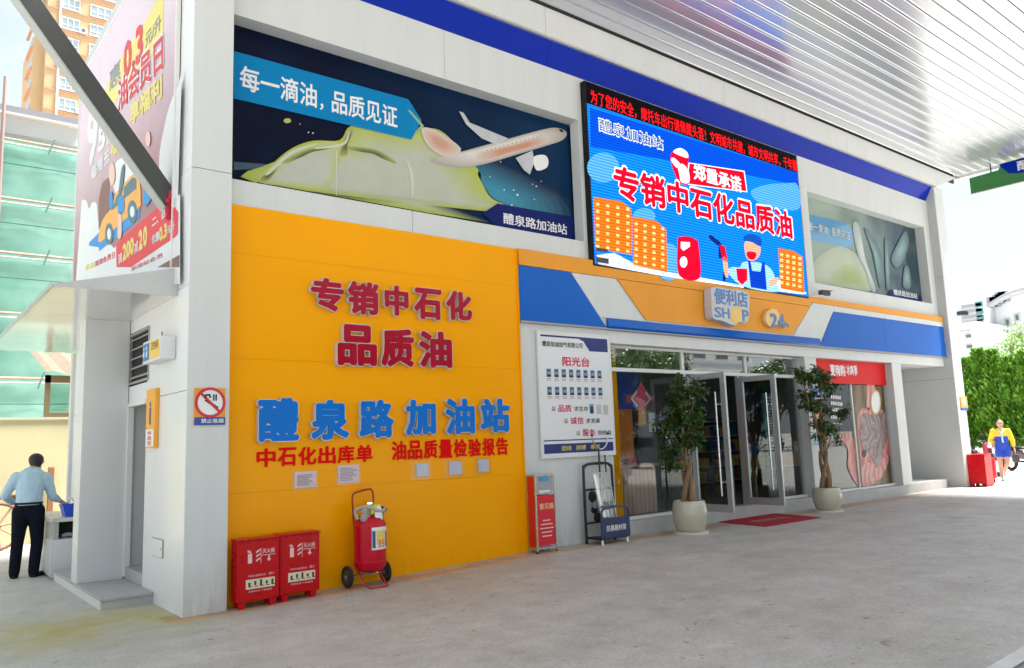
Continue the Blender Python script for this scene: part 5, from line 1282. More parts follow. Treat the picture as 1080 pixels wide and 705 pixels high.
# ------------------------------------------------------------------ security cameras
def seccam(p, d, label, arm):
    t = thing('security_camera', label, 'camera', p, 'security cameras'); p = Vector(p); d = Vector(d).normalized()
    s = d.cross(Vector((0, 0, 1))).normalized(); u = s.cross(d)
    q = MB(); q.hexa([p-s*.05-u*.045, p+s*.05-u*.045, p+s*.05-u*.045+d*.26, p-s*.05-u*.045+d*.26, p-s*.05+u*.045, p+s*.05+u*.045, p+s*.05+u*.05+d*.26, p-s*.05+u*.05+d*.26]); q.build('housing', mat('camera_dark', (.05, .05, .05), .4), t, bevel=.01)
    q = MB(); q.cone(p+d*.255, p+d*.275, .03, seg=14); q.build('lens', BLACK, t)
    q = MB(); q.hexa([p-s*.06+u*.05, p+s*.06+u*.05, p+s*.06+u*.06+d*.32, p-s*.06+u*.06+d*.32, p-s*.06+u*.06, p+s*.06+u*.06, p+s*.06+u*.07+d*.32, p-s*.06+u*.07+d*.32]); q.build('sunshield', mat('camera_grey', (.25, .25, .26), .4), t)
    q = MB(); q.tube([Vector(arm), p-u*.06, p+d*.08-u*.045], .016, 8); q.cone(Vector(arm), Vector(arm)+(Vector(arm)-p).normalized()*.02, .05, seg=12); q.build('bracket', ALUW, t, smooth=True)
pc = PY(866, 309.5, 8.86); seccam((pc.x-.08, 8.84, pc.z), (.95, -.25, -.05), 'dark security camera on the wall just right of the LED screen', (pc.x-.36, YW, pc.z-.1))
pc = PY(1010, 331, 8.62); seccam((pc.x, 8.62, pc.z), (.8, -.6, -.02), 'dark security camera on an arm at the far right pillar', (22.2, YP, pc.z-.12))

# ------------------------------------------------------------------ hanging station sign under the canopy edge
HS = thing('hanging_sign', 'green and blue hanging station sign under the right canopy edge', 'hanging sign', (22.9, 7, 8.2))
hx = 22.9; ha, hb = 8.27, 2.2; hz0_, hz1_ = 7.90, 8.36
GRN = mat('sign_green', (.02, .17, .03), .3, coat=.4)
pts = [(hx, ha, hz0_), (hx, ha, hz1_-.02), (hx, 7.55, hz1_), (hx, 7.45, 8.52), (hx, hb, 8.52), (hx, hb, hz0_)]
MB().prism(pts, (.16, 0, 0)).build('body', GRN, HS, bevel=.006)
MB().prism([(hx-.012, 7.52, 8.50), (hx-.012, 7.40, 8.32), (hx-.012, 7.30, 8.20), (hx-.012, 7.1, 8.14), (hx-.012, hb+.1, 8.14), (hx-.012, hb+.1, 8.50)], (.010, 0, 0)).build('blue_field', BLUEDK, HS)
MB().box(hx-.006, hx+.165, hb, ha, hz0_-.03, hz0_-.001).build('bottom_edge', mat('sign_edge_white', (.6, .66, .62), .4), HS)
for i, ch in enumerate('醴泉路加油站'): text(ch, PRWHITE, HS, (hx-.016, 7.10-i*.55, 8.2), .36, .26, B=SID, off=.02)
for yy in (7.75, 5.2, 2.8): MB().cone((hx+.08, yy, 8.3), (hx+.08, yy, ZT+.0), .018, seg=8).build('hanger', mat('dark_grey_steel', (.13, .135, .13)), HS)

# ------------------------------------------------------------------ window 2: red header, food poster, stickers
RH = thing('window_banner', 'red banner with white brush lettering across the right shop window', 'banner', (15.64, YG, 2.75))
MB().box(15.63, 18.97, YG-.062, YG-.05, 2.70, ZH-.002).build('cloth', mat('banner_red', (.70, .015, .015), .4, var=.06, scale=3, spec=.12), RH)
text('夏嗨购', PRWHITE, RH, (16.45, YG-.065, 2.87), .65, .26, off=.035); text('冰爽季', PRWHITE, RH, (17.15, YG-.065, 2.90), .50, .24, off=.03)
PST = thing('window_poster', 'pink noodle bowl poster on the far pane of right shop window', 'poster', (17.4, YG, .5))
def s4(x, y): return (864+x/5, 400+y/5)
yq = YG-.012
def swirlmat(name, cols, scale=1.2, dist=6.):
    m = bpy.data.materials.new(name); m.use_nodes = True; t = m.node_tree; b = t.nodes['Principled BSDF']; L = t.links.new
    tc_ = t.nodes.new('ShaderNodeTexCoord'); n = t.nodes.new('ShaderNodeTexWave'); n.inputs['Scale'].default_value = scale; n.inputs['Distortion'].default_value = dist; n.inputs['Detail'].default_value = 3; n.inputs['Detail Scale'].default_value = 1.4
    L(tc_.outputs['Object'], n.inputs['Vector']); r_ = t.nodes.new('ShaderNodeValToRGB'); cr = r_.color_ramp
    cr.elements[0].color = (*cols[0], 1); cr.elements[1].color = (*cols[-1], 1)
    for i, c_ in enumerate(cols[1:-1]): e = cr.elements.new((i+1)/(len(cols)-1)); e.color = (*c_, 1)
    L(n.outputs['Fac'], r_.inputs[0]); L(r_.outputs[0], b.inputs['Base Color']); b.inputs['Roughness'].default_value = .35; return m
PNK = swirlmat('poster_pink', [(.38, .06, .05), (.55, .17, .14), (.48, .11, .09), (.62, .28, .24)], 1.0, 9); PNK2 = swirlmat('poster_pale_pink', [(.50, .14, .12), (.66, .34, .30)], 1.6, 7); GRY = swirlmat('poster_greybrown', [(.12, .07, .07), (.26, .18, .18), (.18, .11, .11), (.30, .23, .23)], 1.1, 22)
MB().box(17.375, 18.89, YG-.009, YG-.0065, ZS+.06, 2.69).build('backing', swirlmat('poster_olive', [(.05, .035, .01), (.13, .11, .02), (.22, .10, .03)], .7, 7), PST)
fshape('steam', PNK2, PST, [[s4(250, 5), s4(285, 5), s4(300, 60), s4(262, 170), s4(250, 150)]], yq)
fshape('bowl', PNK, PST, [sm([s4(200, 240), s4(215, 165), s4(260, 150), s4(335, 165), s4(362, 240), s4(372, 330), s4(366, 430), s4(335, 510), s4(290, 552), s4(228, 560), s4(222, 470), s4(208, 330)], 5)], yq)
fshape('sauce', PNK2, PST, [sm([s4(225, 470), s4(260, 440), s4(300, 470), s4(350, 400), s4(362, 440), s4(325, 515), s4(270, 545), s4(228, 540)]), sm([s4(215, 180), s4(250, 165), s4(240, 190), s4(218, 260)])], yq-.003)
fshape('noodles', GRY, PST, [sm([s4(215, 230), s4(235, 180), s4(290, 190), s4(345, 175), s4(358, 250), s4(352, 340), s4(330, 400), s4(320, 465), s4(296, 455), s4(270, 400), s4(225, 350)])], yq-.005)
fshape('badge_rim', mat('poster_gold', (.62, .50, .25), .5), PST, [oval(*s4(298, 122), 5.4, 13)], yq-.007)
fshape('badge', PRWHITE, PST, [oval(*s4(298, 122), 4.2, 11)], yq-.009)
fshape('shadow_spot', mat('poster_black', (.04, .015, .015), .5), PST, [oval(*s4(238, 392), 2.2, 4.2)], yq-.007)
PS2 = thing('window_poster', 'pink poster edge and white price lines behind the second potted tree', 'poster', (16, YG, .6))
fshape('bowl_edge', PNK, PS2, [sm([s4(105, 300), s4(150, 285), s4(180, 320), s4(196, 420), s4(208, 520), s4(212, 568), s4(180, 530), s4(150, 460), s4(150, 370)])], yq)
q = [];
for i, (y0_, ln) in enumerate(((85, 60), (118, 70), (150, 78), (190, 72), (230, 70))):
    q += [[s4(62+j*9, y0_+j), s4(68+j*9, y0_+j), s4(68+j*9, y0_+(18 if i < 4 else 4)+j), s4(62+j*9, y0_+(18 if i < 4 else 4)+j)] for j in range(ln//9)]
fshape('price_lines', PRWHITE, PS2, q, yq)
for nm, lab, cc, bl, tr_ in (('pier_notice', 'blue notice plate on the pier by the second potted tree', (.01, .09, .42), (857, 427), (868, 409)), ('pier_notice', 'orange notice plate on the pier below the blue one', (.85, .40, .04), (858.5, 452), (870, 436)), ('pier_notice', 'pale blue sticker low on the pier', (.20, .45, .65), (859, 470), (864, 459))):
    a = PY(*bl, YW-.01); e = PY(*tr_, YW-.01)
    t = thing(nm, lab, 'notice', (a.x, YW, a.z)); MB().box(a.x, e.x, YW-.012, YW-.001, a.z, e.z).build('plate', mat('notice_%.2f' % cc[0], cc, .4), t)
    q = MB(); 
    for j in range(2): q.box(a.x+.06, e.x-.08, YW-.015, YW-.0125, a.z+(e.z-a.z)*(.3+.3*j), a.z+(e.z-a.z)*(.38+.3*j))
    q.build('print_lines', PRWHITE, t)

# ------------------------------------------------------------------ inside the shop
SC = thing('shop_counter', 'pale wood slatted counter behind the left shop window', 'counter', (9.6, 9.7, .34))
SLW = mat('pale_wood', (.55, .36, .26), .5, var=.12, scale=4, vs=(6, 6, .6))
MB().box(9.48, 11.0, 9.66, 10.3, .341, 1.16).build('carcass', mat('counter_core', (.40, .26, .19), .6), SC)
for i in range(14): MB().box(9.49+i*.108, 9.49+i*.108+.095, 9.635, 9.659, .36, 1.14).build('slat', SLW, SC, bevel=.004)
MB().box(9.45, 11.03, 9.60, 10.33, 1.161, 1.20).build('top', SLW, SC, bevel=.004)
for (x, y, cc, sz, lab) in ((9.75, 9.9, (.02, .02, .025), (.35, .2, .25), 'dark till box on the shop counter'), (10.25, 9.85, (.6, .6, .6), (.14, .12, .12), 'small white box on the shop counter'), (10.6, 9.9, (.4, .02, .03), (.2, .15, .1), 'red snack box on the shop counter')):
    t = thing('counter_box', lab, 'box', (x, y, 1.202)); MB().box(x, x+sz[0], y, y+sz[1], 1.202, 1.202+sz[2]).build('body', mat('cb_%.2f' % cc[0], cc, .4), t, bevel=.01); MB().box(x+.02, x+sz[0]-.02, y-.004, y-.001, 1.24, 1.202+sz[2]*.8).build('face', PRWHITE if cc[0] < .1 else REDP, t)
yn = MB()
KN = thing('hanging_knot', 'red diamond-shaped festive hanging with tassel behind the left window', 'decoration', PY(673, 400, YG+.06))
yk = YG+.05
def kn(x, y): return (640+x/7.833, 360+y/7.833)
fshape('diamond', mat('knot_pink', (.62, .02, .10), .5), KN, [[kn(285, 345), kn(370, 475), kn(290, 560), kn(195, 475)]], yk)
fshape('side_loop', mat('knot_dark', (.40, .01, .08), .6), KN, [[kn(160, 440), kn(200, 440), kn(195, 510), kn(165, 510)], [kn(365, 450), kn(395, 455), kn(392, 500), kn(365, 490)]], yk+.004)
fshape('white_edge', mat('knot_white', (.6, .5, .5), .5), KN, [[kn(195, 475), kn(248, 400), kn(252, 425), kn(215, 475), kn(255, 530), kn(250, 545)], [kn(370, 475), kn(320, 410), kn(318, 432), kn(350, 475), kn(315, 530), kn(318, 545)]], yk-.004)
fshape('streamer', mat('knot_orange', (.70, .12, .02), .5), KN, [[kn(255, 555), kn(318, 555), kn(322, 700), kn(258, 700)]], yk-.002)
text('福', mat('knot_gold', (.80, .45, .10), .5), KN, PY(*kn(262, 690), yk-.005), .2, .24, off=.02)
IN = thing('blue_info_board', 'dark blue information board behind the left window', 'board', PY(695, 455, YG+.1))
a = PY(692, 455.5, YG+.08); e = PY(717, 436.5, YG+.08)
MB().box(a.x, e.x, YG+.08, YG+.10, a.z, e.z).build('panel', mat('info_blue', (.01, .02, .14), .4), IN)
q = MB()
for i in range(4): q.box(a.x+.05, e.x-.08-.05*(i % 2), YG+.076, YG+.079, e.z-.10-.08*i, e.z-.07-.08*i)
q.build('print_lines', mat('info_print', (.5, .5, .55), .5), IN)
MB().box(a.x-.16, a.x-.01, YG+.08, YG+.1, a.z+.0, e.z+.02).build('white_sheet', PAPER, IN)
YS2 = thing('yellow_window_strip', 'yellow vertical strip inside the left edge of the shop window', 'strip', (9.42, YG+.06, .4)); MB().box(9.58, 9.76, YG+.05, YG+.06, .39, 3.18).build('sheet', YELLOW, YS2)
BS = thing('payment_stand', 'black floor stand behind the left shop window', 'stand', (12.3, 11.6, .34))
q = MB(); q.cone((12.2, 11.5, .345), (12.2, 11.5, 1.55), .03, seg=8); q.cone((12.36, 11.5, .345), (12.36, 11.5, 1.4), .03, seg=8); q.box(12.05, 12.5, 11.3, 11.7, .341, .37); q.build('post', BLACK, BS)
MB().box(12.05, 12.5, 11.42, 11.55, 1.0, 1.75).build('head', BLACK, BS, bevel=.03); MB().box(12.08, 12.3, 11.39, 11.415, 1.5, 1.8).build('screen', PRWHITE, BS)
DT_ = thing('display_table', 'light wood display table inside behind the right glass door', 'table', (14.8, 10.6, .34))
WD = mat('table_wood', (.50, .33, .18), .5, var=.15, scale=5, vs=(1, 6, 6))
tx0, tx1, tz = PY(797, 480, 10.5).x, PY(858, 480, 10.5).x, PY(830, 478, 10.5).z
MB().box(tx0, tx1, 10.5, 11.3, tz-.05, tz).build('tabletop', WD, DT_, bevel=.004); MB().box(tx0+.05, tx1-.05, 10.54, 10.57, tz-.32, tz-.051).build('apron', WD, DT_)
for xx in (tx0+.05, tx1-.12):
    for yy in (10.6, 11.2): MB().box(xx, xx+.07, yy, yy+.07, .341, tz-.051).build('leg', WD, DT_)
MB().poly([(tx0+.55+.14*math.cos(i*.35), 10.535, tz-.18+.14*math.sin(i*.35)) for i in range(18)]).build('round_mark', BLACK, DT_)
rb = random.Random(5)
for i in range(9):
    x = tx0+.1+i*(tx1-tx0-.3)/8.5; hh = rb.uniform(.16, .34); cc = rb.choice([(.05, .16, .20), (.55, .55, .55), (.03, .08, .20), (.10, .20, .18), (.5, .3, .1)])
    t = thing('goods_box', 'goods box on the display table, %s from its left end' % ['first', 'second', 'third', 'fourth', 'fifth', 'sixth', 'seventh', 'eighth', 'ninth'][i], 'goods', (x, 10.7, tz+.002), 'goods on the display table'); MB().box(x, x+.17, 10.65, 10.8, tz+.002, tz+.002+hh).build('box', mat('goods%d' % (int(cc[2]*100)), cc, .5), t); MB().box(x+.02, x+.15, 10.646, 10.649, tz+.03, tz+hh*.6).build('label', PAPER if i % 2 else BLUEF, t)
for k, (xa, xb) in enumerate(((11.6, 13.0), (16.2, 18.9))):
    SHF = thing('shop_shelf', ['dark shop shelf with goods at the back seen through the open doors', 'dark shop shelf with goods behind the right window'][k], 'shelf', (xa, 13.4, .34))
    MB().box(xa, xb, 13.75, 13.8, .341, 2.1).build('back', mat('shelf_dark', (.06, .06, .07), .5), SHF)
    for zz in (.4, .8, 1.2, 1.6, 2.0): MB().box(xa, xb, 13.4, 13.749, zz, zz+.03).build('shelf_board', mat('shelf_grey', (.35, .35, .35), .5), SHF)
    g = MB(); 
    for zz in (.43, .83, 1.23, 1.63):
        x = xa+.03
        while x < xb-.15:
            w2 = rb.uniform(.08, .16); g.box(x, x+w2-.01, 13.43, 13.7, zz+.001, zz+rb.uniform(.15, .3), rb.randrange(4)); x += w2
    stuff(g.build('shelf_goods', [REDP, mat('goods_green', (.05, .2, .08), .5), mat('goods_yellow', (.6, .4, .05), .5), mat('goods_blue', (.03, .08, .35), .5)], SHF))
RB = thing('roller_banner', 'white and teal louvred display panel inside by the pier', 'display', (15.6, 9.9, .34))
q = MB()
for i in range(20): q.box(14.75, 15.0, 9.75, 9.78, 1.25+i*.06, 1.28+i*.06)
q.build('slat_panel', PAPER, RB); MB().box(14.66, 14.74, 9.75, 9.78, 1.0, 2.5).build('teal_edge', mat('teal', (.05, .3, .28), .5), RB); MB().box(14.66, 15.0, 9.79, 9.82, .341, 2.5).build('back', mat('shelf_dark', (.06, .06, .07)), RB)

# ------------------------------------------------------------------ people
def person(name, label, loc, caps, mats, voxel=.013, rot=0, scale=1.0, extra=None):
    """caps: list of (p0, p1, r0, r1, flat, material index); one continuous remeshed body"""
    q = MB()
    for (p0, p1, ra, rb, fl, mi) in caps:
        p0, p1 = Vector(p0), Vector(p1); a = p1-p0; L__ = a.length; a.normalize()
        # u across the body (x-ish), v front-back (y-ish)
        u = Vector((1, 0, 0)); u = (u-a*u.dot(a)); u = u.normalized() if u.length > .2 else Vector((0, 1, 0)).cross(a).normalized()
        v = a.cross(u); rings = []
        for k in range(5): an = -math.pi/2+k*math.pi/10; rings.append((p0+a*ra*math.sin(an), ra*math.cos(an)))
        for k in range(7): f = k/6; rings.append((p0+a*L__*f, ra+(rb-ra)*f))
        for k in range(1, 6): an = k*math.pi/10; rings.append((p1+a*rb*math.sin(an), rb*math.cos(an)))
        vs = []; n = 14
        for c, r_ in rings:
            r_ = max(r_, .0015)
            for i in range(n): t = 2*math.pi*i/n; vs.append(c+u*math.cos(t)*r_+v*math.sin(t)*r_*fl)
        m_ = len(rings)
        fs = [(k*n+i, k*n+(i+1) % n, (k+1)*n+(i+1) % n, (k+1)*n+i) for k in range(m_-1) for i in range(n)]
        fs += [tuple(reversed(range(n))), tuple(range((m_-1)*n, m_*n))]
        q.add(vs, fs)
    me = q.mesh('tmp', mats[0]); o = bpy.data.objects.new('tmp', me); COL.objects.link(o)
    md = o.modifiers.new('r', 'REMESH'); md.mode = 'VOXEL'; md.voxel_size = voxel
    sm_ = o.modifiers.new('s', 'SMOOTH'); sm_.factor = .5; sm_.iterations = 3
    dg = bpy.context.evaluated_depsgraph_get(); bme = bpy.data.meshes.new_from_object(o.evaluated_get(dg)); bpy.data.objects.remove(o)
    bme.materials.clear()
    for m in mats: bme.materials.append(m)
    for p in bme.polygons:
        c = p.center; best = 9; mi_ = 0
        for (p0, p1, ra, rb, fl, mi) in caps:
            p0, p1 = Vector(p0), Vector(p1); d = p1-p0; t = max(0, min(1, (c-p0).dot(d)/max(d.length_squared, 1e-9)))
            s = (c-(p0+d*t)).length-(ra+(rb-ra)*t)*(.5+.5*min(1, fl))
            if s < best: best = s; mi_ = mi
        p.material_index = mi_; p.use_smooth = True
    t = thing(name, label, 'person', loc)
    Mx = Matrix.Translation(loc) @ Matrix.Rotation(rot, 4, 'Z') @ Matrix.Scale(scale, 4)
    bme.transform(Mx); link('body', bme, t)
    if extra:
        for nm, mb, m in extra:
            me = mb.mesh(nm, m, smooth=True); me.transform(Mx); link(nm, me, t)
    return t
def hand(caps, wrist, d, side, r_=.034, mi=0, curl=.5):
    """palm, four unequal fingers and a thumb leaving the side of the palm"""
    w_ = Vector(wrist); d = Vector(d).normalized(); s = Vector(side).normalized(); s = (s-d*s.dot(d)).normalized(); n = d.cross(s)
    pe = w_+d*.085
    caps.append((w_, pe, r_*.85, r_, .55, mi))
    for k, ln in enumerate((.065, .078, .074, .058)):
        b0 = pe+s*(-.030+.020*k)+d*.01; b1 = b0+d*ln*.55+n*.012*curl; b2 = b1+d*ln*.35+n*.04*curl
        caps.append((b0, b1, .0105, .0095, 1, mi)); caps.append((b1, b2, .0095, .008, 1, mi))
    t0 = w_+d*.03-s*.028; t1 = t0+d*.04-s*.03; t2 = t1+d*.03-s*.008
    caps.append((t0, t1, .013, .012, 1, mi)); caps.append((t1, t2, .012, .010, 1, mi))

SHIRT = mat('pale_blue_shirt', (.40, .57, .66), .75, var=.2, scale=7, bump=1.0, bscale=10, vs=(1, 1, .5))
TROU = mat('dark_navy_trousers', (.006, .008, .016), .9, var=.2, scale=8, bump=.5, bscale=12, spec=.15)
SHOE = mat('black_shoe', (.012, .011, .011), .4)
# man seen from behind: faces +Y (away), leaning over the basin on his right
c = []
for s, fx, fy in ((-1, -.14, .0), (1, .10, -.02)):
    hip = (s*.095, .0, .93); kn_ = (s*.105+(.015 if s > 0 else -.02), .03, .50); an = (fx, fy-.03, .09)
    c += [(hip, kn_, .118, .082, 1.05, 1), (kn_, an, .082, .072, 1.0, 1), ((fx, fy-.04, .07), (fx, fy-.03, .045), .068, .062, 1, 1)]
    dx = .05 if s > 0 else -.01
    c += [((fx, fy-.06, .035), (fx+dx*2.2, fy+.13, .03), .040, .036, 1, 2)]
c += [((-.055, 0, .95), (.055, 0, .95), .135, .135, .82, 1), ((0, .0, .99), (0, .0, 1.03), .165, .165, .72, 1)]
c += [((0, .0, 1.06), (.0, .03, 1.22), .170, .175, .74, 0), ((.0, .03, 1.22), (.01, .08, 1.40), .178, .175, .66, 0), ((-.12, .09, 1.42), (.14, .10, 1.41), .085, .085, .9, 0)]
shL = Vector((-.19, .09, 1.42)); elL = Vector((-.31, .04, 1.16)); wrL = Vector((-.25, .26, 1.06))
shR = Vector((.20, .10, 1.40)); elR = Vector((.285, .10, 1.12)); wrR = Vector((.40, .26, 1.02))
c += [(shL, elL, .078, .062, 1, 0), (elL, wrL, .060, .050, 1, 0), (shR, elR, .078, .062, 1, 0), (elR, elR.lerp(wrR, .45), .060, .055, 1, 0), (elR.lerp(wrR, .45), wrR, .040, .032, 1, 3)]
c += [((.01, .10, 1.45), (.03, .14, 1.55), .058, .056, 1, 3)]
hc = Vector((.05, .19, 1.62))
c += [(hc+Vector((0, -.02, .02)), hc+Vector((.0, .015, .04)), .088, .088, 1, 3), (hc+Vector((.01, .05, -.05)), hc+Vector((.015, .07, -.075)), .058, .045, 1, 3)]
c += [(hc+Vector((.085, .0, .0)), hc+Vector((.092, -.01, .02)), .018, .018, 1, 3), (hc+Vector((-.085, .01, .0)), hc+Vector((-.09, .0, .02)), .018, .018, 1, 3), (hc+Vector((.01, .105, -.02)), hc+Vector((.01, .115, -.035)), .014, .014, 1, 3)]
hand(c, wrR, (.6, .6, -.35), (.6, -.6, 0), mi=3); hand(c, wrL, (.2, .9, -.3), (-1, .2, 0), mi=3)
hair = MB(); hair.ball(hc+Vector((-.002, -.022, .05)), .100, .104, .092, 18, 12); hair.ball(hc+Vector((-.0, -.05, .0)), .085, .06, .075, 14, 10)
belt = MB(); belt.tube([(0+.168*math.cos(t*math.pi/12), .0+.126*math.sin(t*math.pi/12), 1.045) for t in range(24)], .017, 6, closed=True)
eyes = MB()
for s in (-1, 1): eyes.ball(hc+Vector((.01+s*.034, .092, .015)), .012)
col_ = MB(); col_.tube([(.012+.066*math.cos(t*math.pi/10), .105+.066*math.sin(t*math.pi/10), 1.485+.015*math.sin(t*math.pi/10)) for t in range(20)], .017, 6, closed=True)
mp_ = PZ(27, 609, 0)
person('person', 'man in pale blue shirt and dark trousers bending over the wash counter', (mp_.x, mp_.y, 0), c, [SHIRT, TROU, SHOE, SKIN], rot=R(-14), extra=[('hair', hair, HAIR), ('belt', belt, BLACK), ('collar', col_, SHIRT), ('eyes', eyes, BLACK)])

# woman walking towards the camera: faces -Y in her own frame
YJ = mat('yellow_jacket', (.75, .50, .02), .7, bump=.4, bscale=14); BJ = mat('blue_jacket', (.01, .05, .42), .7, var=.1, scale=8, bump=.4, bscale=14)
c = []
hipL, hipR = Vector((-.09, 0, .88)), Vector((.09, 0, .88))
for hip, kn_, an, toe in ((hipL, Vector((-.10, -.10, .48)), Vector((-.09, -.02, .09)), Vector((-.09, -.16, .03))), (hipR, Vector((.06, -.10, .47)), Vector((.02, .22, .26)), Vector((.02, .20, .12)))):
    c += [(hip, hip.lerp(kn_, .45), .115, .098, 1, 1), (hip.lerp(kn_, .45), kn_, .082, .062, 1, 3), (kn_, an, .060, .042, 1, 3), (an, toe, .038, .032, 1, 2)]
c += [((-.06, 0, .92), (.06, 0, .92), .13, .13, .85, 1), ((0, 0, .98), (0, -.01, 1.18), .165, .165, .78, 1), ((0, -.01, 1.18), (0, -.02, 1.32), .165, .15, .72, 0), ((-.12, -.02, 1.36), (.12, -.02, 1.36), .075, .075, .9, 0)]
c += [((0, -.02, 1.40), (0, -.03, 1.47), .05, .05, 1, 3)]
hc = Vector((0, -.05, 1.56)); c += [(hc+Vector((0, 0, .0)), hc+Vector((0, -.01, .03)), .082, .085, 1.05, 3), (hc+Vector((0, -.03, -.06)), hc+Vector((0, -.04, -.07)), .05, .04, 1, 3), (hc+Vector((0, -.095, -.01)), hc+Vector((0, -.10, -.02)), .013, .014, 1, 3)]
for s, el, wr in ((-1, Vector((-.25, .08, 1.12)), Vector((-.22, -.14, 1.00))), (1, Vector((.26, .02, 1.12)), Vector((.29, .02, .88)))):
    sh_ = Vector((s*.18, -.02, 1.37)); c += [(sh_, el, .078, .068, 1, 0), (el, el.lerp(wr, .55), .068, .058, 1, 0), (el.lerp(wr, .55), wr, .036, .028, 1, 3)]
    hand(c, wr, (0, -.4, -.9), (0, 1, 0), r_=.030, mi=3)
hair = MB(); hair.ball(hc+Vector((0, .025, .045)), .098, .098, .098, 16, 10); hair.ball(hc+Vector((0, .09, .02)), .05, .05, .05)
face = MB()
for s in (-1, 1): face.ball(hc+Vector((s*.03, -.082, .012)), .011)
face.box(-.022, .022, -.13, -.118, 1.505, 1.512)
scarf = MB(); scarf.tube(spline([(-.07, -.02, 1.44), (-.02, -.13, 1.36), (0, -.16, 1.22), (.01, -.165, 1.05)], 5, False), .022, 6); scarf.tube(spline([(.07, -.02, 1.44), (.03, -.13, 1.36), (.0, -.165, 1.22)], 5, False), .022, 6)
bag = MB(); bag.box(.22, .38, -.10, .10, .50, .72)
wp = PG(1061, 507)
person('person', 'woman in yellow and blue jacket walking past the parked motorcycles', (wp.x, wp.y, gz(wp.x)), c, [YJ, BJ, mat('pale_shoe', (.55, .53, .5), .6), SKIN], rot=R(-62), extra=[('hair', hair, HAIR), ('eyes', face, BLACK), ('scarf', scarf, mat('pale_scarf', (.45, .55, .62), .8))])
wb = thing('carried_bag', 'dark bag carried at the side of the walking woman', 'bag', (wp.x, wp.y, .7)); me = bag.mesh('bag', mat('dark_bag', (.05, .04, .05), .6), bevel=.03); me.transform(Matrix.Translation((wp.x, wp.y, gz(wp.x))) @ Matrix.Rotation(R(-62), 4, 'Z')); link('pouch', me, wb)
st_ = MB(); st_.tube(spline([(.25, .0, .72), (.28, .0, .80), (.31, .0, .80), (.35, .0, .72)], 4, False), .01, 6); me = st_.mesh('strap', BLACK); me.transform(Matrix.Translation((wp.x, wp.y, gz(wp.x))) @ Matrix.Rotation(R(-62), 4, 'Z')); link('strap', me, wb)

# ------------------------------------------------------------------ left: wash counter, wall, shed, scaffold, tower
WC = thing('wash_counter', 'white tiled wash counter with stone top and sink beside the doorway', 'counter', (2.3, 13, 0))
ct = PY(68, 546, 12.93).z
q = MB(); q.box(2.04, XS-.004, 12.93, 14.6, .02, ct-.30); q.build('cabinet', WHITE2, WC, bevel=.004)
for y0, y1 in ((12.95, 13.45), (13.46, 14.0), (14.01, 14.58)): MB().box(2.022, 2.038, y0, y1, .05, ct-.31).build('cabinet_door', WHITE, WC, bevel=.003)
q = MB(); q.box(2.04, 2.10, 12.93, 14.6, ct-.30, ct-.06); q.box(XS-.06, XS-.005, 12.93, 14.6, ct-.30, ct-.06); q.box(2.10, XS-.06, 13.9, 14.6, ct-.299, ct-.06); q.build('support', mat('counter_stone', (.42, .42, .38), .5, var=.2, scale=8), WC)
MB().box(2.12, XS-.08, 13.2, 13.25, ct-.28, ct-.07).build('dark_niche', DARK, WC)
MB().box(2.0, XS-.004, 12.90, 14.62, ct-.058, ct).build('worktop', mat('worktop_stone', (.55, .55, .52), .3, var=.15, scale=14), WC, bevel=.006)
q = MB(); q.tube(spline([(2.45, 14.0, ct), (2.45, 14.0, ct+.18), (2.42, 13.95, ct+.22), (2.36, 13.9, ct+.20), (2.36, 13.9, ct+.16)], 4, False), .014, 8); q.build('tap', CHROME, WC, smooth=True)
q = MB(); q.tube([(2.2, 13.22, ct-.27), (2.26, 13.18, ct-.26), (2.32, 13.22, ct-.27)], .03, 6); q.build('drain_pipe', PRWHITE, WC)
BN = thing('blue_basin', 'blue plastic basin on the wash counter', 'basin', (2.38, 13.1, ct))
q = MB(); bx_, by_ = 2.36, 13.12
q.add([(bx_-.17, by_-.13, ct+.002), (bx_+.17, by_-.13, ct+.002), (bx_+.17, by_+.13, ct+.002), (bx_-.17, by_+.13, ct+.002), (bx_-.21, by_-.16, ct+.16), (bx_+.21, by_-.16, ct+.16), (bx_+.21, by_+.16, ct+.16), (bx_-.21, by_+.16, ct+.16)], [(0, 3, 2, 1), (0, 1, 5, 4), (1, 2, 6, 5), (2, 3, 7, 6), (3, 0, 4, 7)])
q.build('tub', mat('blue_plastic', (.01, .07, .55), .35), BN); q = MB(); q.tube([(bx_-.21, by_-.16, ct+.16), (bx_+.21, by_-.16, ct+.16), (bx_+.21, by_+.16, ct+.16), (bx_-.21, by_+.16, ct+.16)], .012, 6, closed=True); q.build('rim', mat('blue_plastic', (.01, .07, .55)), BN)
BT = thing('soap_bottle', 'white bottle behind the blue basin', 'bottle', (2.5, 13.6, ct)); MB().lathe([(.001, 0), (.04, 0), (.042, .02), (.042, .14), (.015, .18), (.015, .22), (.001, .22)], (2.5, 13.6, ct+.002), 16).build('body', PRWHITE, BT, smooth=True); MB().cone((2.5, 13.6, ct+.223), (2.5, 13.6, ct+.25), .018, seg=10).build('cap', BLUEF, BT)

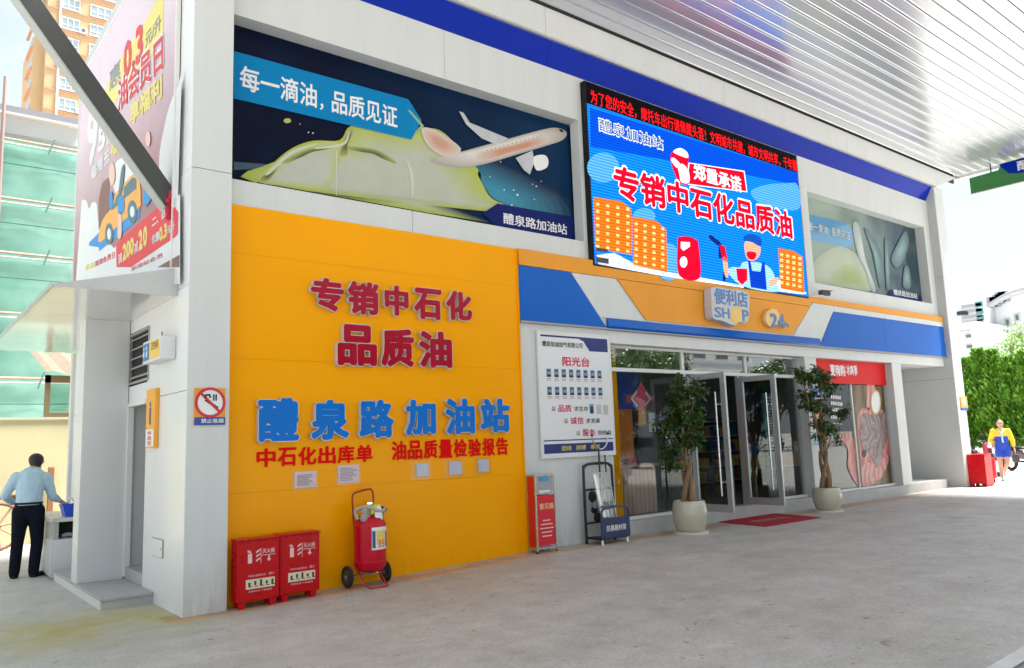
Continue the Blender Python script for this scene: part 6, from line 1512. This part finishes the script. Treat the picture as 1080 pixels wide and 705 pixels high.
yc_ = 18.6; zc = PY(30, 443, yc_).z
CW = thing('cream_wall', 'pale cream rendered boundary wall behind the man', 'wall', (0, yc_, 0)); MB().box(-40, 12, yc_, yc_+.24, -.1, zc).build('render', mat('cream_render', (.62, .56, .33), .85, var=.10, scale=.9, bump=.1, bscale=20), CW); MB().box(-40, 12, yc_-.03, yc_+.27, zc, zc+.05).build('coping', mat('cream_coping', (.55, .52, .38), .8), CW)
WW = thing('wagon_wheel_prop', 'wooden wagon wheel leaning at the cream wall on the far left', 'wheel', PZ(2, 584, 0)); wcn = PZ(0, 583, 0); wr_ = .42; q = MB()
wx, wy = wcn.x-.05, wcn.y+.2
q.tube([(wx+wr_*math.cos(a*math.pi/16), wy, wr_+.03+wr_*math.sin(a*math.pi/16)) for a in range(32)], .03, 8, closed=True); q.build('rim', mat('old_wood', (.25, .10, .05), .7, var=.3, scale=10), WW)
for i in range(8): a = i*math.pi/4+.2; MB().cone((wx, wy, wr_+.03), (wx+wr_*math.cos(a), wy, wr_+.03+wr_*math.sin(a)), .02, seg=6).build('spoke', mat('pale_wood_spoke', (.50, .30, .18), .7), WW)
MB().cone((wx, wy-.05, wr_+.03), (wx, wy+.05, wr_+.03), .06, seg=12).build('hub', mat('old_wood', (.25, .1, .05)), WW)
WT = thing('wooden_bench', 'dark wooden bench top above the wagon wheel at the left edge', 'bench', (wx-.6, wy+.35, 0)); MB().box(wx-1.6, wx+.42, wy+.2, wy+.75, .93, 1.0).build('top', mat('dark_wood', (.10, .045, .03), .6, var=.2, scale=6), WT)
for xx in (wx-1.5, wx+.3): MB().box(xx, xx+.08, wy+.3, wy+.38, 0, .93).build('leg', mat('dark_wood', (.1, .045, .03)), WT)
a = PY(54, 541, 18.3); e = PY(53.5, 493, 18.3); WP = thing('brown_post', 'brown wooden post leaning against the cream wall behind the man', 'post', (a.x, 18.3, 0)); MB().box(a.x-.05, a.x+.05, 18.45, 18.55, 0, e.z).build('post', mat('brown_wood', (.30, .13, .06), .7, var=.2, scale=6), WP, bevel=.01)

# shed with corrugated roof behind the wall
SHD = thing('lean_to_shed', 'small lean-to with corrugated roof and brown posts behind the cream wall', 'shed', (3, 19.5, 0))
ys_ = 19.6; a = PY(48.5, 393, ys_); e = PY(76, 372, ys_)
sw = a.x
q = MB(); n = 26; x1s = sw+3.2
for i in range(n):
    xa = sw+(x1s-sw)*i/n; xb = sw+(x1s-sw)*(i+1)/n; za = .035*math.sin(i*math.pi/2); zb = .035*math.sin((i+1)*math.pi/2)
    q.add([(xa, ys_-.1, a.z+za), (xb, ys_-.1, a.z+zb), (xb, ys_+2.6, a.z+.75+zb), (xa, ys_+2.6, a.z+.75+za)], [(0, 1, 2, 3)])
q.build('roof_sheet', mat('fibre_cement', (.17, .13, .09), .8, var=.25, scale=5), SHD)
BRW = mat('brown_frame', (.22, .16, .08), .6)
MB().box(sw, sw+.1, ys_, ys_+.1, 0, a.z-.05).build('post', BRW, SHD); MB().box(sw, x1s, ys_, ys_+.08, a.z-.22, a.z-.06).build('beam', BRW, SHD); MB().box(sw+.1, x1s, ys_, ys_+.08, 2.35+.2, 2.35+.3).build('rail', BRW, SHD); MB().box(x1s-.1, x1s, ys_, ys_+.1, 0, a.z-.2).build('post', BRW, SHD)
MB().box(sw+.1, x1s-.1, ys_+.03, ys_+.04, 2.66, a.z-.23).build('window', glassmat('shed_glass', (.75, .85, .8), .1), SHD)

# building under construction, wrapped in green netting
ysb = 27.0
SBD = thing('scaffolded_building', 'low building wrapped in green scaffold netting with grey parapet', 'building', (0, ysb, 0))
pl = lambda px, py: PY(px, py, ysb)
xr_ = pl(83, 200).x; xl_ = -9.0
zt = pl(40, 116).z; zm = pl(40, 123).z; zl = pl(40, 149).z
MB().box(xl_, xr_, ysb+.5, ysb+9, 0, zl+.2).build('wall', mat('pale_render', (.55, .55, .54), .8, var=.1, scale=.6), SBD)
MB().box(xl_, xr_, ysb+.3, ysb+9, zl+.2, zm).build('upper_wall', mat('pale_render', (.55, .55, .54)), SBD)
MB().box(xl_, xr_+.1, ysb+.1, ysb+9, zm, zt).build('parapet', mat('grey_parapet', (.22, .23, .25), .7, var=.1, scale=1), SBD)
MB().box(xl_, xr_+.1, ysb+.06, ysb+.3, zm-.06, zm-.001).build('ledge', mat('pale_ledge', (.6, .55, .5), .7), SBD)
def netmat():
    m = bpy.data.materials.new('green_netting'); m.use_nodes = True; t = m.node_tree; t.nodes.clear(); L = t.links.new
    out = t.nodes.new('ShaderNodeOutputMaterial'); d = t.nodes.new('ShaderNodeBsdfDiffuse'); tr = t.nodes.new('ShaderNodeBsdfTransparent'); tl = t.nodes.new('ShaderNodeBsdfTranslucent')
    n = t.nodes.new('ShaderNodeTexNoise'); n.inputs['Scale'].default_value = 1.4; n.inputs['Detail'].default_value = 6; tc_ = t.nodes.new('ShaderNodeTexCoord'); L(tc_.outputs['Object'], n.inputs['Vector'])
    r_ = t.nodes.new('ShaderNodeValToRGB'); r_.color_ramp.elements[0].position = .3; r_.color_ramp.elements[1].position = .7; r_.color_ramp.elements[0].color = (.20, .50, .40, 1); r_.color_ramp.elements[1].color = (.32, .62, .50, 1)
    L(n.outputs['Fac'], r_.inputs[0]); L(r_.outputs[0], d.inputs[0]); L(r_.outputs[0], tl.inputs[0])
    m1 = t.nodes.new('ShaderNodeMixShader'); m1.inputs[0].default_value = .3; L(d.outputs[0], m1.inputs[1]); L(tl.outputs[0], m1.inputs[2])
    m2 = t.nodes.new('ShaderNodeMixShader'); m2.inputs[0].default_value = .22; L(m1.outputs[0], m2.inputs[1]); L(tr.outputs[0], m2.inputs[2]); L(m2.outputs[0], out.inputs['Surface'])
    return m
NET = netmat(); PIPE = mat('rusty_pipe', (.42, .30, .22), .6, var=.25, scale=5); PIPEG = mat('grey_pipe', (.40, .41, .40), .5)
zrows = [pl(40, 440).z-2, pl(40, 400).z, pl(40, 333).z, pl(40, 271).z, pl(40, 215).z, pl(40, 154).z]
xcols = [xl_]+[xr_-2.75*k for k in range(4, -1, -1)]
xcols = sorted(xcols)
for (z0, z1) in zip(zrows[:-1], zrows[1:]):
    for (xa, xb) in zip(xcols[:-1], xcols[1:]):
        n, mrow = 12, 8; vs = []
        for r_ in range(mrow+1):
            for k in range(n+1):
                fx, fz = k/n, r_/mrow; sag = math.sin(fz*math.pi)*.10
                vs.append((xa+(xb-xa)*fx, ysb-.05-sag*(.6+.6*noise.noise(Vector((xa+fx*3, z0, fz*2))))+.05*noise.noise(Vector((xa+fx*5, z0+fz*5, 3))), z0+(z1-z0)*fz))
        q = MB(); q.add(vs, [(r_*(n+1)+k, r_*(n+1)+k+1, (r_+1)*(n+1)+k+1, (r_+1)*(n+1)+k) for r_ in range(mrow) for k in range(n)]); q.build('net_sheet', NET, SBD, smooth=True)
for z in zrows[1:]:
    MB().cone((xl_, ysb-.16, z), (xr_+.15, ysb-.16, z), .04, seg=8).build('scaffold_pipe', PIPE, SBD); MB().cone((xl_, ysb-.2, z-.14), (xr_+.1, ysb-.2, z-.14), .028, seg=8).build('scaffold_pipe', PIPEG, SBD)
    MB().cone((xl_, ysb-.17, z-.75), (xr_-.1, ysb-.17, z-.75), .014, seg=6).build('net_rope', mat('dark_rope', (.03, .12, .09), .7), SBD)
for x in xcols[1:]:
    zz = zrows[-1]+(1.5 if x < xr_-3 and x > xr_-3.9+0 else .25)
    MB().cone((x, ysb-.22, 0), (x, ysb-.22, zz), .035, seg=8).build('scaffold_pole', PIPE if x < xr_-1 else PIPEG, SBD)
    for z in zrows[1:]: MB().cone((x-.9, ysb-.26, z-.3), (x-.75, ysb-.26, z+.18), .025, seg=6).build('coupler', mat('coupler', (.12, .2, .17), .6), SBD)
xv = pl(3.5, 110).x; MB().cone((xv, ysb-.22, 0), (xv, ysb-.22, pl(5, 84).z), .05, seg=8).build('scaffold_pole', mat('old_pole', (.32, .22, .2), .7), SBD)

# distant apartment tower
yt = 140.0
TW = thing('apartment_tower', 'tall orange apartment tower with white-framed windows far behind billboard', 'tower', (0, yt, 0))
tp = lambda px, py: PY(px, py, yt)
TOR = mat('tower_orange', (.52, .36, .20), .8, var=.07, scale=.3); TBR = mat('tower_band', (.48, .24, .14), .8)
xa = tp(48, 60).x; xb = tp(150, 60).x; zt0 = tp(60, -90).z
MB().box(xa, xb, yt, yt+14, 0, zt0).build('wall', TOR, TW)
MB().box(xa-1.6, xa, yt+1.5, yt+13, 0, tp(44, 36).z).build('side_wall', TOR, TW)
fl_h = (tp(100, 48).z-tp(100, 69).z)
WG = mat('tower_glass', (.32, .38, .42), .12, var=.25, scale=.6); WF = mat('tower_window_frame', (.62, .63, .64), .6); ACM = mat('ac_white', (.6, .6, .6), .5)
zbase = tp(104, 60).z-fl_h*9
for k in range(14):
    z = zbase+k*fl_h
    if z < 12 or z > zt0-3: continue
    MB().box(xa-.05, xb, yt-.25, yt, z-.62, z-.42).build('floor_band', TBR, TW)
    for (pxa, pxb, nn) in ((64, 82, 3), (94, 123, 4)):
        wx0 = tp(pxa, 60).x; wx1 = tp(pxb, 60).x
        f = MB(); f.box(wx0-.15, wx1+.15, yt-.3, yt-.02, z-.25, z-.1); f.box(wx0-.15, wx1+.15, yt-.18, yt-.02, z+1.75, z+1.9)
        for i in range(nn+1): xx = wx0+(wx1-wx0)*i/nn; f.box(xx-.06, xx+.06, yt-.16, yt-.02, z-.1, z+1.75)
        f.box(wx0, wx1, yt-.15, yt-.02, z+.55, z+.65)
        o = f.build('window', WF, TW); MB().box(wx0, wx1, yt-.1, yt-.04, z-.1, z+1.75).build('pane', WG, o)
    if k % 2 == 0:
        ax = tp(86.5, 60).x; o = MB().box(ax-.6, ax+.5, yt-.7, yt, z-.3, z+.5).build('air_conditioner', ACM, TW, bevel=.05); q = MB(); q.cone((ax-.05, yt-.705, z+.1), (ax-.05, yt-.73, z+.1), .32, seg=16); q.build('fan_grille', mat('ac_dark', (.1, .1, .1), .6), o)
    o = MB().box(xa-1.66, xa-1.605, yt+2.2, yt+6.0, z-.2, z+1.7).build('side_window', WF, TW); MB().box(xa-1.70, xa-1.665, yt+2.4, yt+5.8, z-.05, z+1.55).build('pane', WG, o)
    MB().box(xa-2.0, xa-1.6, yt+1.6, yt+7, z-.55, z-.35).build('side_ledge', TBR, TW)
px_ = tp(61.5, 60).x; MB().cone((px_, yt-.2, 0), (px_, yt-.2, zt0), .18, seg=8).build('drain_pipe', WF, TW)

# ------------------------------------------------------------------ right: boxes, motorcycles, hedge, trees, buildings
fb1 = PG(1021, 513); fb1.x = 22.42
fire_box(22.06, 8.37, gz(22), .25, .72, .42, 'red fire box at the foot of the far right pillar, left one', False)
fire_box(22.36, 8.40, gz(22), .22, .74, .38, 'brighter red fire box at the far right pillar, next to the trolley', False)
cart(22.85, 8.58, gz(22), .85, 'red wheeled extinguisher beside the fire boxes at the far right pillar', True)

def motorcycle(x, y, rz, label, body, box=True):
    t = thing('motorcycle', label, 'motorcycle', (0, 0, 0), 'parked motorcycles')
    bm_ = mat('moto_'+body[0], body[1], .25, coat=.5)
    for xx in (-.62, .62):
        q = MB(); q.tube([(xx+.25*math.cos(a*math.pi/12), 0, .30+.25*math.sin(a*math.pi/12)) for a in range(24)], .055, 8, closed=True); wh = q.build('wheel', RUBBER, t, smooth=True)
        q = MB(); q.cone((xx, -.03, .30), (xx, .03, .30), .17, seg=20); q.build('rim', STEEL, wh)
    q = MB(); q.hexa([(-.45, -.13, .42), (.30, -.13, .36), (.30, .13, .36), (-.45, .13, .42), (-.75, -.15, .72), (.12, -.16, .66), (.12, .16, .66), (-.75, .15, .72)]); q.build('body', bm_, t, bevel=.05, smooth=True)
    q = MB(); q.hexa([(.36, -.17, .42), (.50, -.12, .42), (.50, .12, .42), (.36, .17, .42), (.36, -.2, .95), (.46, -.16, 1.0), (.46, .16, 1.0), (.36, .2, .95)]); q.build('leg_shield', bm_, t, bevel=.03, smooth=True)
    MB().box(-.2, .4, -.14, .14, .28, .34).build('footboard', BLACK, t)
    q = MB(); q.hexa([(-.72, -.13, .725), (.08, -.14, .70), (.08, .14, .70), (-.72, .13, .725), (-.75, -.12, .82), (.04, -.12, .78), (.04, .12, .78), (-.75, .12, .82)]); q.build('seat', BLACK, t, bevel=.03, smooth=True)
    q = MB(); q.cone((.62, 0, .30), (.42, 0, 1.0), .035, seg=8); q.tube(spline([(.34, -.36, 1.05), (.42, -.2, 1.06), (.44, 0, 1.02), (.42, .2, 1.06), (.34, .36, 1.05)], 4, False), .016, 8); q.build('handlebar', BLACKM, t, smooth=True)
    for s in (-1, 1): q = MB(); q.cone((.42, s*.25, 1.06), (.44, s*.28, 1.22), .008, seg=6); q.ball((.44, s*.29, 1.26), .02, .06, .04); q.build('mirror', BLACK, t, smooth=True)
    q = MB(); q.ball((.47, 0, .92), .06, .10, .08); q.build('headlight', CHROME, t, smooth=True)
    q = MB(); q.hexa([(.45, -.09, .52), (.9, -.07, .56), (.9, .07, .56), (.45, .09, .52), (.45, -.09, .56), (.86, -.07, .60), (.86, .07, .60), (.45, .09, .56)]); q.build('mudguard', bm_, t, bevel=.01)
    q = MB(); q.cone((-.05, .12, .34), (.05, .25, .02), .014, seg=6); q.build('stand', BLACKM, t)
    if box: q = MB(); q.box(-1.05, -.70, -.2, .2, .84, 1.16); q.build('top_box', PRWHITE, t, bevel=.05, smooth=True)
    t.location = (x, y, gz(x)); t.rotation_euler = (0, 0, rz)
    return t
for o in (motorcycle(26.6, 10.35, R(-100), 'dark red motor scooter with white top box behind the fire boxes', ('red', (.35, .02, .04))),
          motorcycle(27.6, 10.75, R(-95), 'pale pink motor scooter parked behind the red one', ('pink', (.55, .32, .34)), False),
          motorcycle(29.6, 10.0, R(-120), 'dark motor scooter half hidden behind the walking woman', ('dark', (.06, .02, .03)), False)):
    pass

def conifer_mesh(seed, H_, r_, n):
    rnd = random.Random(seed); q = MB()
    for i in range(n):
        f = rnd.random()**.8; z = .05*H_+f*H_*.98; rr = r_*(1-f**2.2)*(.75+.25*math.sin(f*19+seed))+.06
        a = rnd.uniform(0, 2*math.pi); rad = rr*math.sqrt(rnd.uniform(.25, 1.0))*(1+.25*math.sin(3*a+5*f))
        p = Vector((rad*math.cos(a), rad*math.sin(a), z)); out = Vector((math.cos(a), math.sin(a), rnd.uniform(.5, 1.6))).normalized()
        s = out.cross(Vector((rnd.gauss(0, 1), rnd.gauss(0, 1), rnd.gauss(0, 1)))).normalized(); L__ = rnd.uniform(.16, .34)*(H_/4); W_ = L__*.42
        q.add([p, p+out*L__*.5+s*W_*.5, p+out*L__, p+out*L__*.5-s*W_*.5], [(0, 1, 2, 3)], 0 if rnd.random() < .6 else 1)
    return q
CONI = leafmat('conifer_green', (.10, .26, .02)); CONI2 = leafmat('conifer_light', (.22, .42, .05))
cms = [conifer_mesh(s, 4.2, .60, 3400).mesh('crown', [CONI, CONI2]) for s in (1, 2, 3)]
ctk = MB().cone((0, 0, 0), (0, 0, 2.2), .09, .04, 8).mesh('trunk', BARK)
rnd = random.Random(8); hx_ = 46.5
clab = ['bright green conifer of the hedge nearest the white pillar', 'second hedge conifer from the pillar', 'third hedge conifer from the pillar', 'fourth hedge conifer from the pillar', 'fifth hedge conifer, left of the woman', 'sixth hedge conifer, behind the woman', 'seventh hedge conifer, right of the woman', 'eighth hedge conifer, near the right edge', 'ninth hedge conifer, at the right edge', 'tenth hedge conifer, cut by the right edge', 'eleventh hedge conifer, at the right frame edge', 'twelfth hedge conifer, at the outer right', 'last hedge conifer, beyond the right edge']
ystart = PX(1010, 470, hx_).y
zsc = PX(1050, 384, hx_).z/4.25
for k in range(13):
    y = ystart-k*.74
    t = thing('conifer', clab[k], 'conifer', (hx_+rnd.uniform(-.2, .2), y, gz(99)), 'conifer hedge beyond the forecourt')
    t.rotation_euler = (0, 0, rnd.uniform(0, 6)); s = zsc*rnd.uniform(.98, 1.18); t.scale = (s*.95, s*.95, s)
    for nm, me in (('crown', cms[k % 3]), ('trunk', ctk)):
        o = bpy.data.objects.new(nm, me); COL.objects.link(o); o.parent = t
def broad_mesh(seed, H_, r_, n, lsz):
    rnd = random.Random(seed); q = MB(); tr = MB(); cl = []
    tr.tube(spline([(0, 0, 0), (.05*r_, 0, H_*.2), (-.03*r_, .05*r_, H_*.45)], 4, False), [H_*.028*(1-.06*k) for k in range(9)], 10)
    for i in range(22):
        d = Vector((rnd.gauss(0, 1), rnd.gauss(0, 1), rnd.gauss(.2, .8))).normalized(); p = Vector((0, 0, H_*.62))+Vector((d.x*r_, d.y*r_, d.z*H_*.34))*rnd.uniform(.35, 1.0)
        cl.append((p, rnd.uniform(.22, .4)*r_)); tr.tube(spline([(0, 0, H_*rnd.uniform(.25, .45)), (p.x*.4, p.y*.4, (p.z+H_*.35)/2), p], 3, False), [H_*.012*(1-.12*k) for k in range(7)], 6)
    for i in range(n):
        c_, r2 = rnd.choice(cl); d = Vector((rnd.gauss(0, 1), rnd.gauss(0, 1), rnd.gauss(0, .8))).normalized(); leaf(q, c_+d*r2*rnd.uniform(.3, 1.1), lsz*rnd.uniform(.7, 1.3), lsz*.55, rnd, 0 if rnd.random() < .6 else 1)
    return q, tr
def tree(x, y, s, label, meshes, group='trees beyond the forecourt', rz=0):
    t = thing('tree', label, 'tree', (x, y, gz(x)), group); t.scale = (s, s, s); t.rotation_euler = (0, 0, rz)
    for nm, me in zip(('crown', 'trunk'), meshes): o = bpy.data.objects.new(nm, me); COL.objects.link(o); o.parent = t
GA = leafmat('tree_leaf', (.17, .31, .06)); GB = leafmat('tree_leaf_light', (.28, .43, .10)); GD = leafmat('tree_leaf_dark', (.05, .11, .02))
q, tr = broad_mesh(5, 8.5, 3.2, 4200, .28); bt = (q.mesh('crown', [GA, GB]), tr.mesh('trunk', BARK, smooth=True))
q, tr = broad_mesh(9, 9.0, 3.6, 6500, .34); bt2 = (q.mesh('crown', [GD, leafmat('tree_leaf_mid', (.09, .18, .03))]), tr.mesh('trunk', BARK, smooth=True))
p = PX(1070, 400, 62); tree(62, p.y, .92, 'light green broadleaf tree rising above the hedge at right edge', bt)
p = PX(1026, 400, 58); tree(58, p.y, .50, 'pale green low tree above the hedge next to the white pillar', bt, rz=1)
p = PX(1092, 400, 66); tree(66, p.y, 1.05, 'green tree cut by the right edge of the picture', bt, rz=2)


# white buildings far right
xq = 130.0
bp_ = lambda px, py: PX(px, py, xq)
WB1 = thing('white_building', 'white block with grey curved roof edge and teal glass bay far right', 'building', (xq, 0, 0)); WBM = mat('far_white', (.72, .73, .74), .7, var=.04, scale=.2)
ya_, yb_ = bp_(1044, 330).y, bp_(1110, 330).y
q = MB(); n = 14; pts = []
for i in range(n+1):
    f = i/n; y = ya_+(yb_-ya_)*f; pts.append(Vector((xq, y, bp_(1040, 326).z+ (bp_(1070, 309).z-bp_(1040, 326).z)*math.sin(min(1, f*1.5)*math.pi/2))))
q.prism(pts+[Vector((xq, yb_, 0)), Vector((xq, ya_, 0))], (18, 0, 0)); q.build('wall', WBM, WB1)
q = MB(); q.tube([p+Vector((-.5, 0, .15)) for p in pts], .5, 8); q.build('roof_edge', mat('far_grey', (.45, .46, .47), .6), WB1)
for i in range(5):
    f = .08+i*.05; p = pts[min(n, int(f*n))]; MB().box(xq-.6, xq-.1, ya_+(yb_-ya_)*f-.7, ya_+(yb_-ya_)*f+.7, p.z-.2, p.z+1.3).build('roof_screen', mat('far_slat', (.30, .30, .31), .6), WB1)
ga, gb = bp_(1031, 340), bp_(1051, 340)
o = MB().box(xq-6, xq-.01, gb.y, ga.y, bp_(1040, 351).z, bp_(1040, 327).z).build('glass_bay', mat('far_bay_frame', (.45, .47, .48), .6), WB1)
for i in range(4): MB().box(xq-6.05, xq-6.01, gb.y+.4, ga.y-3.2, bp_(1040, 350).z+1.0*i, bp_(1040, 350).z+1.0*i+.85).build('pane', mat('teal_glass', (.10, .26, .26), .15), o)
for i in range(5): MB().box(xq-6.05, xq-6.01, ga.y-3.0, ga.y-.3, bp_(1040, 350).z+.8*i, bp_(1040, 350).z+.8*i+.45).build('louvre', mat('far_slat', (.3, .3, .31)), o)
for (pa, pb, y0, y1) in ((1060, 1066, 335, 345), (1070, 1076, 330, 340), (1056, 1062, 352, 360), (1070, 1078, 350, 360)):
    a, e = bp_(pa, y1), bp_(pb, y0); f = MB().box(xq-.12, xq-.01, e.y, a.y, a.z, e.z).build('window', mat('far_frame', (.5, .5, .5), .6), WB1); MB().box(xq-.16, xq-.125, e.y+.25, a.y-.25, a.z+.25, e.z-.25).build('pane', mat('far_glass', (.12, .14, .16), .2), f)
WB2 = thing('white_building', 'plain white apartment block with small windows just right of the pillar', 'building', (xq-5, 0, 0)); x2 = 118.0
b2 = lambda px, py: PX(px, py, x2)
MB().box(x2, x2+12, b2(1030, 350).y, b2(1005, 350).y, 0, b2(1020, 340).z).build('wall', WBM, WB2); MB().box(x2-.6, x2+.0, b2(1030, 350).y, b2(1012, 350).y, b2(1020, 349.5).z, b2(1020, 348).z).build('ledge', mat('far_grey', (.45, .46, .47)), WB2)
for (pa, pb, y0, y1) in ((1012, 1018, 340.5, 344.5), (1018, 1028, 351, 358), (1019, 1028, 362, 369)):
    a, e = b2(pa, y1), b2(pb, y0); f = MB().box(x2-.12, x2-.01, e.y, a.y, a.z, e.z).build('window', mat('far_frame', (.5, .5, .5)), WB2); MB().box(x2-.16, x2-.125, e.y+.2, a.y-.2, a.z+.2, e.z-.2).build('pane', mat('far_glass', (.12, .14, .16)), f)
WB3 = thing('white_column_tower', 'slim white stair tower between hedge and glass bay', 'building', (115, 0, 0)); a = PX(1033.5, 400, 115); e = PX(1029, 344, 115); MB().box(115, 117, a.y, PX(1029.5, 400, 115).y, 0, e.z).build('shaft', WBM, WB3); MB().box(114.6, 117.4, a.y-.8, a.y+3.2, e.z, e.z+.5).build('cap', WBM, WB3)

# ------------------------------------------------------------------ across the forecourt, behind the camera (seen in the glass)
for k, (x, y, s, mm, rz) in enumerate(((20, -20, 1.0, bt2, 0), (29, -23, 1.1, bt2, 1), (38, -19, 1.0, bt2, 2), (49, -24, 1.15, bt2, 3), (60, -20, 1.0, bt2, 4), (12, -22, .95, bt2, 5), (72, -24, 1.1, bt2, 2.5))):
    tree(x, y, s, ['dark tree across the forecourt reflected at the left of the shop glass', 'dark tree reflected beside the doors', 'dark tree reflected in the open door', 'tall dark tree reflected in the right door glass', 'dark tree reflected near the pier', 'dark tree across the forecourt, nearest the camera', 'dark tree reflected farthest right'][k], mm, 'trees across the forecourt', rz)
OB = thing('opposite_building', 'white apartment building across the road reflected in the upper panes', 'building', (40, -46, 0))
MB().box(8, 95, -60, -46, 0, 16).build('wall', WBM, OB)
for k in range(4):
    MB().box(7.9, 95.1, -46, -45.4, 3.4+k*3.4, 3.75+k*3.4).build('balcony_band', mat('far_grey', (.45, .46, .47)), OB)
    for i in range(18):
        x = 10+i*4.8; f = MB().box(x, x+2.6, -45.99, -45.9, 4.6+k*3.4, 6.3+k*3.4).build('window', mat('far_frame', (.5, .5, .5)), OB)
        MB().box(x+.1, x+2.5, -45.89, -45.86, 4.7+k*3.4, 6.2+k*3.4).build('pane', mat('far_glass', (.12, .14, .16)), f)
def car(x, y, rz, label, col, s=1.0):
    t = thing('parked_car', label, 'car', (0, 0, 0), 'cars parked across the forecourt'); cm = mat('car_'+col[0], col[1], .2, .1, coat=.8)
    prof = [(-2.2, .30), (-2.25, .62), (-2.15, .92), (-1.9, 1.02), (-1.55, 1.42), (-1.2, 1.56), (.2, 1.58), (.55, 1.50), (1.15, 1.05), (1.9, .92), (2.2, .78), (2.28, .50), (2.2, .28)]
    v = []; n = len(prof)
    for yy, k in ((-.90, .86), (-.86, 1), (.86, 1), (.90, .86)):
        for px, pz in prof:
            tin = max(0, (pz-1.0))*.42; sgn = -1 if yy < 0 else 1; v.append((px*(.985 if abs(yy) > .87 else 1), yy-sgn*tin, pz if abs(yy) < .87 else .30+(pz-.30)*.97))
    q = MB(); q.add(v, [(r_*n+i, r_*n+(i+1) % n, (r_+1)*n+(i+1) % n, (r_+1)*n+i) for r_ in range(3) for i in range(n)]+[tuple(range(n)), tuple(reversed(range(3*n, 4*n)))]); q.build('body', cm, t, smooth=True)
    GLS = mat('car_glass', (.02, .025, .03), .08, coat=.5)
    for s_ in (-1, 1):
        q = MB(); yb2 = s_*.79
        q.add([(-1.65, s_*.88, 1.06), (-.35, s_*.88, 1.06), (-.35, s_*.70, 1.48), (-1.2, s_*.70, 1.48)], [(0, 1, 2, 3)]); q.add([(-.28, s_*.88, 1.06), (.98, s_*.87, 1.08), (.40, s_*.70, 1.48), (-.28, s_*.70, 1.48)], [(0, 1, 2, 3)]); q.build('side_window', GLS, t)
        MB().ball((.95, s_*1.0, 1.10), .07, .10, .07).build('mirror', cm, t, smooth=True)
        q = MB(); q.ball((2.12, s_*.66, .74), .14, .18, .09); q.build('headlight', CHROME, t, smooth=True)
        q = MB(); q.ball((-2.16, s_*.72, .86), .10, .14, .14); q.build('tail_light', mat('tail_red', (.5, .01, .01), .25), t, smooth=True)
        for xx in (-1.38, 1.38):
            q = MB(); q.tube([(xx+.25*math.cos(a*math.pi/12), s_*.80, .33+.25*math.sin(a*math.pi/12)) for a in range(24)], .085, 8, closed=True); wh = q.build('wheel', RUBBER, t, smooth=True); q = MB(); q.cone((xx, s_*.74, .33), (xx, s_*.87, .33), .19, seg=20); q.build('rim', STEEL, wh)
    q = MB(); q.add([(.62, -.64, 1.49), (1.16, -.80, 1.09), (1.16, .80, 1.09), (.62, .64, 1.49)], [(0, 1, 2, 3)]); q.build('windscreen', GLS, t); q = MB(); q.add([(-1.60, -.66, 1.44), (-1.93, -.80, 1.07), (-1.93, .80, 1.07), (-1.60, .66, 1.44)], [(3, 2, 1, 0)]); q.build('rear_window', GLS, t)
    MB().box(-2.29, -2.26, -.25, .25, .62, .74).build('number_plate', mat('plate_blue', (.03, .1, .4), .4), t)
    t.location = (x, y, gz(x)); t.rotation_euler = (0, 0, rz); t.scale = (s, s, s)
for a in ((17.6, .3, R(150), 'white car parked across the forecourt, reflected at the left window', ('white', (.70, .70, .70)), 1.0), (16.0, 2.4-4.6, R(165), 'dark car parked beside the white one, reflected at the left window', ('dark', (.02, .022, .03)), 1.0), (30, -7, R(90), 'silver car parked farther off, reflected in the glass doors', ('silver', (.35, .36, .38)), 1.0)): car(*a)
